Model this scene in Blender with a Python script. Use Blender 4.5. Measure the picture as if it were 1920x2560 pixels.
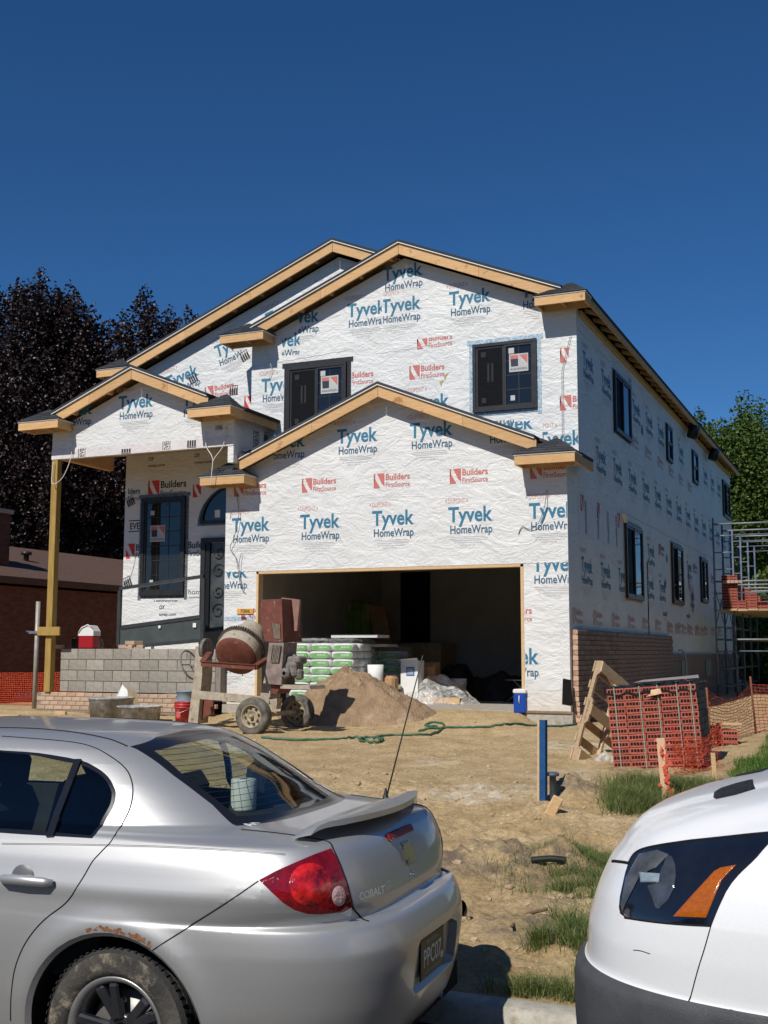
import bpy, bmesh, math, random
import numpy as np
from mathutils import Vector, Matrix
from mathutils.bvhtree import BVHTree
random.seed(7); NR = np.random.RandomState(11)
rad = math.radians
scene = bpy.context.scene
for o in list(bpy.data.objects): bpy.data.objects.remove(o)
COL = scene.collection

# ------------------------------------------------------------------ camera
F_PX = 2889.4; YAW = rad(23.5806); PITCH = rad(6.8544); ROLL = rad(0.112)
CAM = np.array([4.6826, -18.1119, 0.9501])
_cy, _sy, _cp, _sp = math.cos(YAW), math.sin(YAW), math.cos(PITCH), math.sin(PITCH)
FW = np.array([-_sy*_cp, _cy*_cp, _sp]); _r = np.array([_cy, _sy, 0.0]); _u = np.cross(_r, FW)
RT = math.cos(ROLL)*_r + math.sin(ROLL)*_u; UP = -math.sin(ROLL)*_r + math.cos(ROLL)*_u
cd = bpy.data.cameras.new('camera'); cam = bpy.data.objects.new('camera', cd); COL.objects.link(cam)
cd.sensor_fit = 'VERTICAL'; cd.sensor_height = 24.0; cd.sensor_width = 18.0
cd.lens = 24.0*F_PX/2560.0; cd.clip_start = 0.05; cd.clip_end = 3000
cam.matrix_world = Matrix(((RT[0], UP[0], -FW[0], CAM[0]), (RT[1], UP[1], -FW[1], CAM[1]), (RT[2], UP[2], -FW[2], CAM[2]), (0, 0, 0, 1)))
scene.camera = cam
scene.render.resolution_x = 768; scene.render.resolution_y = 1024

# ------------------------------------------------------------------ light
SUN_DIR = Vector((0.13, 1.0, -1.0)).normalized()          # the way the light travels
SUN_EL = math.asin(-SUN_DIR.z)
w = bpy.data.worlds.new('World'); scene.world = w; w.use_nodes = True
nt = w.node_tree; bg = nt.nodes['Background']
sky = nt.nodes.new('ShaderNodeTexSky'); sky.sky_type = 'NISHITA'; sky.sun_disc = False
sky.sun_elevation = SUN_EL; sky.sun_rotation = math.atan2(-SUN_DIR.x, -SUN_DIR.y)
sky.altitude = 2500; sky.air_density = 1.0; sky.dust_density = 0.0; sky.ozone_density = 8.0
hs = nt.nodes.new('ShaderNodeHueSaturation'); hs.inputs['Saturation'].default_value = 1.14
nt.links.new(sky.outputs[0], hs.inputs['Color']); nt.links.new(hs.outputs[0], bg.inputs[0]); bg.inputs[1].default_value = 0.08
sd = bpy.data.lights.new('sun', 'SUN'); so = bpy.data.objects.new('sun', sd); COL.objects.link(so)
sd.energy = 4.3; sd.angle = rad(0.53); sd.color = (1.0, 0.96, 0.90)
so.rotation_euler = SUN_DIR.to_track_quat('-Z', 'Y').to_euler(); so.location = (-3, -30, 30)
vs = scene.view_settings; vs.view_transform = 'Standard'; vs.look = 'None'; vs.exposure = 0.0; vs.gamma = 1.0; vs.use_curve_mapping = False

# ------------------------------------------------------------------ pixel -> place
def ray(px, py):
    d = FW + RT*(px-960)/F_PX - UP*(py-1280)/F_PX
    return d
def bp(px, py, X=None, Y=None, Z=None):
    d = ray(px, py)
    t = (X-CAM[0])/d[0] if X is not None else (Y-CAM[1])/d[1] if Y is not None else (Z-CAM[2])/d[2]
    return Vector(CAM + t*d)
def proj_np(P):
    d = P-CAM; z = d@FW
    return np.stack([960+F_PX*(d@RT)/z, 1280-F_PX*(d@UP)/z], -1)

# ------------------------------------------------------------------ noise
def _hash(ix, iy, s):
    n = (ix*374761393 + iy*668265263 + s*1442695041) & 0xffffffff
    n = ((n ^ (n >> 13))*1274126177) & 0xffffffff
    return ((n ^ (n >> 16)) & 0xffff)/65535.0
def vnoise(x, y, s=0):
    x = np.asarray(x, float); y = np.asarray(y, float)
    ix = np.floor(x).astype(np.int64); iy = np.floor(y).astype(np.int64); fx = x-ix; fy = y-iy
    fx = fx*fx*(3-2*fx); fy = fy*fy*(3-2*fy)
    a = _hash(ix, iy, s); b = _hash(ix+1, iy, s); c = _hash(ix, iy+1, s); d = _hash(ix+1, iy+1, s)
    return (a*(1-fx)+b*fx)*(1-fy)+(c*(1-fx)+d*fx)*fy
def fbm(x, y, o=4, s=0):
    r = 0; a = .5; 
    for i in range(o): r = r+a*(vnoise(x, y, s+i*17)-.5); x = np.asarray(x)*2.03+3.1; y = np.asarray(y)*2.03-1.7; a *= .5
    return r
def sstep(a, b, x): 
    t = np.clip((np.asarray(x, float)-a)/(b-a), 0, 1); return t*t*(3-2*t)

# ------------------------------------------------------------------ materials
MATS = {}
def N(nt, typ, **kw):
    n = nt.nodes.new(typ)
    for k, v in kw.items(): setattr(n, k, v)
    return n
def pm(name, c1, c2=None, scale=8.0, rough=0.7, bump=0.0, bscale=40.0, metal=0.0, spec=0.35, rnd=0.0, stretch=None, detail=5.0, c3=None, c3amt=.35, c3scale=2.0, trans=0.0, coat=0.0, alpha=None, bdist=.01, rough2=None, emit=None):
    m = bpy.data.materials.new(name); m.use_nodes = True; nt = m.node_tree; L = nt.links.new
    b = nt.nodes['Principled BSDF']; b.inputs['Roughness'].default_value = rough; b.inputs['Metallic'].default_value = metal
    b.inputs['Specular IOR Level'].default_value = spec; b.inputs['Transmission Weight'].default_value = trans; b.inputs['Coat Weight'].default_value = coat
    b.inputs['Coat Roughness'].default_value = .04
    if alpha is not None: b.inputs['Alpha'].default_value = alpha
    tc = N(nt, 'ShaderNodeTexCoord'); mp = N(nt, 'ShaderNodeMapping'); L(tc.outputs['Object'], mp.inputs[0])
    if stretch: mp.inputs['Scale'].default_value = stretch
    col = None
    if c2 is not None:
        n = N(nt, 'ShaderNodeTexNoise'); n.inputs['Scale'].default_value = scale; n.inputs['Detail'].default_value = detail; n.inputs['Roughness'].default_value = .62; L(mp.outputs[0], n.inputs['Vector'])
        r = N(nt, 'ShaderNodeValToRGB'); r.color_ramp.elements[0].position = .34; r.color_ramp.elements[1].position = .66
        r.color_ramp.elements[0].color = (*c1, 1); r.color_ramp.elements[1].color = (*c2, 1); L(n.outputs[0], r.inputs[0]); col = r.outputs[0]
        if rough2 is not None:
            mr = N(nt, 'ShaderNodeMapRange'); mr.inputs[1].default_value = .35; mr.inputs[2].default_value = .65; mr.inputs[3].default_value = rough; mr.inputs[4].default_value = rough2; L(n.outputs[0], mr.inputs[0]); L(mr.outputs[0], b.inputs['Roughness'])
    if c3 is not None:
        n3 = N(nt, 'ShaderNodeTexNoise'); n3.inputs['Scale'].default_value = c3scale; n3.inputs['Detail'].default_value = 7; n3.inputs['Roughness'].default_value = .7; L(tc.outputs['Object'], n3.inputs['Vector'])
        r3 = N(nt, 'ShaderNodeValToRGB'); r3.color_ramp.elements[0].position = .62-c3amt*.5; r3.color_ramp.elements[1].position = .70-c3amt*.4; L(n3.outputs[0], r3.inputs[0])
        mx = N(nt, 'ShaderNodeMix', data_type='RGBA'); L(r3.outputs[0], mx.inputs[0])
        if col is not None: L(col, mx.inputs[6])
        else: mx.inputs[6].default_value = (*c1, 1)
        mx.inputs[7].default_value = (*c3, 1); col = mx.outputs[2]
    if rnd:
        oi = N(nt, 'ShaderNodeObjectInfo'); hv = N(nt, 'ShaderNodeHueSaturation'); mr = N(nt, 'ShaderNodeMapRange'); mr.inputs[3].default_value = 1-rnd; mr.inputs[4].default_value = 1+rnd
        L(oi.outputs['Random'], mr.inputs[0]); L(mr.outputs[0], hv.inputs['Value'])
        if col is not None: L(col, hv.inputs['Color'])
        else: hv.inputs['Color'].default_value = (*c1, 1)
        col = hv.outputs[0]
    if col is not None: L(col, b.inputs['Base Color'])
    else: b.inputs['Base Color'].default_value = (*c1, 1)
    if bump:
        n2 = N(nt, 'ShaderNodeTexNoise'); n2.inputs['Scale'].default_value = bscale; n2.inputs['Detail'].default_value = 6; L(mp.outputs[0], n2.inputs['Vector'])
        bn = N(nt, 'ShaderNodeBump'); bn.inputs['Strength'].default_value = bump; bn.inputs['Distance'].default_value = bdist; L(n2.outputs[0], bn.inputs['Height']); L(bn.outputs[0], b.inputs['Normal'])
    if emit: b.inputs['Emission Color'].default_value = (*emit, 1); b.inputs['Emission Strength'].default_value = 1
    MATS[name] = m; return m

def wrap_material():
    m = bpy.data.materials.new('house_wrap'); m.use_nodes = True; nt = m.node_tree; L = nt.links.new; b = nt.nodes['Principled BSDF']
    b.inputs['Roughness'].default_value = .52; b.inputs['Specular IOR Level'].default_value = .35
    tc = N(nt, 'ShaderNodeTexCoord')
    def noise(sc, det, dist, mscale, rough=.55):
        mp = N(nt, 'ShaderNodeMapping'); mp.inputs['Scale'].default_value = mscale; L(tc.outputs['Object'], mp.inputs[0])
        n = N(nt, 'ShaderNodeTexNoise'); n.inputs['Scale'].default_value = sc; n.inputs['Detail'].default_value = det; n.inputs['Distortion'].default_value = dist; n.inputs['Roughness'].default_value = rough
        L(mp.outputs[0], n.inputs['Vector']); return n.outputs[0]
    def math_(op, a, bb):
        n = N(nt, 'ShaderNodeMath', operation=op)
        for i, v in enumerate((a, bb)):
            if isinstance(v, (int, float)): n.inputs[i].default_value = v
            else: L(v, n.inputs[i])
        return n.outputs[0]
    big = noise(2.2, 3, 1.2, (1, 1, 1.6))
    crease = noise(2.6, 3, 2.6, (.8, .8, 1.5), .45)
    cr = math_('ABSOLUTE', math_('SUBTRACT', crease, .5), 0)
    cr = math_('POWER', math_('MULTIPLY', cr, 5.0), .6)
    fine = noise(19, 5, .8, (1, 1, 1.2))
    hor = noise(3.0, 4, .6, (.55, .55, 5.0))
    h = math_('ADD', math_('MULTIPLY', big, 2.0), math_('ADD', math_('MULTIPLY', cr, .34), math_('ADD', math_('MULTIPLY', fine, .05), math_('MULTIPLY', hor, .22))))
    bn = N(nt, 'ShaderNodeBump'); bn.inputs['Strength'].default_value = .36; bn.inputs['Distance'].default_value = .05; L(h, bn.inputs['Height']); L(bn.outputs[0], b.inputs['Normal'])
    r = N(nt, 'ShaderNodeValToRGB'); r.color_ramp.elements[0].position = .3; r.color_ramp.elements[1].position = .7
    r.color_ramp.elements[0].color = (.65, .65, .63, 1); r.color_ramp.elements[1].color = (.73, .73, .71, 1)
    L(noise(1.1, 5, 0, (1, 1, 1)), r.inputs[0]); 
    sp = N(nt, 'ShaderNodeSeparateXYZ'); L(tc.outputs['Object'], sp.inputs[0])     # mud splashed up from the ground
    mr = N(nt, 'ShaderNodeMapRange'); mr.inputs[1].default_value = .05; mr.inputs[2].default_value = .42; mr.inputs[3].default_value = .5; mr.inputs[4].default_value = 0; L(sp.outputs[2], mr.inputs[0])
    mx = N(nt, 'ShaderNodeMix', data_type='RGBA'); L(math_('MULTIPLY', mr.outputs[0], math_('ADD', noise(6, 5, 0, (1, 1, 1)), .2)), mx.inputs[0]); L(r.outputs[0], mx.inputs[6]); mx.inputs[7].default_value = (.55, .43, .27, 1)
    L(mx.outputs[2], b.inputs['Base Color'])
    return m
WRAP = wrap_material()
def glass_material(name, tint, see, rough=.02):
    m = bpy.data.materials.new(name); m.use_nodes = True; nt = m.node_tree; L = nt.links.new
    nt.nodes.remove(nt.nodes['Principled BSDF']); out = nt.nodes['Material Output']
    t = N(nt, 'ShaderNodeBsdfTransparent'); t.inputs[0].default_value = (*tint, 1)
    d = N(nt, 'ShaderNodeBsdfDiffuse'); d.inputs[0].default_value = (.02, .022, .025, 1)
    g = N(nt, 'ShaderNodeBsdfGlossy'); g.inputs['Roughness'].default_value = rough
    a = N(nt, 'ShaderNodeMixShader'); a.inputs[0].default_value = see; L(d.outputs[0], a.inputs[1]); L(t.outputs[0], a.inputs[2])
    lw = N(nt, 'ShaderNodeLayerWeight'); lw.inputs[0].default_value = .5; pw = N(nt, 'ShaderNodeMath', operation='POWER'); L(lw.outputs['Facing'], pw.inputs[0]); pw.inputs[1].default_value = 5.0
    fr = N(nt, 'ShaderNodeMath', operation='MULTIPLY_ADD'); L(pw.outputs[0], fr.inputs[0]); fr.inputs[1].default_value = .92; fr.inputs[2].default_value = .07
    tcw = N(nt, 'ShaderNodeTexCoord'); nw = N(nt, 'ShaderNodeTexNoise'); nw.inputs['Scale'].default_value = 1.6; nw.inputs['Detail'].default_value = 1; L(tcw.outputs['Object'], nw.inputs['Vector'])
    bw = N(nt, 'ShaderNodeBump'); bw.inputs['Strength'].default_value = .12; bw.inputs['Distance'].default_value = .05; L(nw.outputs[0], bw.inputs['Height']); L(bw.outputs[0], g.inputs['Normal'])
    b = N(nt, 'ShaderNodeMixShader'); L(fr.outputs[0], b.inputs[0]); L(a.outputs[0], b.inputs[1]); L(g.outputs[0], b.inputs[2]); L(b.outputs[0], out.inputs[0])
    return m

M_FASCIA = pm('fascia_pine', (.54, .31, .13), (.66, .42, .205), 5, .65, .25, 60, stretch=(1, 1, 14), rnd=.10, c3=(.36, .17, .06), c3amt=.07, c3scale=4.5)
M_WOOD = pm('lumber', (.55, .36, .18), (.66, .46, .25), 6, .7, .25, 60, stretch=(2, 2, 9), rnd=.12)
M_TREATED = pm('treated_lumber', (.30, .19, .045), (.42, .28, .08), 5, .7, .3, 50, stretch=(5, 5, .6), rnd=.05)
M_OSB = pm('sheathing', (.42, .27, .13), (.55, .38, .2), 14, .8, .2, 60)
M_SHINGLE = pm('asphalt_shingle', (.028, .03, .033), (.055, .057, .06), 60, .9, .6, 300, rnd=.35)
M_DRIP = pm('drip_edge_white', (.75, .75, .73), None, rough=.5)
M_BLACK = pm('black_metal', (.018, .018, .02), (.03, .03, .03), 10, .42, spec=.4)
M_TAPE = pm('flashing_tape', (.025, .027, .03), (.22, .24, .26), 30, .3, .7, 25, stretch=(1, 1, 1), spec=.6)
M_TAPEB = pm('flashing_tape_blue', (.16, .30, .42), (.62, .68, .72), 24, .3, .8, 22, spec=.6)
M_PANE = glass_material('window_glass', (.22, .25, .27), .45)
M_DRYWALL = pm('drywall', (.36, .34, .31), (.42, .40, .36), 2, .9)
M_BLUE = pm('print_blue', (.028, .15, .25), (.05, .21, .32), 30, .6)
M_NAVY = pm('print_navy', (.03, .10, .17), (.05, .14, .22), 30, .6)
M_RED = pm('print_red_faded', (.50, .13, .11), (.60, .20, .17), 25, .6)
M_REDS = pm('print_red', (.60, .03, .03), (.66, .05, .05), 25, .6)
M_DUP = pm('print_pink_grey', (.58, .32, .29), (.64, .42, .39), 30, .6)
M_GREY = pm('print_grey', (.42, .43, .44), (.54, .55, .55), 40, .6)
M_INK = pm('print_black', (.02, .02, .022), (.05, .05, .05), 30, .6)
M_WHITE = pm('white_paper', (.74, .74, .70), (.80, .80, .77), 8, .7)
M_CONC = pm('concrete', (.34, .31, .26), (.46, .43, .37), 7, .9, .5, 60, c3=(.24, .21, .17), c3amt=.1)
M_STEEL = pm('galvanised', (.42, .43, .44), (.55, .56, .57), 9, .38, .1, 40, metal=.85)
M_RUBBER = pm('black_rubber', (.018, .018, .018), (.035, .034, .032), 20, .75, .2, 80)

# ------------------------------------------------------------------ mesh builder
class MB:
    def __init__(s): s.v = []; s.f = []; s.m = []; s.sm = []
    def add(s, vs, fs, mi=0, smooth=False):
        o = len(s.v); s.v += [tuple(p) for p in vs]
        for f in fs: s.f.append(tuple(i+o for i in f)); s.m.append(mi); s.sm.append(smooth)
        return s
    def box(s, c, d, rot=None, mi=0, bev=0):
        x, y, z = d[0]/2, d[1]/2, d[2]/2
        if bev:
            b = min(bev, x*.9, y*.9, z*.9); P = []
            for sx in (-1, 1):
                for sy in (-1, 1):
                    for sz in (-1, 1): P += [(sx*x, sy*(y-b), sz*(z-b)), (sx*(x-b), sy*y, sz*(z-b)), (sx*(x-b), sy*(y-b), sz*z)]
            bm = bmesh.new(); [bm.verts.new(p) for p in P]; r = bmesh.ops.convex_hull(bm, input=bm.verts); bm.verts.index_update()
            vs = [v.co.copy() for v in bm.verts]; fs = [[v.index for v in f.verts] for f in bm.faces]; bm.free()
        else:
            vs = [Vector((a, b_, c_)) for a in (-x, x) for b_ in (-y, y) for c_ in (-z, z)]
            fs = [(0, 1, 3, 2), (4, 6, 7, 5), (0, 4, 5, 1), (2, 3, 7, 6), (0, 2, 6, 4), (1, 5, 7, 3)]
        R_ = rot if rot is not None else Matrix.Identity(3); c = Vector(c)
        return s.add([R_ @ Vector(p)+c for p in vs], fs, mi)
    def prism(s, pts, axis, a, b, mi=0):
        # pts 2-D polygon; axis 'x','y','z' extrusion from a to b
        n = len(pts)
        def P(p, t): return (t, p[0], p[1]) if axis == 'x' else (p[0], t, p[1]) if axis == 'y' else (p[0], p[1], t)
        vs = [P(p, a) for p in pts]+[P(p, b) for p in pts]
        fs = [tuple(range(n)), tuple(range(2*n-1, n-1, -1))]+[(i, i+n, (i+1) % n+n, (i+1) % n) for i in range(n)]
        return s.add(vs, fs, mi)
    def beam(s, A, B, wd, ht, up=(0, 0, 1), mi=0, bev=0):
        A = Vector(A); B = Vector(B); d = B-A; L_ = d.length; x = d.normalized(); u = Vector(up); y = u.cross(x)
        if y.length < 1e-4: y = Vector((0, 1, 0)).cross(x)
        y.normalize(); z = x.cross(y); R_ = Matrix((x, y, z)).transposed()
        return s.box((A+B)/2, (L_, wd, ht), R_, mi, bev)
    def tube(s, path, r, n=8, mi=0, cap=True, radii=None):
        path = [Vector(p) for p in path]; vs = []; fs = []; m = len(path); up = None
        for i, p in enumerate(path):
            t = (path[min(i+1, m-1)]-path[max(i-1, 0)]).normalized()
            if up is None: up = Vector((0, 0, 1)) if abs(t.z) < .9 else Vector((1, 0, 0))
            a = t.cross(up).normalized(); up = a.cross(t).normalized()
            rr = radii[i] if radii else r
            for k in range(n):
                an = 2*math.pi*k/n; vs.append(p+a*(math.cos(an)*rr)+up*(math.sin(an)*rr))
        for i in range(m-1):
            for k in range(n): fs.append((i*n+k, i*n+(k+1) % n, (i+1)*n+(k+1) % n, (i+1)*n+k))
        if cap: fs += [tuple(range(n-1, -1, -1)), tuple((m-1)*n+k for k in range(n))]
        return s.add(vs, fs, mi, True)
    def lathe(s, prof, n=32, mat=None, mi=0, smooth=True, cap0=False, cap1=False, arc=None):
        # prof [(r,h)] revolved about local z
        M_ = mat or Matrix.Identity(4); vs = []; fs = []; m = len(prof)
        for r, h in prof:
            for k in range(n):
                a = 2*math.pi*k/n; vs.append(M_ @ Vector((r*math.cos(a), r*math.sin(a), h)))
        for i in range(m-1):
            for k in range(n): fs.append((i*n+k, i*n+(k+1) % n, (i+1)*n+(k+1) % n, (i+1)*n+k))
        if cap0: fs.append(tuple(range(n-1, -1, -1)))
        if cap1: fs.append(tuple((m-1)*n+k for k in range(n)))
        return s.add(vs, fs, mi, smooth)
    def data(s, name, mats, recalc=True):
        me = bpy.data.meshes.new(name); me.from_pydata(s.v, [], s.f)
        for m in (mats if isinstance(mats, (list, tuple)) else [mats]): me.materials.append(m)
        me.polygons.foreach_set('material_index', s.m); me.polygons.foreach_set('use_smooth', s.sm)
        if recalc:
            bm = bmesh.new(); bm.from_mesh(me); bmesh.ops.recalc_face_normals(bm, faces=bm.faces); bm.to_mesh(me); bm.free()
        me.update(); return me
    def build(s, name, mats, parent=None, recalc=True, smooth_angle=None):
        me = s.data(name, mats, recalc)
        if smooth_angle is not None:
            bm = bmesh.new(); bm.from_mesh(me)
            for f in bm.faces: f.smooth = True
            for e in bm.edges: e.smooth = e.calc_face_angle(0) < smooth_angle
            bm.to_mesh(me); bm.free()
        return link(name, me, parent)
def link(name, me, parent=None, loc=None, rot=None):
    o = bpy.data.objects.new(name, me); COL.objects.link(o)
    if parent is not None: o.parent = parent
    if loc is not None: o.location = loc
    if rot is not None: o.rotation_euler = rot
    return o
def empty(name, loc=(0, 0, 0), rz=0):
    o = bpy.data.objects.new(name, None); COL.objects.link(o); o.location = loc; o.rotation_euler = (0, 0, rz); o.empty_display_size = .2
    return o
def tag(o, label=None, cat=None, group=None, kind=None):
    if label: o['label'] = label
    if cat: o['category'] = cat
    if group: o['group'] = group
    if kind: o['kind'] = kind
    return o
def copy_tree(o, parent=None):
    c = o.copy(); COL.objects.link(c); c.parent = parent
    for ch in o.children: copy_tree(ch, c)
    return c
def np_mesh(name, V, Fq, mat, smooth=True):
    V = np.asarray(V, np.float32); Fq = np.asarray(Fq, np.int32); k = Fq.shape[1]
    me = bpy.data.meshes.new(name); me.vertices.add(len(V)); me.vertices.foreach_set('co', V.ravel())
    me.loops.add(Fq.size); me.loops.foreach_set('vertex_index', Fq.ravel()); me.polygons.add(len(Fq))
    me.polygons.foreach_set('loop_start', np.arange(0, Fq.size, k, dtype=np.int32)); me.polygons.foreach_set('loop_total', np.full(len(Fq), k, np.int32))
    me.polygons.foreach_set('use_smooth', np.full(len(Fq), smooth)); me.materials.append(mat); me.update(calc_edges=True); me.validate(); return me
def transform_builder(mb, M_):
    mb.v = [tuple(M_ @ Vector(p)) for p in mb.v]; return mb

# ------------------------------------------------------------------ lettering
_txt = {}
def text_geo(body, size, bold=0.0, align='LEFT', sx=1.0, shear=0.0):
    k = (body, size, bold, align, sx, shear)
    if k in _txt: return _txt[k]
    cu = bpy.data.curves.new('t', 'FONT'); cu.body = body; cu.size = size; cu.align_x = align; cu.offset = bold; cu.shear = shear; cu.resolution_u = 3
    o = bpy.data.objects.new('t', cu); COL.objects.link(o)
    dg = bpy.context.evaluated_depsgraph_get(); me = bpy.data.meshes.new_from_object(o.evaluated_get(dg))
    V = [(v.co.x*sx, v.co.y, 0) for v in me.vertices]; Fc = [tuple(p.vertices) for p in me.polygons]
    bpy.data.objects.remove(o); bpy.data.curves.remove(cu); bpy.data.meshes.remove(me)
    _txt[k] = (V, Fc); return _txt[k]
def text_fit(mb, body, x0, y0, wd, ht, bold=0.0, mi=0, z=0.0, shear=0.0):
    V, Fc = text_geo(body, 1.0, bold, 'LEFT', 1.0, shear)
    xs = [v[0] for v in V]; caps = text_geo('H', 1.0, bold, 'LEFT')[0]; ch = max(v[1] for v in caps); a = min(xs); b = max(xs)
    mb.add([((v[0]-a)/(b-a)*wd+x0, v[1]/ch*ht+y0, z) for v in V], Fc, mi)
    return mb
# ================================================================== ground
STREET = -0.72; KERB = -0.62
def gbase(x, y):
    x = np.asarray(x, float); y = np.asarray(y, float)
    z = np.interp(y, [-60, -25, -24.9, -24.6, -13.0, -12.84, -12.83, -8.2, -5, -2, -.4, 60], [-.5, -.55, -.6, -.95, -.95, -.95, -.63, -.42, -.32, -.245, -.2, -.2])
    ramp = sstep(-1.8, .1, y)*sstep(-6.3, -5.6, x)*sstep(-.45, -.9, x)
    z = z+.19*ramp
    z = z+.07*sstep(2.7, 3.6, x)*sstep(-9.5, -7.5, y)
    return z
LUMPS = []      # (x, y, radius, height)
def gfull(x, y):
    z = gbase(x, y); x = np.asarray(x, float); y = np.asarray(y, float)
    open_ = sstep(-12.83, -12.3, y)*(1-.75*sstep(-.5, .4, y))*(1-.7*sstep(2.9, 3.4, x))
    rough = .5+.9*sstep(-6, -9, y)
    z = z+open_*(fbm(x*.55, y*.55, 3, 3)*.10+fbm(x*2.3, y*2.9, 4, 9)*.085*rough+(np.abs(fbm(x*4.5, y*5.2, 4, 5))-.08)*.10*rough+fbm(x*11, y*12, 3, 56)*.035*rough*(.4+1.6*sstep(.0, .18, fbm(x*.9, y*1.1, 2, 91)))+fbm(x*21, y*21, 2, 55)*.022)
    for (lx, ly, lr, lh) in LUMPS:
        d = np.hypot(x-lx, y-ly)/lr
        z = z+lh*np.exp(-d*d*1.4)*(1+1.5*fbm(x*5, y*5, 4, 21)+.9*fbm(x*14, y*14, 2, 22))
    return z
def gz(x, y): return float(gfull(np.array([x]), np.array([y]))[0])
def gpt(px, py, dz=0.0):
    """place where a photo pixel meets the ground"""
    z = -.4
    for i in range(30):
        P = bp(px, py, Z=z+dz); z = .5*z+.5*float(gbase(np.array([P.x]), np.array([P.y]))[0])
    return Vector((P.x, P.y, gz(P.x, P.y)))
def v3(x, y): return (1120+x*.48222, 1860+y*.48222)
_l = gpt(*v3(640, 300)); LUMPS.append((_l.x+.05, _l.y, .34, .17))
_l = gpt(*v3(440, 360)); LUMPS.append((_l.x, _l.y, .28, .07))
_l = gpt(*v3(400, 640)); LUMPS.append((_l.x, _l.y, .35, .12)); LUMPS.append((_l.x-.35, _l.y-.1, .25, .09)); LUMPS.append((_l.x+.3, _l.y+.05, .2, .09))
_l = gpt(*v3(60, 700)); LUMPS.append((_l.x-.1, _l.y+.1, .35, .10))
_l = gpt(*v3(420, 960)); LUMPS.append((_l.x, _l.y, .22, .07))
_l = gpt(*v3(250, 280)); LUMPS.append((_l.x, _l.y, .6, .06))

gx = np.concatenate([[-400, -200, -110, -70, -50, -38, -30, -24, -20], np.arange(-17, -12, .25), np.arange(-12, -1, .06), np.arange(-1, 4.6, .026), np.arange(4.6, 8, .1), [8.5, 9.5, 11, 14, 18, 24, 32, 45, 70, 120, 220, 400]])
gy = np.concatenate([[-400, -150, -60, -25, -24.9, -24.6, -16, -12.86], np.arange(-12.83, -6.8, .022), np.arange(-6.8, .9, .05), np.arange(.9, 8, .25), [9, 11, 14, 18, 24, 32, 45, 65, 100, 180, 350, 700]])
GX, GY = np.meshgrid(gx, gy); GZ = gfull(GX, GY)
nx, ny = len(gx), len(gy); idx = np.arange(nx*ny).reshape(ny, nx)
Fq = np.stack([idx[:-1, :-1], idx[:-1, 1:], idx[1:, 1:], idx[1:, :-1]], -1).reshape(-1, 4)

def ground_material():
    m = bpy.data.materials.new('bare_soil'); m.use_nodes = True; nt = m.node_tree; L = nt.links.new; b = nt.nodes['Principled BSDF']
    b.inputs['Roughness'].default_value = .95; b.inputs['Specular IOR Level'].default_value = .12
    tc = N(nt, 'ShaderNodeTexCoord')
    def noise(sc, det=6, rough=.65):
        n = N(nt, 'ShaderNodeTexNoise'); n.inputs['Scale'].default_value = sc; n.inputs['Detail'].default_value = det; n.inputs['Roughness'].default_value = rough; L(tc.outputs['Object'], n.inputs['Vector']); return n.outputs[0]
    def ramp(f, p0, c0, p1, c1):
        r = N(nt, 'ShaderNodeValToRGB'); r.color_ramp.elements[0].position = p0; r.color_ramp.elements[1].position = p1; r.color_ramp.elements[0].color = (*c0, 1); r.color_ramp.elements[1].color = (*c1, 1); L(f, r.inputs[0]); return r.outputs[0]
    def mix(f, a, c):
        x = N(nt, 'ShaderNodeMix', data_type='RGBA')
        for i, v in ((0, f), (6, a), (7, c)):
            if isinstance(v, tuple): x.inputs[i].default_value = (*v, 1)
            else: L(v, x.inputs[i])
        return x.outputs[2]
    def attr(n):
        a = N(nt, 'ShaderNodeAttribute'); a.attribute_name = n; return a.outputs['Fac']
    def mul(a, c):
        n = N(nt, 'ShaderNodeMath', operation='MULTIPLY'); L(a, n.inputs[0]); 
        if isinstance(c, float): n.inputs[1].default_value = c
        else: L(c, n.inputs[1])
        return n.outputs[0]
    base = ramp(noise(2.2), .36, (.52, .37, .19), .64, (.70, .54, .315))
    fine = ramp(noise(28, 8, .75), .38, (.55, .52, .48), .66, (1.12, 1.1, 1.08))
    mm = N(nt, 'ShaderNodeMix', data_type='RGBA', blend_type='MULTIPLY'); mm.inputs[0].default_value = .8; L(base, mm.inputs[6]); L(fine, mm.inputs[7]); col = mm.outputs[2]
    peb = N(nt, 'ShaderNodeTexVoronoi'); peb.inputs['Scale'].default_value = 26; L(tc.outputs['Object'], peb.inputs['Vector'])
    pf = ramp(peb.outputs['Distance'], .10, (1, 1, 1), .18, (0, 0, 0)); sel = ramp(noise(9, 3), .56, (0, 0, 0), .64, (1, 1, 1))
    col = mix(mul(mul(pf, sel), .5), col, (.56, .47, .34))
    thr = ramp(noise(5, 8, .75), .42, (0, 0, 0), .58, (1, 1, 1))
    col = mix(mul(attr('damp'), thr), col, (.24, .185, .13))
    col = mix(mul(attr('lime'), thr), col, (.66, .575, .44))
    gcol = ramp(noise(7), .35, (.055, .085, .02), .65, (.10, .13, .035))
    col = mix(attr('lawn'), col, gcol)
    L(col, b.inputs['Base Color'])
    bn = N(nt, 'ShaderNodeBump'); bn.inputs['Strength'].default_value = 1.0; bn.inputs['Distance'].default_value = .03; L(noise(26, 9, .72), bn.inputs['Height'])
    bn2 = N(nt, 'ShaderNodeBump'); bn2.inputs['Strength'].default_value = .6; bn2.inputs['Distance'].default_value = .01; L(noise(110, 5, .7), bn2.inputs['Height']); L(bn.outputs[0], bn2.inputs['Normal']); L(bn2.outputs[0], b.inputs['Normal'])
    return m
gm = np_mesh('ground', np.stack([GX, GY, GZ], -1).reshape(-1, 3), Fq, ground_material())
fx, fy = GX.ravel(), GY.ravel()
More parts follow.
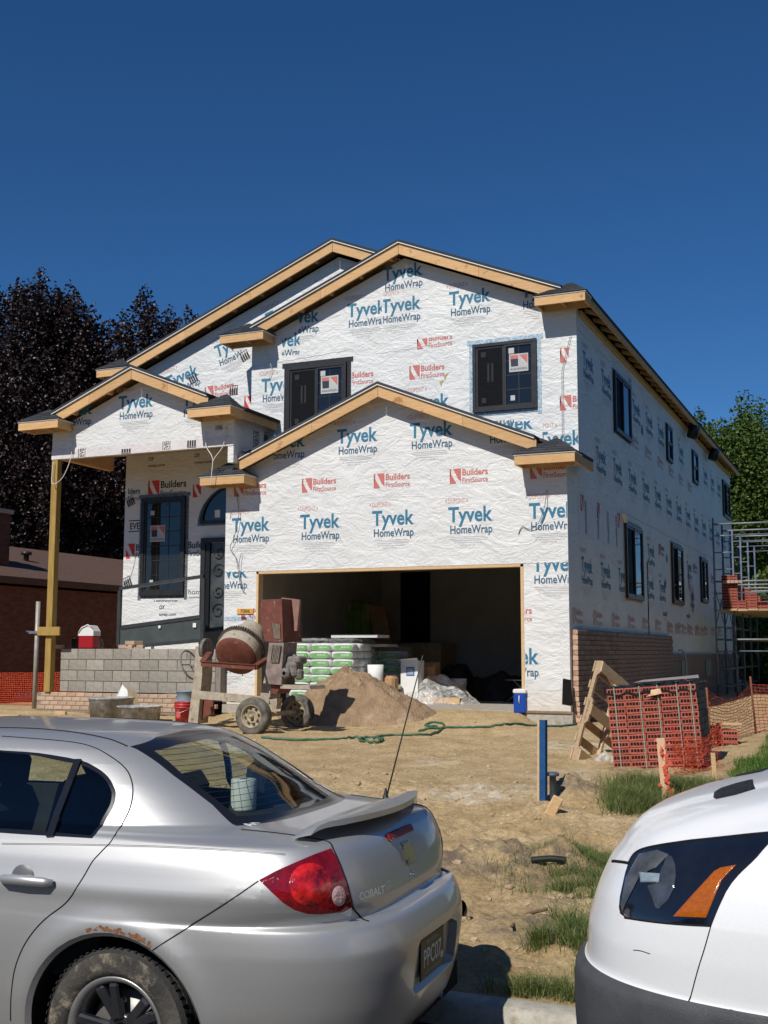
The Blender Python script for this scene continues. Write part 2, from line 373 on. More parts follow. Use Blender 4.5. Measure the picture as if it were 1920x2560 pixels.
def blob(px, py, r, s=0):
    c = gpt(px, py); d = np.hypot(fx-c.x, fy-c.y)/r+fbm(fx*2, fy*2, 3, s)*.9
    return sstep(1.05, .55, d)
lawn = np.clip(sstep(3.0, 3.35, fx+fbm(fx*1.5, fy*1.5, 3, 8)*.5)*sstep(-8.6, -7.9, fy)+sstep(-13, -16, fx)+sstep(-24, -26, fy)+sstep(10.5, 14, fx)+sstep(40, 55, fy), 0, 1)
lawn *= 1-.0*fy
damp = np.clip(blob(*v3(350, 650), .7, 1)+blob(*v3(100, 640), .5, 2)+blob(*v3(430, 950), .4, 3)+blob(*v3(660, 300), .4, 4)+.5*blob(*v3(560, 860), .4, 5)+.8*blob(1590, 1915, .5, 6), 0, 1)
lime = np.clip(.9*blob(*v3(220, 260), .75, 11)+blob(*v3(160, 300), .4, 12)+blob(1430, 1865, .6, 13)+.7*blob(1090, 1905, .4, 14)+.5*blob(1400, 1930, .5, 15)+.4*blob(1880, 1740, 1.6, 16), 0, 1)
for nme, arr in (('lawn', lawn), ('damp', damp), ('lime', lime)):
    a = gm.attributes.new(nme, 'FLOAT', 'POINT'); a.data.foreach_set('value', arr.astype(np.float32))
tag(link('ground', gm), kind='structure')

# street and kerb
m_asph = pm('asphalt', (.045, .044, .043), (.07, .068, .065), 6, .9, .6, 120)
mb = MB(); mb.add([(-200, -24.7, STREET), (200, -24.7, STREET), (200, -12.95, STREET), (-200, -12.95, STREET)], [(0, 1, 2, 3)])
tag(mb.build('street', m_asph), kind='structure')
kp = [(-13.02, STREET-.25), (-13.02, STREET+.015), (-13.005, KERB-.03), (-12.985, KERB-.006), (-12.965, KERB), (-12.86, KERB+.004), (-12.842, KERB-.004), (-12.835, KERB-.02), (-12.83, STREET-.25)]
m_kerb = pm('kerb_concrete', (.36, .33, .27), (.50, .47, .40), 16, .9, .6, 140, c3=(.30, .25, .17), c3amt=.12, c3scale=5)
mb = MB(); mb.prism(kp, 'x', -60, 60); o = mb.build('kerb', m_kerb, smooth_angle=.6); tag(o, kind='structure')

# ------------------------------------------------------------------ grass
def grass_mesh(name, P, H, W, mat, lean=.5, seed=1):
    r = np.random.RandomState(seed); n = len(P); H = np.broadcast_to(np.asarray(H, float), (n,))*(.55+.8*r.rand(n)); a = r.rand(n)*6.283; W = W*(.6+.7*r.rand(n))
    dx, dy = np.cos(a), np.sin(a); ln = lean*H*(.2+r.rand(n)); b = a+1.57+(r.rand(n)-.5)
    ox, oy = np.cos(b)*W/2, np.sin(b)*W/2
    base = np.asarray(P); m1 = base+np.stack([dx*ln*.35, dy*ln*.35, H*.6], -1); tip = base+np.stack([dx*ln, dy*ln, H*(1-.25*lean*r.rand(n))], -1)
    off = np.stack([ox, oy, 0*ox], -1)
    V = np.stack([base-off, base+off, m1+off*.7, m1-off*.7, tip], 1).reshape(-1, 3); k = np.arange(n)*5
    tri = np.concatenate([np.stack([k, k+1, k+2], -1), np.stack([k, k+2, k+3], -1), np.stack([k+3, k+2, k+4], -1)])
    me = np_mesh(name, V, tri, mat, False)
    at = me.attributes.new('tone', 'FLOAT', 'POINT'); at.data.foreach_set('value', np.repeat(r.rand(n), 5).astype(np.float32)); return me
def leaf_material(name, c0, c1, c2, rough=.55, trans=.25):
    m = bpy.data.materials.new(name); m.use_nodes = True; nt = m.node_tree; L = nt.links.new; b = nt.nodes['Principled BSDF']
    b.inputs['Roughness'].default_value = rough; b.inputs['Specular IOR Level'].default_value = .3
    at = N(nt, 'ShaderNodeAttribute'); at.attribute_name = 'tone'; r = N(nt, 'ShaderNodeValToRGB'); e = r.color_ramp.elements; e[0].color = (*c0, 1); e[1].color = (*c2, 1); x = e.new(.55); x.color = (*c1, 1)
    L(at.outputs['Fac'], r.inputs[0]); L(r.outputs[0], b.inputs['Base Color'])
    t = N(nt, 'ShaderNodeBsdfTranslucent'); L(r.outputs[0], t.inputs[0]); mx = N(nt, 'ShaderNodeMixShader'); mx.inputs[0].default_value = trans; L(b.outputs[0], mx.inputs[1]); L(t.outputs[0], mx.inputs[2]); L(mx.outputs[0], nt.nodes['Material Output'].inputs[0])
    return m
M_GRASS = leaf_material('grass_blades', (.08, .14, .028), (.15, .22, .055), (.42, .38, .18), .5, .42)
def scatter_px(clumps, seed):
    """blades round the places where photo pixels meet the ground: (pixel x, y, radius m, count)"""
    r = np.random.RandomState(seed); out = []
    for (px, py, rad_, k) in clumps:
        c = gpt(px, py); n = max(3, k//900)
        for j in range(n):
            sx, sy = r.randn()*rad_*.55, r.randn()*rad_*.45; m = k//n; q = r.randn(m, 2)*rad_*(.22+.3*r.rand()); out.append(np.column_stack([c.x+sx+q[:, 0], c.y+sy+q[:, 1]]))
    P = np.concatenate(out); P = P[P[:, 1] > -12.80]; keep = (fbm(P[:, 0]*3.2, P[:, 1]*3.2, 3, seed)+.24) > r.rand(len(P))*.42
    P = P[keep]; return np.column_stack([P, gfull(P[:, 0], P[:, 1])-.006])
def V3(x, y, r, n): return (*v3(x, y), r, n)
def Q(*pts): return [v3(*p) for p in pts]
tufts = [('verge_grass', 'long green grass tuft around the wooden stakes by the brick pack', [V3(1090, 250, .30, 6000), V3(980, 310, .26, 3500), V3(1050, 350, .28, 3000), V3(1200, 260, .35, 4000), V3(880, 370, .16, 500)], .16, .007),
         ('verge_grass', 'short yellowish grass patch in the soil behind the van hood', [V3(700, 600, .22, 3500), V3(790, 650, .26, 4500), V3(720, 740, .24, 3500), V3(860, 720, .3, 3500), V3(590, 690, .12, 500), V3(540, 560, .14, 350), V3(860, 580, .25, 2500)], .075, .006),
         ('verge_grass', 'tall bright green grass clump beside the van front', [V3(690, 980, .16, 4200), V3(740, 1060, .15, 2500), V3(620, 1000, .12, 1200), V3(530, 1090, .10, 700), V3(800, 960, .2, 2600)], .125, .007),
         ('verge_grass', 'low grass growing along the back of the kerb', [V3(420, 1280, .10, 1000), V3(540, 1295, .12, 1300), V3(650, 1290, .12, 1500), V3(600, 1225, .12, 700), V3(740, 1150, .1, 350), V3(340, 1290, .08, 350), V3(260, 700, .2, 200), V3(400, 770, .15, 120)], .08, .006)]
for i, (nm, lb, qs, h, wd) in enumerate(tufts):
    tag(link(nm, grass_mesh(nm, scatter_px(qs, 31+i), h, wd*.55, M_GRASS, 1.15, 40+i)), lb, 'grass', kind='stuff')
_r = np.random.RandomState(5)
P = np.column_stack([3.0+_r.rand(60000)**1.3*7, -8.4+_r.rand(60000)**1.5*14]); P = P[(P[:, 0]+fbm(P[:, 0]*1.5, P[:, 1]*1.5, 3, 8)*.5) > 3.12]
tag(link('lawn_grass', grass_mesh('lawn_grass', np.column_stack([P, gfull(P[:, 0], P[:, 1])-.005]), .075, .008, leaf_material('lawn_blades', (.06, .14, .02), (.11, .22, .035), (.18, .28, .06), .5, .42), .6, 3)), 'mown green lawn beyond the orange safety fence', 'lawn', kind='stuff')

# loose stones and clods
def lump_mesh(seed, sx=1, sy=1, sz=.7):
    r = random.Random(seed); bm = bmesh.new(); bmesh.ops.create_icosphere(bm, subdivisions=2, radius=1)
    for v in bm.verts:
        k = 1+(r.random()-.5)*.35+.25*math.sin(v.co.x*3+seed)*math.cos(v.co.y*4+seed); v.co = Vector((v.co.x*sx*k, v.co.y*sy*k, v.co.z*sz*k))
    me = bpy.data.meshes.new('lump'); bm.to_mesh(me); bm.free(); return me
def scatter_lumps(name, label, cat, n, area, smin, smax, mat, seed):
    r = np.random.RandomState(seed); base = [lump_mesh(s) for s in range(5)]; V = []; Fc = []; o = 0
    arr = []
    for me in base:
        c = np.zeros(len(me.vertices)*3); me.vertices.foreach_get('co', c); f = np.zeros(len(me.polygons)*3, int); me.polygons.foreach_get('vertices', f); arr.append((c.reshape(-1, 3), f.reshape(-1, 3))); bpy.data.meshes.remove(me)
    S_ = smin+(smax-smin)*r.rand(n)**3; X0 = area[0]+(area[1]-area[0])*r.rand(n); Y0 = area[2]+(area[3]-area[2])*r.rand(n); A0 = r.rand(n)*6.28; Z0 = gfull(X0, Y0)
    for i in range(n):
        c, f = arr[i % 5]; s, x, y, a = S_[i], X0[i], Y0[i], A0[i]
        X = c[:, 0]*math.cos(a)-c[:, 1]*math.sin(a); Y = c[:, 0]*math.sin(a)+c[:, 1]*math.cos(a)
        V.append(np.column_stack([X*s+x, Y*s+y, c[:, 2]*s+Z0[i]+s*.15])); Fc.append(f+o); o += len(c)
    me = np_mesh(name, np.concatenate(V), np.concatenate(Fc), mat, False)
    tag(link(name, me), label, cat, kind='stuff')
M_CLOD = pm('soil_clod', (.34, .25, .15), (.48, .37, .235), 8, .95, .6, 60)
scatter_lumps('soil_clods', 'loose clods and pebbles strewn over the bare soil', 'soil', 1500, (-1.5, 4.2, -12.7, -5.5), .004, .032, M_CLOD, 2)
scatter_lumps('gravel', 'small stones strewn over the soil before the garage', 'gravel', 420, (-9, 2.5, -5.5, -.7), .006, .028, pm('pebble', (.36, .28, .18), (.48, .39, .27), 10, .9), 4)
# ================================================================== house under construction
HOUSE = empty('house_under_construction', (0, 0, 0))
tag(HOUSE, 'two-storey house under construction wrapped in white printed house wrap', 'house')
class Plane:
    def __init__(s, o, u, n, rot): s.o = Vector(o); s.u = Vector(u); s.n = Vector(n); s.rot = rot
    def P(s, u, v, n=0): return s.o+s.u*u+Vector((0, 0, v))+s.n*n
    def box(s, mb, u0, u1, v0, v1, n0, n1, mi=0):
        c = [s.P(u, v, n) for u in (u0, u1) for v in (v0, v1) for n in (n0, n1)]
        return mb.add(c, [(0, 1, 3, 2), (4, 6, 7, 5), (0, 4, 5, 1), (2, 3, 7, 6), (0, 2, 6, 4), (1, 5, 7, 3)], mi)
    def poly(s, mb, pts, n0, n1, mi=0):
        k = len(pts); vs = [s.P(a, b, n0) for a, b in pts]+[s.P(a, b, n1) for a, b in pts]
        return mb.add(vs, [tuple(range(k)), tuple(range(2*k-1, k-1, -1))]+[(i, i+k, (i+1) % k+k, (i+1) % k) for i in range(k)], mi)
def FR(Y): return Plane((0, Y, 0), (1, 0, 0), (0, -1, 0), (math.pi/2, 0, 0))
def SD(X): return Plane((X, 0, 0), (0, 1, 0), (1, 0, 0), (math.pi/2, 0, math.pi/2))
PG, P1, P2, PP, PS, PPS = FR(0), FR(.81), FR(1.3), FR(-.46), SD(0), SD(-5.97)
SL = .41
def wall(name, plane, pts, thick=.12): 
    mb = MB(); plane.poly(mb, pts, 0, -thick); return mb.build(name, WRAP, HOUSE)
# garage front: header with gable, two piers
W_HEAD = wall('front_wall', PG, [(-6.385, 2.37), (-.003, 2.37), (-.003, 4.06), (-3.2, 5.40), (-6.385, 4.06)])
W_PL = wall('front_wall', PG, [(-6.385, 0), (-5.70, 0), (-5.70, 2.366), (-6.385, 2.366)], .118)
W_PR = wall('front_wall', PG, [(-.756, 0), (-.003, 0), (-.003, 2.366), (-.756, 2.366)], .118)
W_UP = wall('front_wall', P1, [(-6.36, 3.85), (-.003, 3.85), (-.003, 6.80), (-3.18, 8.10), (-6.36, 6.80)])
W_MAIN = wall('front_wall', P2, [(-9.58, .75), (-6.3, .75), (-6.3, 4.2), (-.15, 4.2), (-.15, 6.55), (-4.75, 8.50), (-9.58, 6.52)])
W_SIDE = wall('side_wall', PS, [(0.003, 0), (21.4, 0), (21.4, 6.80), (.8125, 6.80), (.8125, 4.06), (0.003, 4.06)], .117)
W_PORCH = wall('porch_gable', PP, [(-10.03, 4.61), (-5.973, 4.61), (-5.973, 5.14), (-8.0, 5.97), (-10.03, 5.14)], .12)
mb = MB(); PPS.poly(mb, [(-.457, 4.30), (.80, 4.30), (.80, 5.14), (-.457, 5.14)], 0, -.118); W_PSIDE = mb.build('porch_side_wall', WRAP, HOUSE)
for nm, c, d in (('left_wall', (-9.52, 11.3, 3.4), (.12, 19.9, 6.4)), ('back_wall', (-4.8, 21.34, 3.4), (9.4, .11, 6.6)), ('garage_left_wall', (-6.325, .68, 2.1), (.12, 1.1, 4.0))): mb = MB(); mb.box(c, d); mb.build(nm, WRAP, HOUSE)
# foundation
mb = MB(); mb.box((-.36, .085, -.15), (.78, .2, .29)); mb.box((-6.04, .085, -.15), (.68, .2, .29)); mb.box((-.1, 11, -.17), (.2, 20.9, .33)); mb.build('foundation', M_CONC, HOUSE)
mb = MB(); PG.box(mb, -.77, .02, -.028, .008, -.05, .04); mb.build('sill_plate', pm('sill_wood', (.2, .14, .08), (.3, .22, .13), 8, .8), HOUSE)
# garage interior
for nm, c, d in (('inner_wall', (-3.2, 6.62, 1.3), (6.4, .12, 3.1)), ('inner_wall', (-6.2, 3.4, 1.3), (.1, 6.4, 3.1)), ('inner_wall', (-.22, 3.4, 1.3), (.12, 6.4, 3.1)), ('garage_ceiling', (-3.2, 3.4, 2.86), (6.2, 6.4, .1))): mb = MB(); mb.box(c, d); mb.build(nm, M_DRYWALL, HOUSE)
mb = MB(); mb.box((-3.2, 3.38, -.03), (6.0, 6.5, .05)); mb.build('garage_floor', M_CONC, HOUSE)
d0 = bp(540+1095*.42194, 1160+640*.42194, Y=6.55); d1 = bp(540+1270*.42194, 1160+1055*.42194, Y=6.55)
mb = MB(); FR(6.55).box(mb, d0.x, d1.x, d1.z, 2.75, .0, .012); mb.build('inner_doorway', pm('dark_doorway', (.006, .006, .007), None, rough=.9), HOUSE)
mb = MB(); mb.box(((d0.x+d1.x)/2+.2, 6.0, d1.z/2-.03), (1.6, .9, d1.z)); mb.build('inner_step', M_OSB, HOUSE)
# garage door jamb
for nm, (u0, u1, v0, v1) in (('door_jamb', (-5.716, -5.672, -.02, 2.36)), ('door_jamb', (-.795, -.748, -.02, 2.36)), ('door_header', (-5.716, -.748, 2.318, 2.364))):
    mb = MB(); PG.box(mb, u0, u1, v0, v1, -.16, .012); mb.build(nm, M_WOOD, HOUSE)

# ------------------------------------------------------------------ roofs
def roof(name, apex, xl, xr, y0, y1, il, ir, yw, th=.05):
    """shingled slab; the rake overhangs only between il and ir, the eave returns take over outside"""
    ax, az = apex; mb = MB(); Z = lambda x: az-SL*abs(x-ax)
    mb.prism([(il, Z(il)), (ax, az), (ir, Z(ir)), (ir, Z(ir)-th), (ax, az-th), (il, Z(il)-th)], 'y', y0, y1)
    for a, b in ((xl, il-.001), (ir+.001, xr)): mb.prism([(a, Z(a)), (b, Z(b)), (b, Z(b)-th), (a, Z(a)-th)], 'y', yw-.006, y1)
    o = mb.build(name, M_SHINGLE, HOUSE); md = MB()
    for (xa, xb) in ((il, ax), (ax, ir)): md.prism([(xa, Z(xa)-th-.016), (xb, Z(xb)-th-.016), (xb, Z(xb)-th-.001), (xa, Z(xa)-th-.001)], 'y', y0-.004, y0+.03)
    md.build('drip_edge', M_DRIP, o); return o
def rake(apex, xl, xr, y, depth=.19, split=(.55,)):
    """rake fascia boards, cut into lengths as in the photo"""
    ax, az = apex; az -= .075
    for (xa, xb, sp) in ((xl, ax-.002, split), (ax+.002, xr, split)):
        cuts = [xa]+[xa+(xb-xa)*s for s in sp]+[xb]
        for a, b in zip(cuts[:-1], cuts[1:]):
            za = az-SL*abs(a-ax); zb = az-SL*abs(b-ax); mb = MB(); mb.prism([(a+.002, za-depth), (b-.002, zb-depth), (b-.002, zb), (a+.002, za)], 'y', y, y+.04); mb.build('fascia_board', M_FASCIA, HOUSE)
def lookouts(apex, xl, xr, y0, y1, step=.61):
    ax, az = apex
    x = xl+.35
    while x < xr-.2:
        if abs(x-ax) > .15:
            z = az-SL*abs(x-ax)-.15; s = 1 if x < ax else -1; mb = MB(); mb.prism([(x-.022, z-.05-.022*SL*s), (x+.022, z-.05+.022*SL*s), (x+.022, z+.05+.022*SL*s), (x-.022, z+.05-.022*SL*s)], 'y', y0, y1); mb.build('lookout', M_WOOD, HOUSE)
        x += step
def sheath(apex, xl, xr, y0, y1):
    ax, az = apex; mb = MB(); t = .052
    for (xa, xb) in ((xl, ax), (ax, xr)):
        za = az-SL*abs(xa-ax)-t; zb = az-SL*abs(xb-ax)-t; mb.prism([(xa, za-.014), (xb, zb-.014), (xb, zb-.001), (xa, za-.001)], 'y', y0+.05, y1)
    mb.build('roof_deck', M_OSB, HOUSE)
A_G = (-3.22, 5.56); A_1 = (-3.18, 8.36); A_2 = (-4.76, 8.79); A_P = (-8.02, 6.22)
roof('roof', A_G, -6.63, .25, -.31, .805, -6.02, -.45, 0); rake(A_G, -6.05, -.42, -.28); lookouts(A_G, -6.3, -.1, -.24, .0); sheath(A_G, -6.0, -.47, -.30, .80)
roof('roof', A_1, -6.60, .30, .50, 21.7, -6.28, -.18, .81); rake(A_1, -6.33, -.13, .53, split=(.5,)); lookouts(A_1, -6.2, -.1, .57, .81); sheath(A_1, -6.26, -.2, .5, 1.2)
roof('roof', A_2, -9.95, -.2, 1.0, 21.68, -9.42, -.6, 1.3); rake(A_2, -9.45, -.6, 1.03, split=(.3, .62)); lookouts(A_2, -9.2, -3.6, 1.07, 1.3); sheath(A_2, -9.4, -3.2, 1.0, 1.6)
roof('roof', A_P, -10.42, -5.72, -.78, 1.29, -9.82, -6.36, -.46); rake(A_P, -9.84, -6.34, -.75, split=(.48,)); lookouts(A_P, -9.8, -6.3, -.71, -.46, .8); sheath(A_P, -9.8, -6.38, -.77, 1.29)

def shingle_tri(parent, A, B, T, exposure=.10, tab=.27):
    """courses of shingle tabs on the triangle A-B (eave) up to T"""
    A, B, T = Vector(A), Vector(B), Vector(T); n = (B-A).cross(T-A).normalized()
    if n.z < 0: n = -n
    h = ((T-A)-(B-A)*((T-A).dot(B-A)/(B-A).length_squared)).length; k = max(2, round(h/exposure))
    for i in range(k):
        t0, t1 = i/k, min(1, (i+1.12)/k); L0, R0 = A.lerp(T, t0), B.lerp(T, t0); L1, R1 = A.lerp(T, t1), B.lerp(T, t1); m = max(1, round((R0-L0).length/tab)); ph = (.5 if i % 2 else 0)
        cuts = sorted(set([0, 1]+[(j+ph)/m for j in range(0, m+1) if 0 < (j+ph)/m < 1]))
        for a, b in zip(cuts[:-1], cuts[1:]):
            g = .004/max(.05, (R0-L0).length); a2, b2 = a+g, b-g
            p = [L0.lerp(R0, a2)+n*.012, L0.lerp(R0, b2)+n*.012, L1.lerp(R1, b2)+n*.004, L1.lerp(R1, a2)+n*.004]; mb = MB(); mb.add(p+[q-n*.01 for q in p], [(0, 1, 2, 3), (7, 6, 5, 4), (0, 4, 5, 1), (1, 5, 6, 2), (2, 6, 7, 3), (3, 7, 4, 0)])
            mb.build('shingle', M_SHINGLE, parent)
def cornice(xa, xb, yw, o, zb, h=.15, outer='l', long_y=None, rise=.31):
    """boxed eave return on the wall plane y=yw from xa to xb"""
    yf = yw-o; zt = zb+h; th = .04
    m = MB(); m.add([(xa+.01, yf+.01, zt-.02), (xb-.01, yf+.01, zt-.02), (xb-.01, yw-.003, zt-.02), (xa+.01, yw-.003, zt-.02), (xa+.01, yf+.01, zt), (xb-.01, yf+.01, zt), (xb-.01, yw-.003, zt), (xa+.01, yw-.003, zt)], [(0, 1, 2, 3), (7, 6, 5, 4), (0, 4, 5, 1), (1, 5, 6, 2), (2, 6, 7, 3), (3, 7, 4, 0)])
    R_ = m.build('eave_return', M_OSB, HOUSE)
    def bd(a, b, nm='fascia_board', mat=M_FASCIA): mm = MB(); mm.beam(a, b, th, h); mm.build(nm, mat, R_)
    zc = zb+h/2-.0; back_r = yw-.003; back_l = yw-.003
    if long_y and outer == 'r': back_r = long_y
    if long_y and outer == 'l': back_l = long_y
    bd((xa, yf+th/2, zc-.012), (xb, yf+th/2, zc-.012)); 
    bd((xb-th/2, yf+th+.001, zc-.012), (xb-th/2, back_r, zc-.012)); bd((xa+th/2, yf+th+.001, zc-.012), (xa+th/2, back_l, zc-.012))
    mm = MB(); mm.beam(((xa+xb)/2, yf+th+.002, zb+.07), ((xa+xb)/2, yw-.004, zb+.07), .038, .09); mm.build('lookout', M_WOOD, R_)
    mm = MB(); mm.beam((xa+th+.002, yw-.03, zb+.05), (xb-th-.002, yw-.03, zb+.05), .038, .12); mm.build('ledger', M_WOOD, R_)
    e = .025; xm = (xa+xb)/2-(.10 if outer == 'l' else -.10); zz = zt+.004; T = (xm, yw-.01, zt+rise); A = (xa-e, yf-e, zz); B = (xb+e, yf-e, zz); C = (xb+e, yw-.004, zz); D = (xa-e, yw-.004, zz)
    core = MB(); core.add([A, B, C, D, T], [(0, 1, 4), (1, 2, 4), (3, 0, 4), (0, 3, 2, 1), (2, 3, 4)]); core.build('return_roof', M_SHINGLE, R_)
    md = MB(); md.box(((xa+xb)/2, yf-.006, zt-.004), (xb-xa+.03, .012, .022)); md.box((xb+.006, (yf+yw)/2, zt-.004), (.012, o-.02, .022)); md.build('drip_edge', M_DRIP, R_)
    for tri in ((A, B, T), (B, C, T), (D, A, T)): shingle_tri(R_, *tri)
    return R_
cornice(-6.66, -5.74, 0, .46, 3.925, outer='l'); cornice(-.74, .25, 0, .46, 3.935, outer='r', long_y=.80)
cornice(-6.80, -5.86, .81, .46, 6.775, outer='l'); cornice(-.60, .27, .81, .46, 6.775, outer='r')
cornice(-10.48, -9.54, -.46, .46, 5.14, outer='l'); cornice(-6.66, -5.77, -.46, .46, 5.09, outer='r', long_y=.79)
cornice(-10.05, -9.25, 1.3, .46, 6.53, outer='l')
# right eave: long fascia in lengths, rafter tails, frieze board
for a, b in ((1.27, 5.2), (5.21, 9.8), (9.81, 14.5), (14.51, 18.4), (18.41, 21.7)):
    mb = MB(); mb.beam((.262, a-.44 if a < 2 else a, 6.855), (.262, b, 6.855), .04, .165); mb.build('fascia_board', M_FASCIA, HOUSE)
y = 1.4
while y < 21.4:
    mb = MB(); mb.prism([(.01, 6.86), (.235, 6.775), (.235, 6.84), (.01, 6.93)], 'y', y-.02, y+.02); mb.build('rafter_tail', M_WOOD, HOUSE); y += .61
for a, b in ((1.0, 8.6), (8.62, 15.2), (15.22, 21.4)):
    mb = MB(); mb.beam((.03, a, 6.74), (.03, b, 6.74), .04, .10); mb.build('frieze_board', M_FASCIA, HOUSE)
# duct hoods under the eave
m_duct = pm('duct_black', (.015, .015, .018), None, rough=.35)
for y in (12.2, 16.0):
    mb = MB(); mb.lathe([(.01, .36), (.11, .35), (.15, .28), (.15, .05), (.12, 0), (.01, .0)], 16, Matrix.Translation((.17, y, 6.45)) @ Matrix.Rotation(.3, 4, 'Y')); mb.build('duct_hood', m_duct, HOUSE)

# porch frame
mb = MB(); mb.box((-9.96, -.39, 2.39), (.14, .14, 4.44), bev=.006); mb.build('porch_post', M_TREATED, HOUSE)
mb = MB(); mb.box((-9.95, .46, 4.78), (.14, 1.66, .30)); mb.build('porch_beam', M_FASCIA, HOUSE)
mb = MB(); mb.box((-8.0, .45, 4.93), (3.9, 1.66, .03)); mb.build('porch_ceiling', M_OSB, HOUSE)
mb = MB(); PP.box(mb, -10.035, -5.965, 4.605, 4.78, .003, .009); mb.build('wrap_band', pm('wrap_grey', (.62, .58, .56), (.70, .66, .64), 6, .6, .5, 14, bdist=.03), HOUSE)
mb = MB(); mb.box((-8.1, .6, .86), (3.5, 1.35, .2)); mb.build('porch_floor', M_CONC, HOUSE)

# ------------------------------------------------------------------ windows
M_STK = pm('sticker_paper', (.44, .45, .43), (.52, .53, .50), 8, .7)
m_screen = pm('insect_screen', (.022, .022, .024), (.032, .032, .034), 4, .8)
def window(plane, u0, u1, v0, v1, sashes=2, cols=2, rows=4, tape=None, screen=None, stickers=True, brand=None, horiz=False, fw=.055):
    m = MB(); pb = plane.box
    pb(m, u0, u0+fw, v0, v1, 0, .055); pb(m, u1-fw, u1, v0, v1, 0, .055); pb(m, u0+fw+.001, u1-fw-.001, v1-fw, v1, 0, .055); pb(m, u0+fw+.001, u1-fw-.001, v0, v0+fw*1.1, 0, .06)
    Wn = m.build('window', M_BLACK, HOUSE)
    if tape:
        t = MB(); mt, wv = tape; pb(t, u0-wv, u0-.001, v0-wv*1.3, v1+wv, .002, .006); pb(t, u1+.001, u1+wv, v0-wv*1.3, v1+wv, .002, .006); pb(t, u0-wv*1.5, u1+wv*1.5, v1+.002, v1+wv*1.1, .0065, .009); pb(t, u0-.01, u1+.01, v0-wv*.8, v0-.002, .0065, .009); t.build('flashing_tape', mt, Wn)
    U0, U1, V0, V1 = u0+fw+.003, u1-fw-.003, v0+fw*1.1+.003, v1-fw-.003
    for i in range(sashes):
        if horiz: a, b, c, d = U0, U1, V0+(V1-V0)*i/sashes, V0+(V1-V0)*(i+1)/sashes
        else: a, b, c, d = U0+(U1-U0)*i/sashes, U0+(U1-U0)*(i+1)/sashes, V0, V1
        sw = .035; dn = .012*(i % 2); s = MB(); pb(s, a, a+sw, c, d, .008+dn, .034+dn); pb(s, b-sw, b, c, d, .008+dn, .034+dn); pb(s, a+sw, b-sw, c, c+sw, .008+dn, .034+dn); pb(s, a+sw, b-sw, d-sw, d, .008+dn, .034+dn); S = s.build('sash', M_BLACK, Wn)
        g = MB(); pb(g, a+sw+.0005, b-sw-.0005, c+sw+.0005, d-sw-.0005, .010+dn, .014+dn); g.build('pane', M_PANE, Wn)
        bk = MB(); pb(bk, a+.002, b-.002, c+.002, d-.002, .0015, .003); bk.build('interior_dark', pm('room_dark', (.03, .033, .037), (.06, .065, .07), 1.5, .9) if 'room_dark' not in MATS else MATS['room_dark'], Wn)
        ia, ib, ic, id_ = a+sw, b-sw, c+sw, d-sw
        for k in range(1, cols):
            q = MB(); x = ia+(ib-ia)*k/cols; pb(q, x-.008, x+.008, ic, id_, .0145+dn, .020+dn); q.build('muntin', M_BLACK, Wn)
        for k in range(1, rows):
            q = MB(); z = ic+(id_-ic)*k/rows; pb(q, ia, ib, z-.008, z+.008, .0147+dn, .0195+dn); q.build('muntin', M_BLACK, Wn)
        if screen == i:
            q = MB(); pb(q, ia, ib, ic, id_, .030+dn, .0315+dn); sm = pm('screen_mesh', (.02, .02, .021), None, rough=.95, spec=.0, alpha=.5) if 'screen_mesh' not in MATS else MATS['screen_mesh']; q.build('screen', sm, Wn)
        if stickers:
            for (su, sv, w_, h_) in ((.12, .86, .09, .09), (.14, .06, .08, .09)) if i == 0 else ((.1, .87, .1, .1), (.16, .06, .08, .09)):
                q = MB(); x = ia+(ib-ia)*su; z = ic+(id_-ic)*sv; pb(q, x, x+w_, z, z+h_, .021+dn, .022+dn); q.build('sticker', M_STK, Wn)
            if i == 0 and screen == 0:
                for dx in (-.055, .02):
                    q = MB(); x = (ia+ib)/2+dx; pb(q, x, x+.035, ic+(id_-ic)*.42, ic+(id_-ic)*.74, .021+dn, .022+dn); q.build('sticker', M_STK, Wn)
        if brand is not None and brand == i:
            q = MB(); x = ia+(ib-ia)*.12; w_ = min(.36, (ib-ia)*.76); z = ic+(id_-ic)*.55; h_ = w_*.92; st = (w_, h_)
            q.add([(0, 0, 0), (w_, 0, 0), (w_, h_, 0), (0, h_, 0)], [(0, 1, 2, 3)], 0)
            q.add([(.03*w_/.3, .30*h_, .001), (.47*w_, .30*h_, .001), (.47*w_, .93*h_, .001), (.06*w_, .93*h_, .001)], [(0, 1, 2, 3)], 1)
            q.add([(.53*w_, .93*h_, .001), (.95*w_, .42*h_, .001), (.95*w_, .93*h_, .001)], [(0, 1, 2)], 2)
            q.add([(.06*w_, .72*h_, .0015), (.47*w_, .72*h_, .0015), (.47*w_, .93*h_, .0015), (.06*w_, .93*h_, .0015)], [(0, 1, 2, 3)], 2)
            text_fit(q, 'ANDERSEN', .06*w_, .09*h_, .88*w_, .12*h_, .006, 3, .001)
            me = q.data('sticker', [M_STK, pm('sticker_navy', (.03, .035, .06), None, rough=.5) if 'sticker_navy' not in MATS else MATS['sticker_navy'], M_RED, M_INK], False)
            link('sticker', me, Wn, plane.P(x, z, .0225+dn), plane.rot)
    return Wn
window(P1, -1.86, -.70, 5.10, 6.32, 2, 2, 4, (M_TAPEB, .075), 0, True, 1)
window(P1, -5.56, -4.33, 5.02, 6.27, 2, 2, 4, (M_BLACK, .085), 0, True, 1)
window(P2, -9.14, -8.10, 2.04, 4.02, 1, 3, 6, (M_TAPE, .065), None, True, 0, fw=.075)
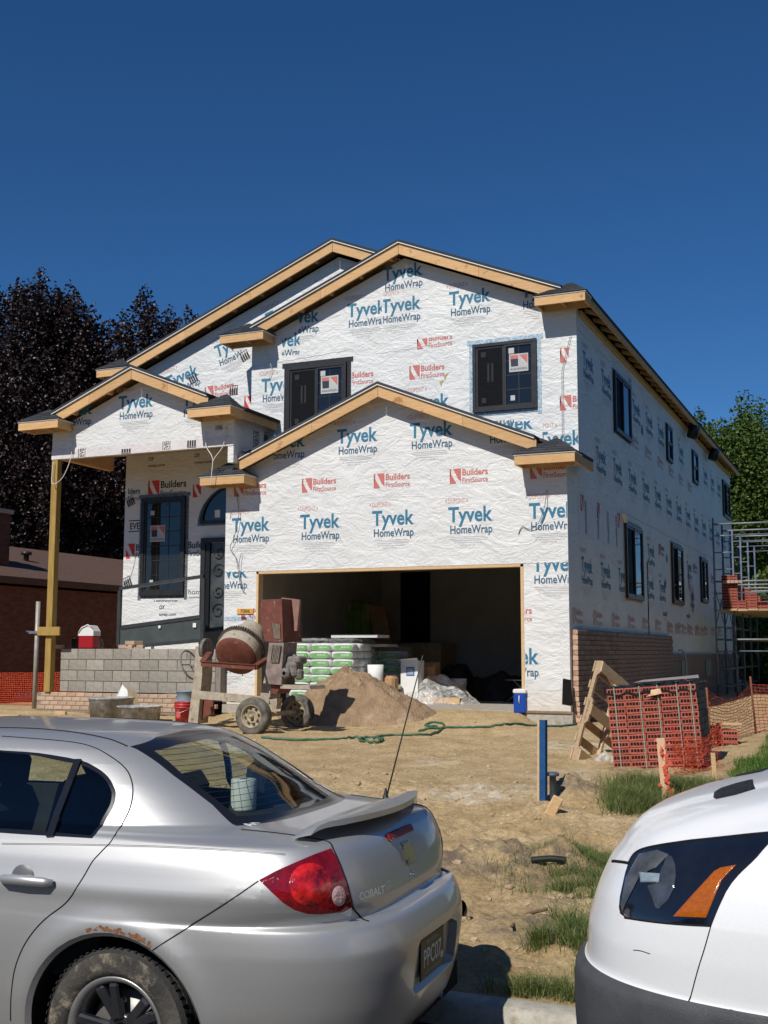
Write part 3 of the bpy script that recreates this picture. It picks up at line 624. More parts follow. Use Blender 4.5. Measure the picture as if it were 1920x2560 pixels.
window(PS, 3.62, 5.10, 5.15, 6.33, 2, 1, 1, (M_INK, .04), 0, False); window(PS, 9.32, 10.0, 5.46, 6.33, 2, 1, 1, (M_INK, .03), None, False, horiz=True); window(PS, 13.25, 14.08, 5.47, 6.33, 2, 1, 1, (M_INK, .03), None, False, horiz=True); window(PS, 19.3, 20.95, 5.2, 6.36, 2, 1, 1, None, 0, False)
window(PS, 4.33, 5.97, 1.98, 3.46, 2, 1, 1, (M_OSB, .05), 0, False); window(PS, 9.55, 11.08, 2.08, 3.5, 2, 1, 1, (M_OSB, .05), 0, False); window(PS, 14.1, 15.3, 2.3, 3.5, 2, 1, 1, (M_INK, .04), 0, False)
# half-round window over the door
def arch(plane, uc, v0, r, w_, n0, n1, mb, n=18, rin=None):
    pts = [(uc+r*math.cos(math.pi*k/n), v0+r*.9*math.sin(math.pi*k/n)) for k in range(n+1)]
    if rin:
        pi_ = [(uc+rin*math.cos(math.pi*k/n), v0+w_+(rin*.9-w_*.3)*math.sin(math.pi*k/n)) for k in range(n+1)]
        for k in range(n): plane.poly(mb, [pts[k], pts[k+1], pi_[k+1], pi_[k]], n0, n1)
        plane.poly(mb, [pts[0], pi_[0], pi_[n], pts[n]], n0, n1)
    else: plane.poly(mb, pts, n0, n1)
mb = MB(); arch(P2, -6.93, 3.44, .82, .055, .0, .055, mb, rin=.75); AW = mb.build('window', M_BLACK, HOUSE)
mb = MB(); arch(P2, -6.93, 3.46, .76, 0, .012, .016, mb); mb.build('pane', M_PANE, AW)
mb = MB(); arch(P2, -6.93, 3.40, .90, .05, .001, .006, mb, rin=.825); mb.build('flashing_tape', M_TAPE, AW)
mb = MB(); P2.box(mb, -7.42, -7.30, 3.55, 3.70, .018, .019); mb.build('sticker', M_WHITE, AW)
# front door with scroll ironwork
mb = MB(); P2.box(mb, -7.70, -7.60, .97, 3.15, 0, .07); P2.box(mb, -7.60, -6.40, 3.06, 3.15, 0, .07); DR = mb.build('door', M_BLACK, HOUSE)
mb = MB(); P2.box(mb, -7.599, -7.50, .98, 3.055, .0, .05); P2.box(mb, -7.499, -6.45, .98, 1.35, 0, .05); mb.build('door_leaf', pm('door_black', (.012, .012, .013), None, rough=.4), DR)
mb = MB(); P2.box(mb, -7.498, -6.45, 1.352, 3.05, .002, .006); mb.build('pane', pm('door_glass', (.035, .038, .04), (.09, .095, .095), 3, .25), DR)
def scroll(plane, uc, vc, r, turns, a0, sgn, n=.03):
    return [plane.P(uc+sgn*r*(1-t*.78)*math.cos(a0+t*turns*6.283), vc+r*(1-t*.78)*math.sin(a0+t*turns*6.283), n) for t in [i/28 for i in range(29)]]
for (vc, r, a0, sg) in ((1.72, .17, 0, 1), (2.10, .13, 3.1, 1), (2.5, .16, 0, 1), (2.85, .12, 3.1, 1)):
    mb = MB(); mb.tube(scroll(P2, -7.30, vc, r, 1.4, a0, sg), .009, 6); mb.build('iron_scroll', M_BLACK, DR)
mb = MB(); mb.tube([P2.P(-7.12, 1.36, .03), P2.P(-7.1, 3.0, .03)], .009, 6); mb.build('iron_bar', M_BLACK, DR)

# ------------------------------------------------------------------ wrap lettering
PM = [M_BLUE, M_NAVY, M_RED, M_DUP, M_GREY, M_INK, M_REDS]
def unit(kind, ink=None):
    """flat print, origin at lower-left of the big word; 2-D lists of (verts, faces, material)"""
    m = MB(); B = {'k': 5}.get(ink, 0); B2 = {'k': 5}.get(ink, 1)
    if kind in ('tyvek', 'tyvek_b'):
        text_fit(m, 'Tyvek', 0, 0, .78, .25, .022, B); m.add([(.79+.012*math.cos(a), .012+.012*math.sin(a), 0) for a in [k*.785 for k in range(8)]], [tuple(range(8))], 4)
        text_fit(m, 'HomeWrap', .035, -.20, .74, .135, .014, B2); m.add([(.79+.011*math.cos(a), -.19+.011*math.sin(a), 0) for a in [k*.785 for k in range(8)]], [tuple(range(8))], 4)
        text_fit(m, 'DUPONT', .00, .315, .30, .085, .004, 3)
        for s, x in ((-1, -.055), (1, .355)): m.add([(x-s*-.0, .357, 0), (x-s*.03, .395, 0), (x-s*.03, .32, 0)], [(0, 1, 2)], 3)
        for k, (a, b) in enumerate(((.04, .66), (.04, .70), (.10, .68))): m.add([(a, -.262-.028*k, 0), (b, -.262-.028*k, 0), (b, -.257-.028*k, 0), (a, -.257-.028*k, 0)], [(0, 1, 2, 3)], 4)
        text_fit(m, 'Call 1-800-448-9835 tyvek.com/homewrap', .10, -.365, .50, .022, .002, 4); text_fit(m, 'MADE IN THE USA', .20, -.41, .27, .026, -.004, 4)
    elif kind == 'bfs':
        s = .255; col = 6 if ink == 's' else 3 if ink == 'f' else 2; tx = 5 if ink == 's' else col
        m.add([(0, s, 0), (.03, s, 0), (.0, s*.0, 0)], [(0, 1, 2)], col)
        m.add([(.005, 0, 0), (.12, 0, 0), (.03, s*.62, 0), (.0, s*.9, 0)], [(0, 1, 2, 3)], col); m.add([(.06, s, 0), (.2, s, 0), (.2, s*.12, 0), (.15, s*.30, 0)], [(0, 1, 2, 3)], col)
        text_fit(m, 'Builders', .225, .135, .45, .105, .022, tx); text_fit(m, 'FirstSource', .225, .01, .45, .085, .009, tx)
    elif kind == 'ox': text_fit(m, 'OX', .12, .17, .13, .075, .02, 5, shear=.3); text_fit(m, 'oxep.com', .12, .04, .40, .055, .012, 5); text_fit(m, 'HomeGUARD', 0, .32, .55, .09, .02, 5)
    elif kind == 'everbilt': text_fit(m, 'EVERBILT', 0, 0, .62, .13, .02, 5); [m.add([(-.03, y_, 0), (.65, y_, 0), (.65, y_+.02, 0), (-.03, y_+.02, 0)], [(0, 1, 2, 3)], 5) for y_ in (-.055, .165)]
    elif kind == 'depot':
        m.add([(0, 0, 0), (.2, 0, 0), (.2, .012, 0), (0, .012, 0)], [(0, 1, 2, 3)], 5); m.add([(0, .188, 0), (.2, .188, 0), (.2, .2, 0), (0, .2, 0)], [(0, 1, 2, 3)], 5)
        for k in range(4): m.add([(.005+k*.05, .018, 0), (.042+k*.05, .018, 0), (.042+k*.05, .182, 0), (.005+k*.05, .13, 0)], [(0, 1, 2, 3)], 5)
    elif kind == 'homesup': text_fit(m, 'home', 0, .07, .36, .10, -.006, 5); text_fit(m, 'housewrap', .02, 0, .26, .03, 0, 5)
    elif kind == 'square': text_fit(m, 'HomeGUARD', 0, 0, .55, .10, .024, 5); text_fit(m, 'housewrap', 0, -.08, .4, .045, 0, 4)
    return m
_um = {}
def put(kind, plane, u, v, wallobj, clip=None, rot=0.0, sc=1.0, ink=None, n=.004, flip=False):
    """clip = (umin, umax, vmin, vmax) in wall coordinates"""
    key = (kind, ink)
    if key not in _um: _um[key] = unit(kind, ink)
    src = _um[key]; mb = MB(); mb.v = list(src.v); mb.f = list(src.f); mb.m = list(src.m); mb.sm = list(src.sm)
    ck = ('me', kind, ink, rot, sc)
    if clip is None and ck in _um: me = _um[ck]
    else:
        c, s = math.cos(rot)*sc, math.sin(rot)*sc; mb.v = [(x*c-y*s, x*s+y*c, 0) for x, y, z in mb.v]; me = mb.data('wrap_print', PM, False)
        if clip is None: _um[ck] = me
        else:
            bm = bmesh.new(); bm.from_mesh(me)
            for co, no in (((clip[0]-u, 0, 0), (-1, 0, 0)), ((clip[1]-u, 0, 0), (1, 0, 0)), ((0, clip[2]-v, 0), (0, -1, 0)), ((0, clip[3]-v, 0), (0, 1, 0))):
                bmesh.ops.bisect_plane(bm, geom=bm.verts[:]+bm.edges[:]+bm.faces[:], dist=1e-5, plane_co=co, plane_no=no, clear_outer=True)
            if not bm.faces: bm.free(); return
            bm.to_mesh(me); bm.free()
    link('wrap_print', me, wallobj, plane.P(u, v, n), plane.rot)
G = -6.38
for i in range(5):
    u = -6.25+i*1.402; put('tyvek', PG, u, 3.10, W_HEAD, (G, -.005, 2.4, 5) if i in (0, 4) else None); put('bfs', PG, u+.03, 3.745, W_HEAD, (G, -.005, 2.4, 5) if i == 4 else None)
for u, cl in ((-5.55, (-5.4, 0, 4.0, 4.86)), (-4.13, None), (-2.74, None), (-1.33, (-3, -.4, 4, 4.72))): put('tyvek', PG, u, 4.585, W_HEAD, cl)
put('tyvek', PG, -.60, 2.235, W_PR, (-.75, -.005, .1, 2.362)); put('tyvek', PG, -1.29, .75, W_PR, (-.735, -.005, .05, 2.3)); put('bfs', PG, -1.29, 1.42, W_PR, (-.735, -.01, 0, 2.3))
put('tyvek', PG, -6.69, 2.265, W_PL, (-6.38, -5.72, .1, 2.362)); put('bfs', PG, -6.02, 1.50, W_PL, (-6.38, -5.72, .1, 1.7)); put('tyvek', PG, -6.69, .75, W_PL, (-6.38, -5.72, .1, 2.362))
for u, v, cl, ro in ((-3.60, 7.72, (-5, -2, 7.50, 8.3), .03), (-4.33, 7.12, (-6, -3.63, 6, 9), .0), (-4.30+.66, 7.12, (-3.60, 0, 6, 9), .0), (-2.31, 7.10, None, .0), (-.97, 7.08, (-2, -.64, 6, 7.4), 0), (-5.70, 7.12, (-5.36, -4, 6, 9), 0), (-6.14, 5.86, (-6.35, -5.66, 5, 7), 0), (-6.06, 6.70, (-5.70, -5.33, 6.52, 6.98), 0), (-3.10, 5.26, (-3.3, -1.9, 4.9, 6), 0), (-.72, 4.42, (-.62, -.005, 3.9, 5.05), 0), (-1.90, 5.07, (-1.9, -.9, 4.4, 4.93), 0)): put('tyvek', P1, u, v, W_UP, cl, ro)
for u, v, cl in ((-3.08, 5.815, None), (-4.47, 5.82, (-4.23, -3, 5, 7)), (-2.93, 6.36, (-4, -1.9, 6.36, 6.55)), (-.29, 5.85, (-.6, -.14, 5, 7)), (-.31, 5.02, (-.6, -.005, 4.8, 6))): put('bfs', P1, u, v, W_UP, cl)
put('tyvek', P2, -8.62, 6.25, W_MAIN, (-9.5, -6.4, 5.5, 9), .30); put('tyvek', P2, -7.46, 6.78, W_MAIN, (-9.5, -6.87, 5.5, 9), .30); put('tyvek', P2, -6.3, 7.32, W_MAIN, (-9, -3, 5, 8.6), .30); put('tyvek', P2, -5.1, 7.75, W_MAIN, (-9, -3, 5, 8.1), .30)
put('bfs', P2, -6.80, 5.68, W_MAIN, (-6.9, -6.61, 5, 6.2), 0, 1, 's'); put('bfs', P2, -7.7, 5.95, W_MAIN, None, .10); put('depot', P2, -8.05, 6.28, W_MAIN, None, .5); put('depot', P2, -7.15, 5.98, W_MAIN); put('depot', P2, -6.85, 6.62, W_MAIN, None, .5)
put('bfs', P2, -9.02, 4.03, W_MAIN, None, 0, 1.35, 's'); put('bfs', P2, -7.95, 3.98, W_MAIN, (-8, -7.76, 3.5, 4.5), 0, 1.0, 's'); put('bfs', P2, -9.55, 2.80, W_MAIN, (-9.52, -9.21, 2.5, 3.3), 0, 1.2, 's'); put('bfs', P2, -8.32, 2.80, W_MAIN, (-8.03, -7.72, 2.5, 3.3), 0, 1.25, 's'); put('bfs', P2, -9.95, 3.98, W_MAIN, (-9.52, -9.22, 3, 5), 0, 1.1, 's')
put('ox', P2, -9.15, 4.62, W_MAIN); put('ox', P2, -8.05, 4.62, W_MAIN); put('homesup', P2, -8.0, 1.98, W_MAIN, (-8.02, -7.72, 1.5, 2.5)); put('ox', P2, -8.8, 1.60, W_MAIN, (-9, -7, 1.6, 1.95)); put('everbilt', P2, -9.44, 3.4, W_MAIN, (-9.56, -9.2, 3, 4)); put('depot', P2, -9.5, 3.85, W_MAIN, None, .4); put('depot', P2, -9.52, 2.2, W_MAIN, None, .4)
put('tyvek', PP, -8.50, 5.47, W_PORCH, (-9.9, -6.1, 4.8, 6)); put('tyvek', PP, -9.90, 5.44, W_PORCH, (-9.62, -6.1, 4.8, 5.70)); put('tyvek', PP, -7.07, 5.41, W_PORCH, (-7.3, -6.66, 4.8, 5.68))
put('everbilt', PP, -9.27, 4.62, W_PORCH, (-9.4, -9.2, 4.6, 4.78), 1.57, .7, None, .0105); put('depot', PP, -8.40, 4.61, W_PORCH, (-9, -8, 4.61, 4.70), 0, 1.1, None, .0105); put('everbilt', PP, -7.35, 4.6, W_PORCH, (-7.6, -7.1, 4.62, 4.78), 1.57, .7, None, .0105); put('depot', PP, -6.95, 4.62, W_PORCH, (-8, -6, 4.62, 4.76), 0, 1.0, None, .0105)
put('everbilt', PPS, .28, 5.0, W_PSIDE, (0, .6, 4.35, 5.08), -1.57, .9); put('depot', PPS, .62, 4.85, W_PSIDE, (0, .78, 4.4, 5.1)); put('depot', PPS, -.2, 4.35, W_PSIDE, (-.4, .3, 4.31, 5)); put('everbilt', PP, -6.35, 4.93, W_PORCH, (-6.5, -6.2, 4.85, 5.1), 0, .35)
# side wall
for k in range(14): put('tyvek', PS, 2.07+k*1.405, 4.36, W_SIDE)
for k in range(14):
    u = 1.22+k*1.41
    if not (2.9 < u < 5.15 or 8.5 < u < 10.05 or 12.4 < u < 14.1 or 18.5 < u): put('tyvek', PS, u, 5.90, W_SIDE)
for k in range(13):
    u = .84+k*1.42
    if not (3.5 < u < 6.0 or 8.7 < u < 11.1 or 13.2 < u < 15.3): put('tyvek', PS, u, 2.28, W_SIDE)
put('tyvek', PS, 3.72, 2.28, W_SIDE, (3.6, 4.27, 1.5, 3)); put('tyvek', PS, 6.68, 3.0, W_SIDE); put('tyvek', PS, 11.9, 3.0, W_SIDE)
for k in range(15): put('bfs', PS, .21+k*1.43, 1.40, W_SIDE, None, 0, 1, 'f')
for k in range(6): put('bfs', PS, 5.3+k*1.43, 5.12, W_SIDE, None, 0, 1, 'f')
for k in range(6): put('bfs', PS, 8.9+k*1.0, 1.36, W_SIDE, None, 0, 1, 'f', .006)
mb = MB(); PS.box(mb, .68, 4.24, 2.86, 3.62, .001, .003); mb.build('wrap_patch', pm('wrap_patch', (.60, .59, .60), (.68, .67, .67), 5, .5, .6, 9, bdist=.03), HOUSE)
for k, u in enumerate((1.0, 1.9, 2.7, 3.4)): put('square', PS, u+.25, 2.93, W_SIDE, (0, 4.2, 2.88, 3.6), 1.57, 1.05, None, .006)
for u in (.86, 2.05, 3.75): put('bfs', PS, u, 3.30, W_SIDE, (u-.05, u+.21, 2.9, 3.6), 0, 1.1, 's', .006)
for u, v, kd in ((8.0, 3.1, 'bfs'), (8.9, 3.0, 'depot'), (12.2, 2.55, 'everbilt'), (12.9, 3.0, 'bfs'), (8.3, 1.75, 'square'), (8.6, 2.4, 'depot'), (11.6, 1.8, 'square'), (12.7, 2.0, 'everbilt'), (5.3, 5.9, 'everbilt'), (6.3, 5.55, 'depot'), (5.2, 5.3, 'everbilt'), (16.2, 2.9, 'bfs')): put(kd, PS, u, v, W_SIDE, None, 0 if kd != 'everbilt' else 1.57, 1, 's' if kd == 'bfs' else None, .006)
for z, a, b in ((3.64, 4.3, 21), (6.42, .9, 3.4)):
    mb = MB(); mb.tube([PS.P(a+(b-a)*i/30, z+.012*math.sin(i*1.3), .003) for i in range(31)], .006, 5); mb.build('wrap_seam', M_GREY, HOUSE)
# strip of tape at the left pier, overlap seams, corner staple lines
mb = MB(); PG.box(mb, -6.37, -5.75, 1.49, 1.56, .002, .004); mb.build('flashing_tape', M_TAPEB, HOUSE)
for (pl, a, b, n_) in ((P1, (-3.75, 6.36), (-2.2, 6.44), .004), (PG, (-6.38, 2.372), (-5.72, 2.372), .006), (PG, (-.75, 2.372), (0, 2.372), .006), (P1, (-6.35, 6.38), (-4.2, 6.50), .004)):
    mb = MB(); mb.tube([pl.P(a[0]+(b[0]-a[0])*i/20, a[1]+(b[1]-a[1])*i/20+.012*math.sin(i*2.1), n_) for i in range(21)], .004, 4); mb.build('wrap_seam', M_WHITE, HOUSE)
mb = MB()
for k in range(120):
    t = k/119; p = (-.10-.15*min(1, t/.3), 6.28-1.9*t) if t < .3 else (-.25-.02*(t-.3), 6.28-1.9*t)
    for s in (-.014, .014): P1.box(mb, p[0]+s-.006, p[0]+s+.006, p[1]-.003, p[1]+.003, .002, .005)
mb.build('staple_line', M_INK, HOUSE)
mb = MB()
for (u, v) in ((-2.42, 5.83), (-2.5, 5.72)): P1.poly(mb, [(u, v), (u+.10, v+.04), (u+.05, v-.02), (u+.03, v-.09)], .003, .005)
mb.build('wrap_tear', M_OSB, HOUSE)
# loose cables hanging off the walls
m_cab = pm('cable_white', (.66, .65, .62), None, rough=.5); m_cabk = pm('cable_grey', (.12, .12, .12), None, rough=.5)
def cable(pts, r=.008, mat=None):
    P = [Vector(p) for p in pts]; out = []
    for i in range(len(P)-1):
        p0, p1, p2, p3 = P[max(i-1, 0)], P[i], P[i+1], P[min(i+2, len(P)-1)]
        for k in range(6):
            t = k/6; out.append(.5*((2*p1)+(p2-p0)*t+(2*p0-5*p1+4*p2-p3)*t*t+(3*p1-p0-3*p2+p3)*t**3))
    out.append(P[-1]); mb = MB(); mb.tube(out, r, 5); return mb.build('cable', mat or m_cab, HOUSE)
cable([PP.P(-9.55, 4.95, .02), PP.P(-9.53, 4.6, .06), PP.P(-9.68, 4.22, .1), PP.P(-9.93, 4.13, .09), PP.P(-9.95, 4.55, .05)])
cable([PP.P(-6.55, 4.90, .02), PP.P(-6.5, 4.62, .07), PP.P(-6.33, 4.38, .12), PP.P(-6.34, 4.1, .12), PP.P(-6.36, 3.9, .1)]); cable([PP.P(-6.12, 4.96, .02), PP.P(-6.15, 4.6, .06), PP.P(-6.31, 4.36, .1), PP.P(-6.33, 4.15, .11)])
cable([PG.P(-.33, 3.55, .02), PG.P(-.35, 3.3, .08), PG.P(-.46, 3.02, .06), PG.P(-.62, 2.92, .03), PG.P(-.75, 2.97, .02), PG.P(-.82, 2.85, .012)], .006, m_cabk)
cable([PG.P(-6.15, 3.80, .02), PG.P(-6.08, 3.4, .05), PG.P(-6.16, 3.0, .06), PG.P(-6.25, 2.8, .05), PG.P(-6.12, 2.6, .05), PG.P(-6.02, 2.1, .04), PG.P(-5.93, 1.98, .03)], .006, m_cabk); cable([PG.P(-6.02, 2.7, .04), PG.P(-6.05, 2.5, .06), PG.P(-6.03, 2.2, .04)], .005, m_cabk)
cable([P1.P(-6.05, 6.6, .02), P1.P(-5.95, 6.45, .07), P1.P(-5.9, 6.3, .06), P1.P(-5.96, 6.1, .03)], .006)
# house number board (plank screwed to the pier)
mb = MB(); PG.box(mb, -6.10, -5.77, 1.605, 1.70, .003, .022); NB = mb.build('number_board', pm('orange_board', (.58, .30, .04), (.66, .38, .08), 9, .7), HOUSE)
q = MB(); text_fit(q, '7086', 0, 0, .20, .06, .01, 0); link('painted_number', q.data('painted_number', M_INK, False), NB, PG.P(-6.03, 1.625, .0235), PG.rot)
# crumpled black flashing at the brick corner
mb = MB()
for k in range(5): PG.poly(mb, [(-.14+.012*k, .12+.03*k), (-.01+.015*k, .10), (.02, .5-.02*k), (-.12+.01*k, .52)], .004+.006*k, .008+.006*k)
mb.build('flashing_scrap', pm('black_film', (.012, .012, .012), None, rough=.18), HOUSE)
mb = MB(); PS.poly(mb, [(4.05, 3.60), (4.22, 3.62), (4.3, 3.44), (4.2, 3.5)], .01, .08); mb.build('vent_cover', M_WHITE, HOUSE)

# ------------------------------------------------------------------ brick veneer on the side wall
M_BRICKF = pm('brick_face_grey', (.15, .112, .095), (.29, .23, .195), 22, .9, .5, 60, rnd=.28, stretch=(1, 1, 1))
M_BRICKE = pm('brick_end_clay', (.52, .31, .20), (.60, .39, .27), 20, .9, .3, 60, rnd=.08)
M_MORTAR = pm('mortar', (.20, .17, .14), (.27, .235, .2), 12, .95, .5, 90)
def brick_mesh(name, lx, ly, lz, end_axis):
    mb = MB(); b = .004
    mb.box((0, 0, 0), (lx, ly, lz), bev=b); me = mb.data(name, [M_BRICKF, M_BRICKE])
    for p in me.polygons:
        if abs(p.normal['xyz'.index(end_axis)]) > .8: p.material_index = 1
    return me
CO, BL = .0813, .203
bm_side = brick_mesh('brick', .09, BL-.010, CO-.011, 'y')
VEN = MB(); VEN.box((.045, 4.55, .53), (.076, 8.84, 1.54)); VEN.box((.045, 15.2, .33), (.07, 12.35, 1.10)); V_ = VEN.build('brick_veneer', M_MORTAR, HOUSE)
rest = MB(); cnt = 0
for k in range(19):
    z = -.25+CO*(k+.5); y0 = .125 if k % 2 == 0 else .125-BL/2
    y = y0+BL/2; 
    n = 0
    while y < 8.95:
        L_ = BL; yc = y
        if y-BL/2 < .12: yc = .125+BL/4-.002; hb = True
        else: hb = False
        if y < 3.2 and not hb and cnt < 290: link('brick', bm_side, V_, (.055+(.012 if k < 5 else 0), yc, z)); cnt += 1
        else: rest.box((.055+(.012 if k < 5 else 0), yc, z), (.09, (BL/2 if hb else BL)-.010, CO-.011))
        y += BL
for k in range(14):
    z = -.25+CO*(k+.5); y = 9.06+(BL/2 if k % 2 else 0)
    while y < 21.3:
        rest.box((.052, y, z), (.085, BL-.010, CO-.011)); y += BL
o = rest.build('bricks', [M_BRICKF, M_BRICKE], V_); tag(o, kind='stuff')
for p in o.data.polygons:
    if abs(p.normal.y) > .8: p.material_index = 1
for y in (10.5, 14.4):
    mb = MB(); PS.box(mb, y-.5, y+.5, .30, .74, .09, .108); mb.build('vent_opening', M_BLACK, HOUSE)
cable([(.12, 9.55, .98), (.2, 9.7, .95), (.24, 9.85, .7), (.2, 9.95, .35), (.25, 10.0, .05)], .022, pm('conduit', (.45, .46, .40), None, rough=.5))
# ================================================================== porch wall of blocks on a brick ledge
K4 = .24111
def r4(x, y): return (x*.42194, 1160+y*.42194)
def r5(x, y): return (540+x*.42194, 1160+y*.42194)
def r6(x, y): return (1220+x*.42194, 1260+y*.42194)
def c9(x, y): return (460+x*K4, 1450+y*K4)
PW = empty('porch_block_wall', (-8.1, -.2, -.2)); tag(PW, 'grey concrete block porch wall standing on a tan brick ledge', 'block wall')
def child(o, parent):      # keep world place while parenting to an unrotated empty
    o.parent = parent; o.location = Vector(o.location)-parent.location; return o
M_CMU = pm('concrete_block', (.27, .245, .205), (.36, .33, .28), 12, .95, .6, 90, rnd=.14)
mb = MB(); mb.box((-8.1, -.095, .57), (3.56, .18, .80)); mb.box((-8.32, -.30, -.02), (3.78, .22, .355)); child(mb.build('mortar_core', M_MORTAR), PW)
def cmu(w_):
    mb = MB(); mb.box((0, 0, 0), (w_-.010, .19, .193), bev=.005); return mb.data('block', M_CMU)
CM = {a: cmu(a) for a in (.406, .203)}
for r in range(4):
    x = -9.87; z = .172+.2025*(r+.5); first = (r % 2 == 0)
    if first: child(link('block', CM[.203], None, (x+.1015, -.105, z)), PW); x += .203
    while x < -6.45:
        w_ = .406 if x+.406 < -6.25 else .203
        child(link('block', CM[w_], None, (x+w_/2, -.105, z)), PW); x += w_
M_BRICKT = pm('brick_tan', (.40, .28, .19), (.52, .38, .27), 16, .9, .4, 60, rnd=.14)
mb = MB(); mb.box((0, 0, 0), (.193, .09, .071), bev=.004); bt = mb.data('brick', M_BRICKT)
for r in range(4):
    x = -10.22+(.1 if r % 2 else 0)
    while x < -6.42:
        child(link('brick', bt, None, (x+.1, -.375, -.155+.0813*(r+.5))), PW); x += .203
    
def thing_mesh(name, mb, mats, label, cat, group=None, smooth_angle=None):
    return tag(mb.build(name, mats, None, smooth_angle=smooth_angle), label, cat, group)
# things standing on the porch wall
mb = MB(); mb.box((0, 0, 0), (.193, .09, .071), bev=.004); bl = mb.data('loose_brick', M_BRICKT)
for i, (px, py, dz, a) in enumerate(((350, 1090, 0, 0), (725, 1085, 0, .1), (770, 1085, 0, -.2), (815, 1085, 0, .2), (775, 1062, .072, .3), (803, 1066, .072, 1.2))):
    p = bp(*r4(px, py), Y=-.10); o = link('loose_brick', bl, None, (p.x, -.10+(i % 2)*.05, .9825+.0355+dz), (0, 0, a)); tag(o, 'loose tan brick lying on top of the porch block wall', 'brick', 'loose bricks on the porch wall')
p = bp(*r4(522, 1095), Y=.0); C_ = empty('picnic_cooler', (p.x, .02, .983), .05); tag(C_, 'red picnic cooler with a white tent-shaped lid on the porch wall', 'cooler')
mb = MB(); mb.box((0, 0, .12), (.34, .23, .24), bev=.02); mb.build('body', pm('cooler_red', (.33, .012, .018), None, rough=.35), C_)
mb = MB(); mb.prism([(-.17, .242), (.175, .242), (.175, .33), (.10, .435), (.02, .445), (-.10, .39), (-.17, .28)], 'y', -.118, .118); mb.build('lid', pm('cooler_white', (.72, .71, .68), None, rough=.4), C_)
mb = MB(); mb.tube([(-.16, -.125, .30), (-.08, -.13, .40), (.05, -.13, .45), (.14, -.125, .40)], .012, 6); mb.build('handle', MATS['cooler_white'], C_)
p = bp(*r4(442, 1095), Y=.0); mb = MB(); mb.lathe([(.085, 0), (.10, .19), (.108, .19), (.108, .20), (.095, .195), (.08, .01)], 20, Matrix.Translation((p.x, .03, .983)), cap0=True); thing_mesh('bucket', mb, pm('bucket_black', (.012, .012, .013), None, rough=.45), 'black plastic bucket beside the red picnic cooler', 'bucket')
p = bp(*r4(600, 1095), Y=-.05); mb = MB(); mb.lathe([(.03, 0), (.034, .02), (.034, .13), (.028, .155), (.013, .185), (.013, .205), (.001, .206)], 14, Matrix.Translation((p.x, -.05, .983)), cap0=True); thing_mesh('water_bottle', mb, glass_material('clear_plastic', (.8, .82, .84), .92, .1), 'clear plastic water bottle on the porch wall by the cooler', 'bottle')
# big unglazed door frame leaning across the porch
FRM = empty('storm_door_frame', (0, .35, .98)); tag(FRM, 'large black aluminium window frame propped on the porch with a grey lower panel', 'window frame')
def q4(x, y, Y=.35): p = bp(*r4(x, y), Y=Y); return Vector((p.x, Y, p.z))
tl, tr, br, bl_ = q4(712, 738), q4(1207, 665), q4(1200, 1045), q4(702, 1090); ml, mr = q4(710, 968), q4(1203, 905)
m_fr = pm('frame_grey', (.035, .036, .038), (.05, .05, .052), 6, .4); m_pan = pm('panel_grey', (.055, .065, .06), (.075, .085, .08), 4, .25, spec=.5)
def fbeam(nm, a, b, w_, mat=m_fr): mb = MB(); mb.beam(a, b, .06, w_, up=(0, 0, 1) if abs((b-a).normalized().z) < .8 else (1, 0, 0)); o = mb.build(nm, mat); child(o, FRM)
for nm, a, b, w_ in (('top_rail', tl, tr, .06), ('stile', tl+Vector((0, 0, -.035)), bl_+Vector((0, 0, .03)), .07), ('stile', tr+Vector((0, 0, -.035)), br+Vector((0, 0, .03)), .07), ('bottom_rail', bl_, br, .06), ('mid_rail', ml+Vector((.04, 0, 0)), mr-Vector((.04, 0, 0)), .07)): fbeam(nm, a, b, w_)
mb = MB(); e = Vector((0, .012, 0)); mb.add([ml-e, mr-e, br-e, bl_-e, ml+e, mr+e, br+e, bl_+e], [(0, 1, 2, 3), (7, 6, 5, 4), (0, 4, 5, 1), (1, 5, 6, 2), (2, 6, 7, 3), (3, 7, 4, 0)]); child(mb.build('lower_panel', m_pan), FRM)
mb = MB(); q = q4(945, 965, .31); mb.box(q, (.05, .01, .05)); q = q4(1152, 955, .31); mb.box(q, (.07, .004, .08)); child(mb.build('sticker', M_WHITE), FRM)

# pipe post at the left with clamp
b0 = gpt(*r4(200, 1450)); YP = -.75; b0 = bp(*r4(202, 1452), Z=-.2); b0 = Vector((b0.x, b0.y, gz(b0.x, b0.y))); top = bp(*r4(227, 815), Y=b0.y)
PO = empty('pipe_post', b0); tag(PO, 'weathered steel pipe standing in the soil left of the wooden porch post', 'pipe')
mb = MB(); mb.tube([(0, 0, -.1), (top.x-b0.x, 0, top.z-b0.z)], .045, 12); mb.build('pipe', pm('pipe_steel', (.30, .28, .24), (.42, .40, .35), 10, .55, .2, 40, metal=.3), PO)
mb = MB(); c = bp(*r4(212, 998), Y=b0.y)-b0; mb.box((c.x, -.05, c.z), (.22, .06, .05)); mb.tube([(c.x-.18, -.06, c.z+.02), (c.x+.05, -.06, c.z)], .018, 8); mb.build('clamp', M_STEEL, PO)
q = bp(*r4(295, 990), Y=-.5); mb = MB(); mb.beam((q.x-.28, -.50, q.z), (q.x+.24, -.50, q.z), .038, .16); thing_mesh('nailer_block', mb, M_TREATED, 'short plank nailed across the wooden porch post', 'plank')

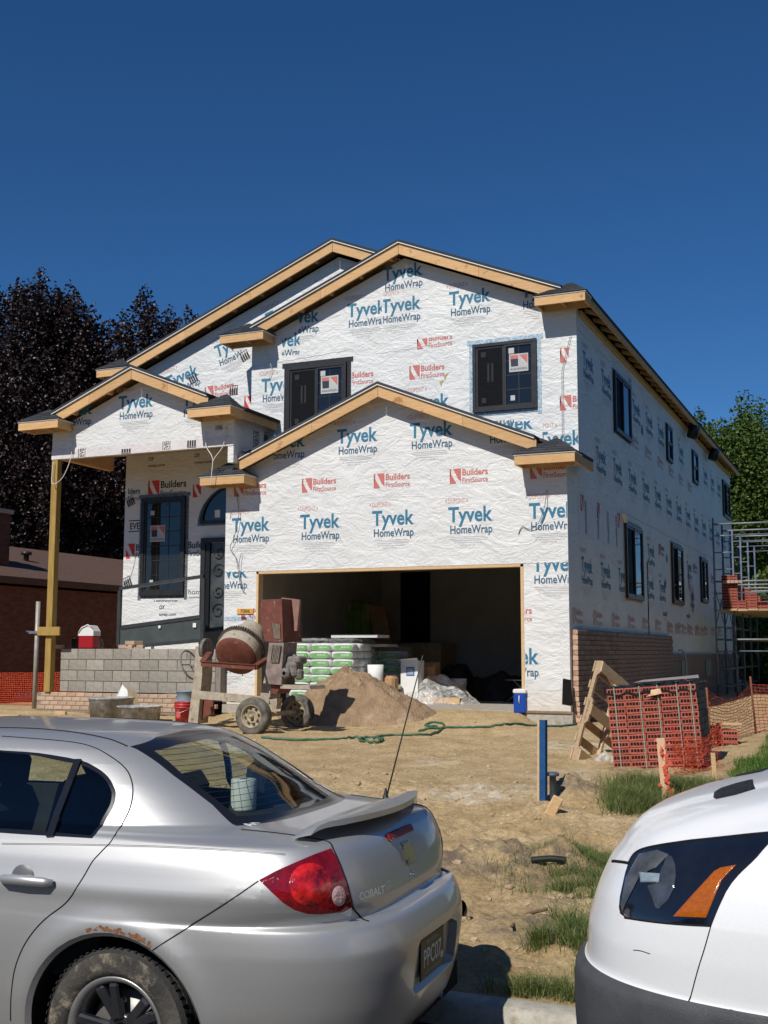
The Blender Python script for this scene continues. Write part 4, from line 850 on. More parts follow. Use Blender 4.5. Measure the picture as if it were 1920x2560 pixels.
# ------------------------------------------------------------------ mortar tubs, buckets, bag
M_TUB = pm('tub_plastered', (.20, .205, .205), (.42, .42, .40), 9, .85, .5, 40, c3=(.55, .54, .50), c3amt=.18, c3scale=6)
for i, (x, y, w_, ht, lb) in enumerate(((582, 1508, 268, .36, 'large mortar-caked round tub beside the block wall'), (755, 1524, 262, .26, 'low mortar-caked round tub in front of the taller tub'))):
    g = bp(*r4(x, y), Z=-.21); sc = np.linalg.norm(np.array(g)-CAM); r_ = w_*.42194/2/F_PX*sc*.97; g = Vector((g.x, g.y+r_*.9, gz(g.x, g.y+r_)-.01)); mb = MB()
    mb.lathe([(r_*.90, 0), (r_*.97, ht*.9), (r_*1.03, ht*.93), (r_*1.04, ht), (r_*.99, ht), (r_*.94, ht*.85), (r_*.87, .03)], 36, Matrix.Translation(g), cap0=True); mb.lathe([(.001, .06), (r_*.87, .06)], 24, Matrix.Translation(g)); thing_mesh('mortar_tub', mb, M_TUB, lb, 'tub', 'mortar tubs')
def bucket(px, py, r0, r1, h, mat, label, zb=None, rings=True, name='bucket', handle=True):
    g = bp(px, py, Z=-.21 if zb is None else zb); g = Vector((g.x, g.y+r0*.8, (gz(g.x, g.y) if zb is None else zb)-.005)); E = empty(name, g); tag(E, label, 'bucket')
    mb = MB(); pr = [(r0, 0), (r0+(r1-r0)*.72, h*.72)]
    if rings: pr += [(r1*1.06, h*.74), (r1*1.06, h*.77), (r1*.99, h*.78), (r1*.99, h*.83), (r1*1.06, h*.84), (r1*1.06, h*.88), (r1, h*.89)]
    pr += [(r1, h*.97), (r1*1.05, h*.975), (r1*1.05, h), (r1*.96, h), (r0*.95, .02), (.001, .02)]
    mb.lathe(pr, 28, cap0=True); mb.build('body', mat, E)
    if handle:
        mb = MB(); mb.tube([(math.cos(a)*r1*1.08, -.03-math.sin(a)*.02-r1*.9*math.sin(a), h*.82-h*.28*math.sin(a)) for a in [math.pi*k/12 for k in range(13)]], .004, 5); mb.build('handle', M_STEEL, E)
    return E
m_redb = pm('bucket_red', (.42, .022, .03), (.50, .05, .05), 9, .45, c3=(.50, .36, .30), c3amt=.08, c3scale=9)
E_ = bucket(*r4(1066, 1540), .125, .148, .36, m_redb, 'red plastic bucket with caked rim in front of the mixer leg')
q = MB(); q.add([(.05*math.cos(a), .06*math.sin(a), 0) for a in [k*.4189 for k in range(15)]], [tuple(range(15))]); text_fit(q, 'MIX', -.03, -.02, .06, .04, .01, 1, .001); o = link('printed_label', q.data('printed_label', [M_REDS, M_DUP], False), E_, (-.005, -.145, .16), (math.pi/2-.06, 0, 0))
_bb = bp(*r4(1100, 1330), Y=-1.15); _pb = proj_np(np.array([_bb.x, -1.15-.09, gz(_bb.x, -1.2)]))
bucket(_pb[0], _pb[1], .125, .155, .50, pm('bucket_bluegrey', (.20, .27, .35), (.28, .35, .42), 8, .5, c3=(.42, .43, .42), c3amt=.05), 'pale blue plastic bin standing behind the red bucket', rings=False)
def blanket(name, cx, cy, rx, ry, hfun, mat, label, cat, n=48, m=22, base=None, seed=0):
    """draped lump: polar height field standing on the ground"""
    A_, T_ = np.meshgrid(2*np.pi*np.arange(n)/n, np.arange(m+1)/m); w_ = 1+.32*fbm(np.cos(A_)*2+seed, np.sin(A_)*2-seed, 3, seed)
    X_ = cx+rx*T_*w_*np.cos(A_); Y_ = cy+ry*T_*w_*np.sin(A_); Z_ = (gfull(X_, Y_) if base is None else base)-.015+hfun(T_, A_, X_, Y_)
    mb = MB(); mb.add(np.stack([X_, Y_, Z_], -1).reshape(-1, 3).tolist(), [(j*n+i, (j+1)*n+i, (j+1)*n+(i+1) % n, j*n+(i+1) % n) for j in range(m) for i in range(n)], 0, True); return thing_mesh(name, mb, mat, label, cat)
g = gpt(*r4(950, 1470)); BG = empty('torn_mortar_bag', (g.x, -.75, gz(g.x, -.75))); tag(BG, 'torn open green and white mortar bag slumped by the porch wall', 'bag')
m_bag = pm('bag_white', (.62, .63, .60), (.72, .73, .70), 10, .55, .6, 12, bdist=.03); m_bagg = pm('bag_green', (.10, .34, .07), (.16, .42, .11), 10, .5, .6, 12, bdist=.03); m_brn = pm('bag_brown', (.34, .25, .15), (.42, .32, .2), 8, .8)
mb = MB(); mb.add([(-.34, 0, 0), (.24, -.05, .0), (.10, .02, .42), (-.08, .05, .56), (-.22, .04, .30), (-.05, -.16, .22), (.05, -.18, .02), (-.22, -.2, .0)], [(4, 3, 5), (3, 2, 5), (2, 1, 6, 5), (0, 1, 2, 3, 4)], 0); mb.add([(-.34, 0, 0), (-.22, .04, .30), (-.05, -.16, .22), (-.22, -.2, .0), (.05, -.18, .02)], [(0, 1, 2, 3), (3, 2, 4)], 1); mb.build('bag_skin', [m_bag, m_bagg], BG)
mb = MB(); mb.add([(-.30, -.10, .03), (-.06, -.19, .16), (.04, -.205, .03), (-.16, -.22, .015)], [(0, 1, 2, 3)]); mb.add([(.06, -.175, .03), (.0, -.12, .28), (.16, -.03, .2), (.22, -.07, .02)], [(0, 1, 2, 3)]); mb.build('green_print', m_bagg, BG)
mb = MB(); mb.add([(.08, -.02, .50), (.30, -.03, .42), (.34, .02, .05), (.12, .0, .04)], [(0, 1, 2, 3)]); mb.build('inner_paper', m_brn, BG)

# ------------------------------------------------------------------ mortar mixer
M_RUST = pm('mixer_rust', (.13, .040, .026), (.19, .065, .045), 9, .6, .3, 50, c3=(.30, .22, .18), c3amt=.03, c3scale=11)
M_CAKE = pm('mixer_caked', (.33, .28, .21), (.46, .40, .31), 11, .9, .7, 30, c3=(.20, .13, .10), c3amt=.06, c3scale=7)
M_TYRE = pm('tyre_muddy', (.06, .057, .05), (.20, .18, .145), 9, .9, .4, 50)
M_RIM = pm('rim_muddy', (.30, .245, .155), (.42, .35, .235), 12, .8, .3, 50)
M_ENG = pm('engine_grimy', (.10, .09, .08), (.28, .25, .22), 22, .8, .8, 50)
MX = empty('mortar_mixer', (-4.1, -2.35, gz(-4.1, -2.35))); tag(MX, 'rusty towed mortar mixer with a tilting drum before the garage', 'mortar mixer')
def mx(nm, mb, mat, parent=None, sa=None): o = mb.build(nm, mat, None, smooth_angle=sa); o.location = Vector(o.location)-MX.location; o.parent = MX if parent is None else parent
def mxc(nm, mb, mat, sa=None): o = mb.build(nm, mat, None, smooth_angle=sa); return child(o, MX)
def T9(x, y, Y): p = bp(*c9(x, y), Y=Y); return Vector((p.x, Y, p.z))
def plate(pts, Y0, Y1, mb): # polygon traced at depth Y0, extruded in depth
    P = [T9(x, y, Y0) for x, y in pts]; n = len(P); mb.add(P+[Vector((p.x, Y1, p.z)) for p in P], [tuple(range(n)), tuple(range(2*n-1, n-1, -1))]+[(i, i+n, (i+1) % n+n, (i+1) % n) for i in range(n)]); return mb
mxc('pedestal', plate([(40, 1490), (140, 1490), (188, 980), (186, 690), (118, 690), (105, 980)], -2.55, -2.25, MB()), M_CAKE)
mxc('pedestal', plate([(785, 1215), (890, 1225), (905, 950), (848, 950)], -2.62, -2.3, MB()), M_CAKE)
mxc('rail', plate([(150, 1150), (880, 1215), (880, 1285), (170, 1235)], -2.75, -2.70, MB()), M_CAKE); mxc('rail', plate([(200, 1180), (880, 1240), (880, 1290), (210, 1250)], -2.05, -2.0, MB()), M_CAKE)
mxc('drawbar_plate', plate([(175, 1235), (300, 1250), (300, 1370), (150, 1470)], -2.45, -2.40, MB()), M_RUST)
wz = T9(722, 1412, -3.04)
mb = MB(); mb.tube([(wz.x, -3.04, wz.z), (wz.x, -1.66, wz.z)], .035, 10); mxc('axle', mb, M_CAKE)
def tyre(mb, R_, w_, rin, M_): mb.lathe([(rin, -w_*.42), (rin+.02, -w_*.5), (R_*.86, -w_*.52), (R_*.97, -w_*.42), (R_, -w_*.2), (R_, w_*.2), (R_*.97, w_*.42), (R_*.86, w_*.52), (rin+.02, w_*.5), (rin, w_*.42)], 40, M_); return mb
for Yw in (-3.04, -1.66):
    Mw = Matrix.Translation((wz.x, Yw, wz.z)) @ Matrix.Rotation(math.pi/2, 4, 'X'); o = mxc('wheel', tyre(MB(), .275, .17, .165, Mw), M_TYRE)
    mb = MB(); mb.lathe([(.172, .06), (.168, .085), (.155, .07), (.15, .02), (.11, .035), (.075, .055), (.07, .045), (.001, .045)], 32, Mw); mb.lathe([(.03, .045), (.03, .10), (.001, .105)], 12, Mw); mb.build('rim', M_RIM, o).location = -MX.location*0
    for k in range(8):
        a = k*math.pi/4+.2; c0 = [(math.cos(a)*.142, math.sin(a)*.142), (math.cos(a+.28)*.10, math.sin(a+.28)*.10), (math.cos(a-.28)*.10, math.sin(a-.28)*.10)]; mb = MB(); mb.add([Mw @ Vector((x, y, .047)) for x, y in c0], [(0, 1, 2)]); mb.build('rim_slot', M_RUBBER, o)
# drum
dc = T9(530, 800, -2.82); ax_ = Vector((-.06, .77, .52)).normalized(); Rd = ax_.to_track_quat('Z', 'Y').to_matrix().to_4x4(); Md = Matrix.Translation(dc) @ Rd
mb = MB(); mb.lathe([(.001, -.03), (.22, -.022), (.31, .0), (.335, .03)], 40, Md); D_ = mxc('drum', mb, M_RUST)
def sub(nm, mb, mat): o = mb.build(nm, mat, None); o.parent = D_; return o
mb = MB(); mb.lathe([(.335, .03), (.342, .05), (.345, .27), (.34, .33), (.33, .36), (.19, .70), (.20, .72), (.185, .72), (.31, .36)], 40, Md); sub('drum_shell', mb, M_CAKE)
mb = MB(); mb.lathe([(.345, .22), (.365, .22), (.365, .29), (.345, .29)], 48, Md)
for k in range(60):
    a = 2*math.pi*k/60; mb.box(Md @ Vector((math.cos(a)*.372, math.sin(a)*.372, .255)), (.022, .016, .07), (Rd @ Matrix.Rotation(a, 4, 'Z')).to_3x3())
sub('ring_gear', mb, pm('gear_iron', (.05, .04, .035), (.14, .11, .09), 20, .7, .3, 60))
# yoke
A, B, Cc, Dd = T9(190, 868, -2.95), T9(745, 905, -2.95), T9(880, 815, -2.45), T9(262, 770, -2.45)
for a, b in ((A, B), (B, Cc), (A, Dd)):
    mb = MB(); mb.beam(a, b, .05, .075); mxc('yoke_bar', mb, M_RUST)
    mb = MB(); mb.beam(a+Vector((0, .0, .035)), b+Vector((0, .0, .035)), .09, .008); mxc('yoke_flange', mb, M_RUST)
sh = T9(232, 720, -2.42); mb = MB(); mb.lathe([(.001, -.02), (.17, -.02), (.175, -.035), (.175, .035), (.16, .03), (.001, .02)], 32, Matrix.Translation(sh) @ Matrix.Rotation(math.pi/2, 4, 'Y')); mxc('sheave', mb, M_ENG)
hw = T9(62, 880, -2.45); mb = MB(); Mh = Matrix.Translation(hw) @ Matrix.Rotation(math.pi/2-.35, 4, 'Y')
ring = [Mh @ Vector((math.cos(a)*.235, math.sin(a)*.235, 0)) for a in [2*math.pi*k/36 for k in range(37)]]; mb.tube(ring, .014, 8); o = mxc('tilt_wheel', mb, M_STEEL if False else M_ENG)
for k in range(3):
    a = k*2.094+.5; mb = MB(); mb.tube([Mh @ Vector((0, 0, 0)), Mh @ Vector((math.cos(a)*.235, math.sin(a)*.235, 0))], .011, 6); mb.build('spoke', M_ENG, o)
mb = MB(); mb.tube([hw, T9(190, 930, -2.42)], .02, 8); mxc('tilt_shaft', mb, M_ENG)
# engine housing tower
def slab(pts, Y0, Y1): return plate(pts, Y0, Y1, MB())
tw = mxc('housing', slab([(800, 205), (1012, 195), (1028, 640), (838, 640), (785, 360)], -2.95, -2.35), M_RUST)
mb = MB(); p0, p1, p2, p3 = T9(1020, 182, -2.60), T9(1210, 205, -2.60), T9(1180, 528, -2.60), T9(1045, 525, -2.60); e = Vector((0, .03, 0)); mb.add([p0-e, p1-e, p2-e, p3-e, p0+e, p1+e, p2+e, p3+e], [(0, 1, 2, 3), (7, 6, 5, 4), (0, 4, 5, 1), (1, 5, 6, 2), (2, 6, 7, 3), (3, 7, 4, 0)]); mxc('side_cover', mb, pm('cover_brown', (.24, .13, .10), (.30, .17, .13), 8, .65))
lh = mxc('lower_housing', slab([(882, 650), (1035, 650), (1012, 950), (1012, 1090), (878, 1075), (845, 950)], -2.97, -2.55), pm('housing_grimy', (.17, .12, .10), (.30, .25, .22), 9, .8, .4, 40))
def mesh_guard(quad, Y, nu, nv, parent_pts=None):
    mb = MB(); P = [T9(x, y, Y) for x, y in quad]
    for i in range(nu+1):
        for sgn in (0, 1):
            for j in range(nv):
                def at(u, v): return P[0].lerp(P[1], u).lerp(P[3].lerp(P[2], u), v)
                u0 = (i+(0 if (j % 2) == sgn else .5))/nu-.25/nu; u1 = (i+(.5 if (j % 2) == sgn else 0))/nu-.25/nu
                if 0 <= u0 <= 1 and 0 <= u1 <= 1: mb.beam(at(u0, j/nv), at(u1, (j+1)/nv), .004, .004)
    return mb
mb = MB(); P = [T9(x, y, -2.985) for x, y in ((922, 672), (1012, 680), (985, 860), (895, 855))]; mb.add(P, [(0, 1, 2, 3)]); o1 = mxc('guard_opening', mb, pm('guard_dark', (.03, .02, .03), None, rough=.9)); mxc('mesh_guard', mesh_guard([(922, 672), (1012, 680), (985, 860), (895, 855)], -2.99, 6, 14), M_CAKE)
mb = MB(); P = [T9(x, y, -2.955) for x, y in ((905, 450), (1000, 460), (1005, 610), (925, 605))]; mb.add(P, [(0, 1, 2, 3)]); mxc('guard_opening', mb, pm('guard_rust', (.07, .03, .02), None, rough=.9)); mxc('mesh_guard', mesh_guard([(905, 450), (1000, 460), (1005, 610), (925, 605)], -2.96, 7, 14), M_CAKE)
# engine on its tray
ec = T9(1140, 950, -2.75)
mb = MB(); mb.box(ec+Vector((0, .0, .03)), (.20, .28, .22), bev=.03); en = mxc('engine', mb, M_ENG)
def en_(nm, mb, mat=M_ENG): o = mb.build(nm, mat, None); o.parent = en
mb = MB(); mb.box(ec+Vector((.03, .02, .17)), (.24, .26, .11), bev=.025); en_('fuel_tank', mb); mb = MB(); mb.lathe([(.03, 0), (.03, .03), (.001, .032)], 12, Matrix.Translation(ec+Vector((.02, -.02, .22)))); en_('fuel_cap', mb)
mb = MB(); mb.lathe([(.001, 0), (.075, .0), (.08, .03), (.07, .06), (.03, .07)], 20, Matrix.Translation(ec+Vector((-.05, -.15, -.02))) @ Matrix.Rotation(math.pi/2, 4, 'X')); en_('recoil_starter', mb)
mb = MB(); mb.box(ec+Vector((-.11, -.1, .12)), (.09, .12, .12), bev=.02); en_('air_filter', mb); mb = MB(); mb.box(ec+Vector((.11, -.03, -.04)), (.10, .14, .16), bev=.03); en_('muffler', mb)
mb = MB(); mb.tube([ec+Vector((.06, -.16, -.1)), ec+Vector((.0, -.18, .0)), ec+Vector((-.08, -.17, .08)), ec+Vector((-.1, -.16, .14))], .010, 6); en_('hose', mb, M_RUBBER)
mxc('engine_tray', slab([(1000, 1085), (1300, 1095), (1310, 1135), (1000, 1125)], -2.95, -2.45), M_CAKE); mxc('tray_bracket', slab([(905, 1090), (1000, 1095), (960, 1180), (905, 1175)], -2.9, -2.5), M_RUST)
mxc('axle_bracket', slab([(880, 1240), (970, 1225), (955, 1340), (915, 1345)], -2.75, -2.6), M_CAKE)
# bricks chocked under the near wheel
cb = T9(700, 1600, -3.12)
for i in range(5):
    o = link('chock_brick', bl, None, (wz.x-.16+i*.075, -3.10+.02*(i % 2), wz.z-.275-.047), (math.pi/2*0, 0, math.pi/2)); tag(o, 'pale brick set on edge under the mixer wheel', 'brick', 'chock bricks under the mixer wheel')

# ------------------------------------------------------------------ sand pile
M_SAND = pm('damp_sand', (.25, .165, .095), (.36, .25, .15), 5, .95, .9, 30, c3=(.42, .30, .19), c3amt=.12, c3scale=3, bdist=.045)
pk = bp(*r5(750, 1215), Y=-.55); zt = pk.z
n = 130; m = 70
A_, T_ = np.meshgrid(2*np.pi*np.arange(n)/n, np.arange(m+1)/m)
w_ = 1+.45*fbm(np.cos(A_)*1.6+5, np.sin(A_)*1.6, 3, 4)
SX = pk.x+(1.32+.22*np.cos(A_))*T_*w_*np.cos(A_)+.10*T_; SY = -.55+.95*T_*w_*np.sin(A_)
H_ = (zt+.17)*(1-T_)**.92*(1+.42*fbm(SX*2.4, SY*2.4, 4, 77)); e_ = np.clip((1-T_)*5, 0, 1)
H_ += (.12*fbm(SX*5, SY*5, 3, 78)+.05*(np.abs(fbm(SX*11, SY*11, 3, 79))-.1)*2+.03*fbm(SX*26, SY*26, 2, 80))*e_
V = np.stack([SX, SY, gfull(SX, SY)-.02+H_], -1).reshape(-1, 3).tolist()
F_ = [(j*n+i, (j+1)*n+i, (j+1)*n+(i+1) % n, j*n+(i+1) % n) for j in range(m) for i in range(n)]
mb = MB(); mb.add(V, F_, 0, True); thing_mesh('sand_pile', mb, M_SAND, 'heap of brown mason sand beside the mortar mixer', 'sand pile')

# ------------------------------------------------------------------ mortar bags on pallets
def pillow(sx, sy, sz, seed, n=10):
    r = random.Random(seed); V = []; F_ = []; bm = bmesh.new(); bmesh.ops.create_cube(bm, size=2); bmesh.ops.subdivide_edges(bm, edges=bm.edges, cuts=5, use_grid_fill=True)
    for v in bm.verts:
        x, y, z = v.co; e = 6.0; k = (abs(x)**e+abs(y)**e+abs(z)**4)**(-1/e) if (abs(x)+abs(y)+abs(z)) > 0 else 1
        x, y, z = x*k, y*k, z*k; sag = 1-.16*(abs(x)**3+abs(y)**3)*.5; w_ = 1+.03*math.sin(x*7+seed)+.03*math.sin(y*9+seed*2)
        v.co = Vector((x*sx/2, y*sy/2, z*sz/2*sag*w_))
    me = bpy.data.meshes.new('mortar_bag'); bm.to_mesh(me); bm.free()
    for p in me.polygons: p.use_smooth = True
    me.materials.append(m_bag); return me
BAGS = [pillow(.425, .30, .146, s) for s in range(3)]
q = MB(); q.add([(-.17, -.052, 0), (.17, -.052, 0), (.20, -.02, 0), (.20, .036, 0), (-.10, .036, 0), (-.172, .018, 0)], [tuple(range(6))], 0); text_fit(q, 'MORTAR', -.02, -.012, .155, .028, .018, 1, .001); q.add([(-.15, -.036, .001), (-.145, -.036, .001), (-.145, .012, .001), (-.15, .012, .001)], [(0, 1, 2, 3)], 1)
PR = q.data('bag_print', [m_bagg, pm('print_white', (.72, .74, .70), None, rough=.6)], False)
kx = bp(*r5(808, 1150), Y=.72).x; YB = .72
def stack(x_right, y_front, rows, ncol, deep, z0, label, group, off=True):
    for r in range(rows):
        for c in range(ncol):
            for d in range(deep):
                if d and c and r < rows-1: continue
                sh_ = .12 if (r % 2 and off) else 0; x = x_right-.215-c*.43-sh_*(1 if c else .0)*0-(.0 if not (r % 2) else .02); y = y_front+.15+d*.305
                o = link('mortar_bag', BAGS[(r+c+d) % 3], None, (x+random.uniform(-.012, .012), y+random.uniform(-.012, .012), z0+.07+r*.139), (0, 0, random.uniform(-.03, .03))); tag(o, label, 'bag', group)
                if d == 0: link('bag_print', PR, o, (random.uniform(-.03, .03), -.151, 0), (math.pi/2, 0, 0))
def pallet(x, y, w_, d, label):
    E = empty('pallet', (x, y, 0)); tag(E, label, 'pallet')
    for i in range(3): mb = MB(); mb.box((0, -d/2+.05+i*(d-.1)/2, .045), (w_, .09, .09)); mb.build('stringer', M_WOOD, E)
    for i in range(6): mb = MB(); mb.box((-w_/2+.06+i*(w_-.12)/5, 0, .10), (.10, d, .018)); mb.build('deck_board', M_WOOD, E)
pallet(kx-.65, YB+.46, 1.30, .95, 'wooden pallet under the wrapped mortar bags'); stack(kx, YB, 7, 3, 3, .11, 'green and white mortar bag stacked on the front pallet', 'mortar bags on the front pallet')
kx2 = kx+.42; pallet(kx2-.3, YB+1.75, .9, .7, 'wooden pallet under the second stack of mortar bags'); stack(kx2-.12, YB+1.42, 6, 2, 2, .11, 'green and white mortar bag on the pallet behind', 'mortar bags on the rear pallet')
def film_material(name, op, col=(.8, .82, .82)):
    m = bpy.data.materials.new(name); m.use_nodes = True; nt = m.node_tree; L = nt.links.new; nt.nodes.remove(nt.nodes['Principled BSDF']); out = nt.nodes['Material Output']
    t = N(nt, 'ShaderNodeBsdfTransparent'); d = N(nt, 'ShaderNodeBsdfPrincipled'); d.inputs['Base Color'].default_value = (*col, 1); d.inputs['Roughness'].default_value = .22; d.inputs['Specular IOR Level'].default_value = .8
    tc = N(nt, 'ShaderNodeTexCoord'); n1 = N(nt, 'ShaderNodeTexNoise'); n1.inputs['Scale'].default_value = 5; n1.inputs['Detail'].default_value = 6; n1.inputs['Distortion'].default_value = 2; L(tc.outputs['Object'], n1.inputs['Vector'])
    b = N(nt, 'ShaderNodeBump'); b.inputs['Strength'].default_value = 1; b.inputs['Distance'].default_value = .06; L(n1.outputs[0], b.inputs['Height']); L(b.outputs[0], d.inputs['Normal'])
    mr = N(nt, 'ShaderNodeMapRange'); mr.inputs[1].default_value = .35; mr.inputs[2].default_value = .7; mr.inputs[3].default_value = op*.35; mr.inputs[4].default_value = op*1.9; L(n1.outputs[0], mr.inputs[0])
    mx_ = N(nt, 'ShaderNodeMixShader'); L(mr.outputs[0], mx_.inputs[0]); L(t.outputs[0], mx_.inputs[1]); L(d.outputs[0], mx_.inputs[2]); L(mx_.outputs[0], out.inputs[0]); return m
M_FILM = film_material('stretch_film', .09, (.9,.9,.9)); M_POLY = film_material('poly_sheet', .45, (.66, .66, .63))
def film_box(x0, x1, y0, y1, z0, z1, label, seed):
    V = []; F_ = []; nx_, nz_ = 24, 14; per = []
    def ring(z, jit):
        P = []
        for (ax0, ay0, ax1, ay1, k) in ((x0, y0, x1, y0, nx_), (x1, y0, x1, y1, 14), (x1, y1, x0, y1, nx_), (x0, y1, x0, y0, 14)):
            for i in range(k): t = i/k; P.append((ax0+(ax1-ax0)*t, ay0+(ay1-ay0)*t))
        return [(x+random.uniform(-jit, jit), y+random.uniform(-jit, jit), z+random.uniform(-jit, jit)) for x, y in P]
    rows = [ring(z0+(z1-z0)*j/nz_, .006) for j in range(nz_+1)]; cx, cy = (x0+x1)/2, (y0+y1)/2
    rows += [[(cx+(x-cx)*s, cy+(y-cy)*s, z1+.03+random.uniform(-.02, .04)) for x, y, z in rows[nz_]] for s in (.93, .7, .4, .1)]
    n = len(rows[0]); mb = MB(); mb.add([p for r in rows for p in r], [(j*n+i, j*n+(i+1) % n, (j+1)*n+(i+1) % n, (j+1)*n+i) for j in range(len(rows)-1) for i in range(n)], 0, True); return thing_mesh('stretch_wrap', mb, M_FILM, label, 'plastic wrap')
film_box(kx-1.32, kx+.02, YB-.012, YB+.95, .08, 1.12, 'clear stretch wrap around the front pallet of mortar bags', 1); film_box(kx2-1.02, kx2-.10, YB+1.40, YB+2.06, .08, .98, 'clear stretch wrap around the rear stack of mortar bags', 2)

# ------------------------------------------------------------------ things in the garage
def at(fn, x, y, Y): p = bp(*fn(x, y), Y=Y); return Vector((p.x, Y, p.z))
m_cart = pm('carton_green', (.10, .22, .035), (.20, .32, .06), 3, .6, c3=(.45, .40, .10), c3amt=.15, c3scale=4, rnd=.1)
for i, (x0, x1, yt) in enumerate(((655, 700, 830), (702, 748, 824), (752, 808, 822), (810, 852, 820), (856, 905, 824))):
    Y = 4.4; a, b = at(r5, x0, yt, Y+.35), at(r5, x1, yt-4, Y+.35); dx = .26; mb = MB(); lo = Vector((dx, -.35, 0)); A0, B0 = Vector((a.x+dx, Y, .02)), Vector((b.x+dx, Y, .02)); e = Vector((0, .07, .02))
    mb.add([A0, B0, b, a, A0+e, B0+e, b+e, a+e], [(0, 1, 2, 3), (7, 6, 5, 4), (0, 4, 5, 1), (1, 5, 6, 2), (2, 6, 7, 3), (3, 7, 4, 0)]); thing_mesh('flooring_carton', mb, m_cart, 'tall green flooring carton leaning inside the garage', 'carton', 'flooring cartons leaning in the garage')
for (qd, Y, lb) in ((((905, 832), (1000, 850), (1090, 1270), (990, 1280)), 4.2, 'brown wood panel leaning behind the mortar bags'), (((985, 852), (1035, 858), (1115, 1200), (1060, 1215)), 4.45, 'narrow brown wood panel leaning by the inner doorway')):
    P = [at(r5, *q_, Y) for q_ in qd]; P[2].z = P[3].z = max(.02, min(P[2].z, P[3].z)); e = Vector((0, .02, 0)); mb = MB(); mb.add([p-e for p in P]+[p+e for p in P], [(0, 1, 2, 3), (7, 6, 5, 4), (0, 4, 5, 1), (1, 5, 6, 2), (2, 6, 7, 3), (3, 7, 4, 0)]); thing_mesh('leaning_plywood', mb, pm('panel_brown', (.20, .11, .05), (.27, .16, .075), 4, .7, stretch=(1, 1, 6)) if 'panel_brown' not in MATS else MATS['panel_brown'], lb, 'panel')
for (x0, x1, y0, y1, Y, lb, zz) in ((700, 972, 997, 1020, 1.2, 'white foam board lying across the mortar bags', 1.185), (850, 1025, 1027, 1045, 1.9, 'second white foam board resting on the rear mortar bags', 1.02)):
    a, b = at(r5, x0, y0, Y), at(r5, x1, y1, Y); mb = MB(); mb.box(((a.x+b.x)/2, Y+.15, zz+.03), (b.x-a.x, .55, .05)); thing_mesh('foam_board', mb, pm('foam_white', (.62, .62, .60), None, rough=.8) if 'foam_white' not in MATS else MATS['foam_white'], lb, 'board')
# white box with blue label and brown carton
a = bp(*r5(1145, 1250), Y=1.75); WBX = empty('white_box', (a.x, 1.75, -.004), -.12); tag(WBX, 'white cardboard box with blue label and open flap in the garage mouth', 'box')
mb = MB(); mb.box((0, .12, .39), (.36, .24, .78)); mb.build('box_body', M_WHITE, WBX)
mb = MB(); mb.add([(-.18, .0, .782), (.18, .0, .782), (.19, -.05, .83), (-.20, -.05, .80)], [(0, 1, 2, 3)]); mb.build('flap', M_WHITE, WBX)
q = MB(); q.add([(0, 0, 0), (.17, 0, 0), (.17, .16, 0), (0, .16, 0)], [(0, 1, 2, 3)], 0)
for i in range(4): q.add([(.015, .03+.03*i, .001), (.15, .03+.03*i, .001), (.15, .042+.03*i, .001), (.015, .042+.03*i, .001)], [(0, 1, 2, 3)], 1)
link('box_label', q.data('box_label', [pm('label_blue', (.03, .12, .34), None, rough=.5), M_WHITE], False), WBX, (-.06, -.004, .50), (math.pi/2, 0, 0))
M_CARD = pm('cardboard', (.36, .21, .10), (.44, .27, .14), 5, .85)
a = bp(*r5(1240, 1250), Y=2.1); mb = MB(); mb.box((a.x, 2.25, .37), (.36, .3, .74)); mb.add([(a.x-.18, 2.1, .742), (a.x+.18, 2.1, .742), (a.x+.20, 1.98, .66), (a.x-.17, 1.98, .68)], [(0, 1, 2, 3)]); thing_mesh('cardboard_box', mb, M_CARD, 'tilted brown cardboard box behind the white box', 'box')
a = bp(*r5(945, 1250), Y=1.3); a.y = 1.3; mb = MB(); mb.lathe([(.12, 0), (.14, .50), (.15, .70), (.13, .70), (.10, .02)], 20, Matrix.Translation((a.x, a.y, .0))); thing_mesh('paper_sack', mb, M_WHITE, 'open white paper sack beside the mortar pallet', 'sack')
a = bp(*r5(1020, 1290), Y=1.5); mb = MB(); mb.box((a.x, 1.5, .25), (.34, .25, .50), bev=.05); thing_mesh('paper_sack', mb, M_CARD, 'crumpled brown paper sack between the pallet and the white box', 'sack')
def polyh(t, a, x, y): return .36*np.clip(1-t*t, 0, 1)**.8*(1+1.6*fbm(x*2.2, y*2.2, 3, 6))+(.16*fbm(x*6, y*6, 4, 7)+.02)*np.clip((1-t)*4, 0, 1)+.01
a = bp(*r5(1240, 1420), Z=.0); blanket('plastic_sheet', a.x, a.y+.35, .98, .42, polyh, M_POLY, 'crumpled clear plastic sheeting heaped at the garage mouth', 'plastic sheet', n=90, m=26, seed=3)
mb = MB(); mb.box((a.x+.05, a.y+.28, .055), (1.2, .5, .10)); thing_mesh('sheeting_skid', mb, M_WOOD, 'low wooden skid under the crumpled plastic sheeting', 'skid')
_wb = bp(*r5(1440, 1350), Y=2.6); _pw = proj_np(np.array([_wb.x, 2.5, .0]))
bucket(_pw[0], _pw[1], .125, .145, .44, pm('bucket_white', (.66, .65, .60), (.72, .71, .67), 6, .5), 'white plastic bucket behind the plastic sheeting', zb=.0)
a = bp(*r6(182, 1235), Z=-.02); CB = empty('camping_cooler', (a.x, a.y+.08, gz(a.x, a.y+.1))); tag(CB, 'blue cooler with white lid against the garage door jamb', 'cooler')
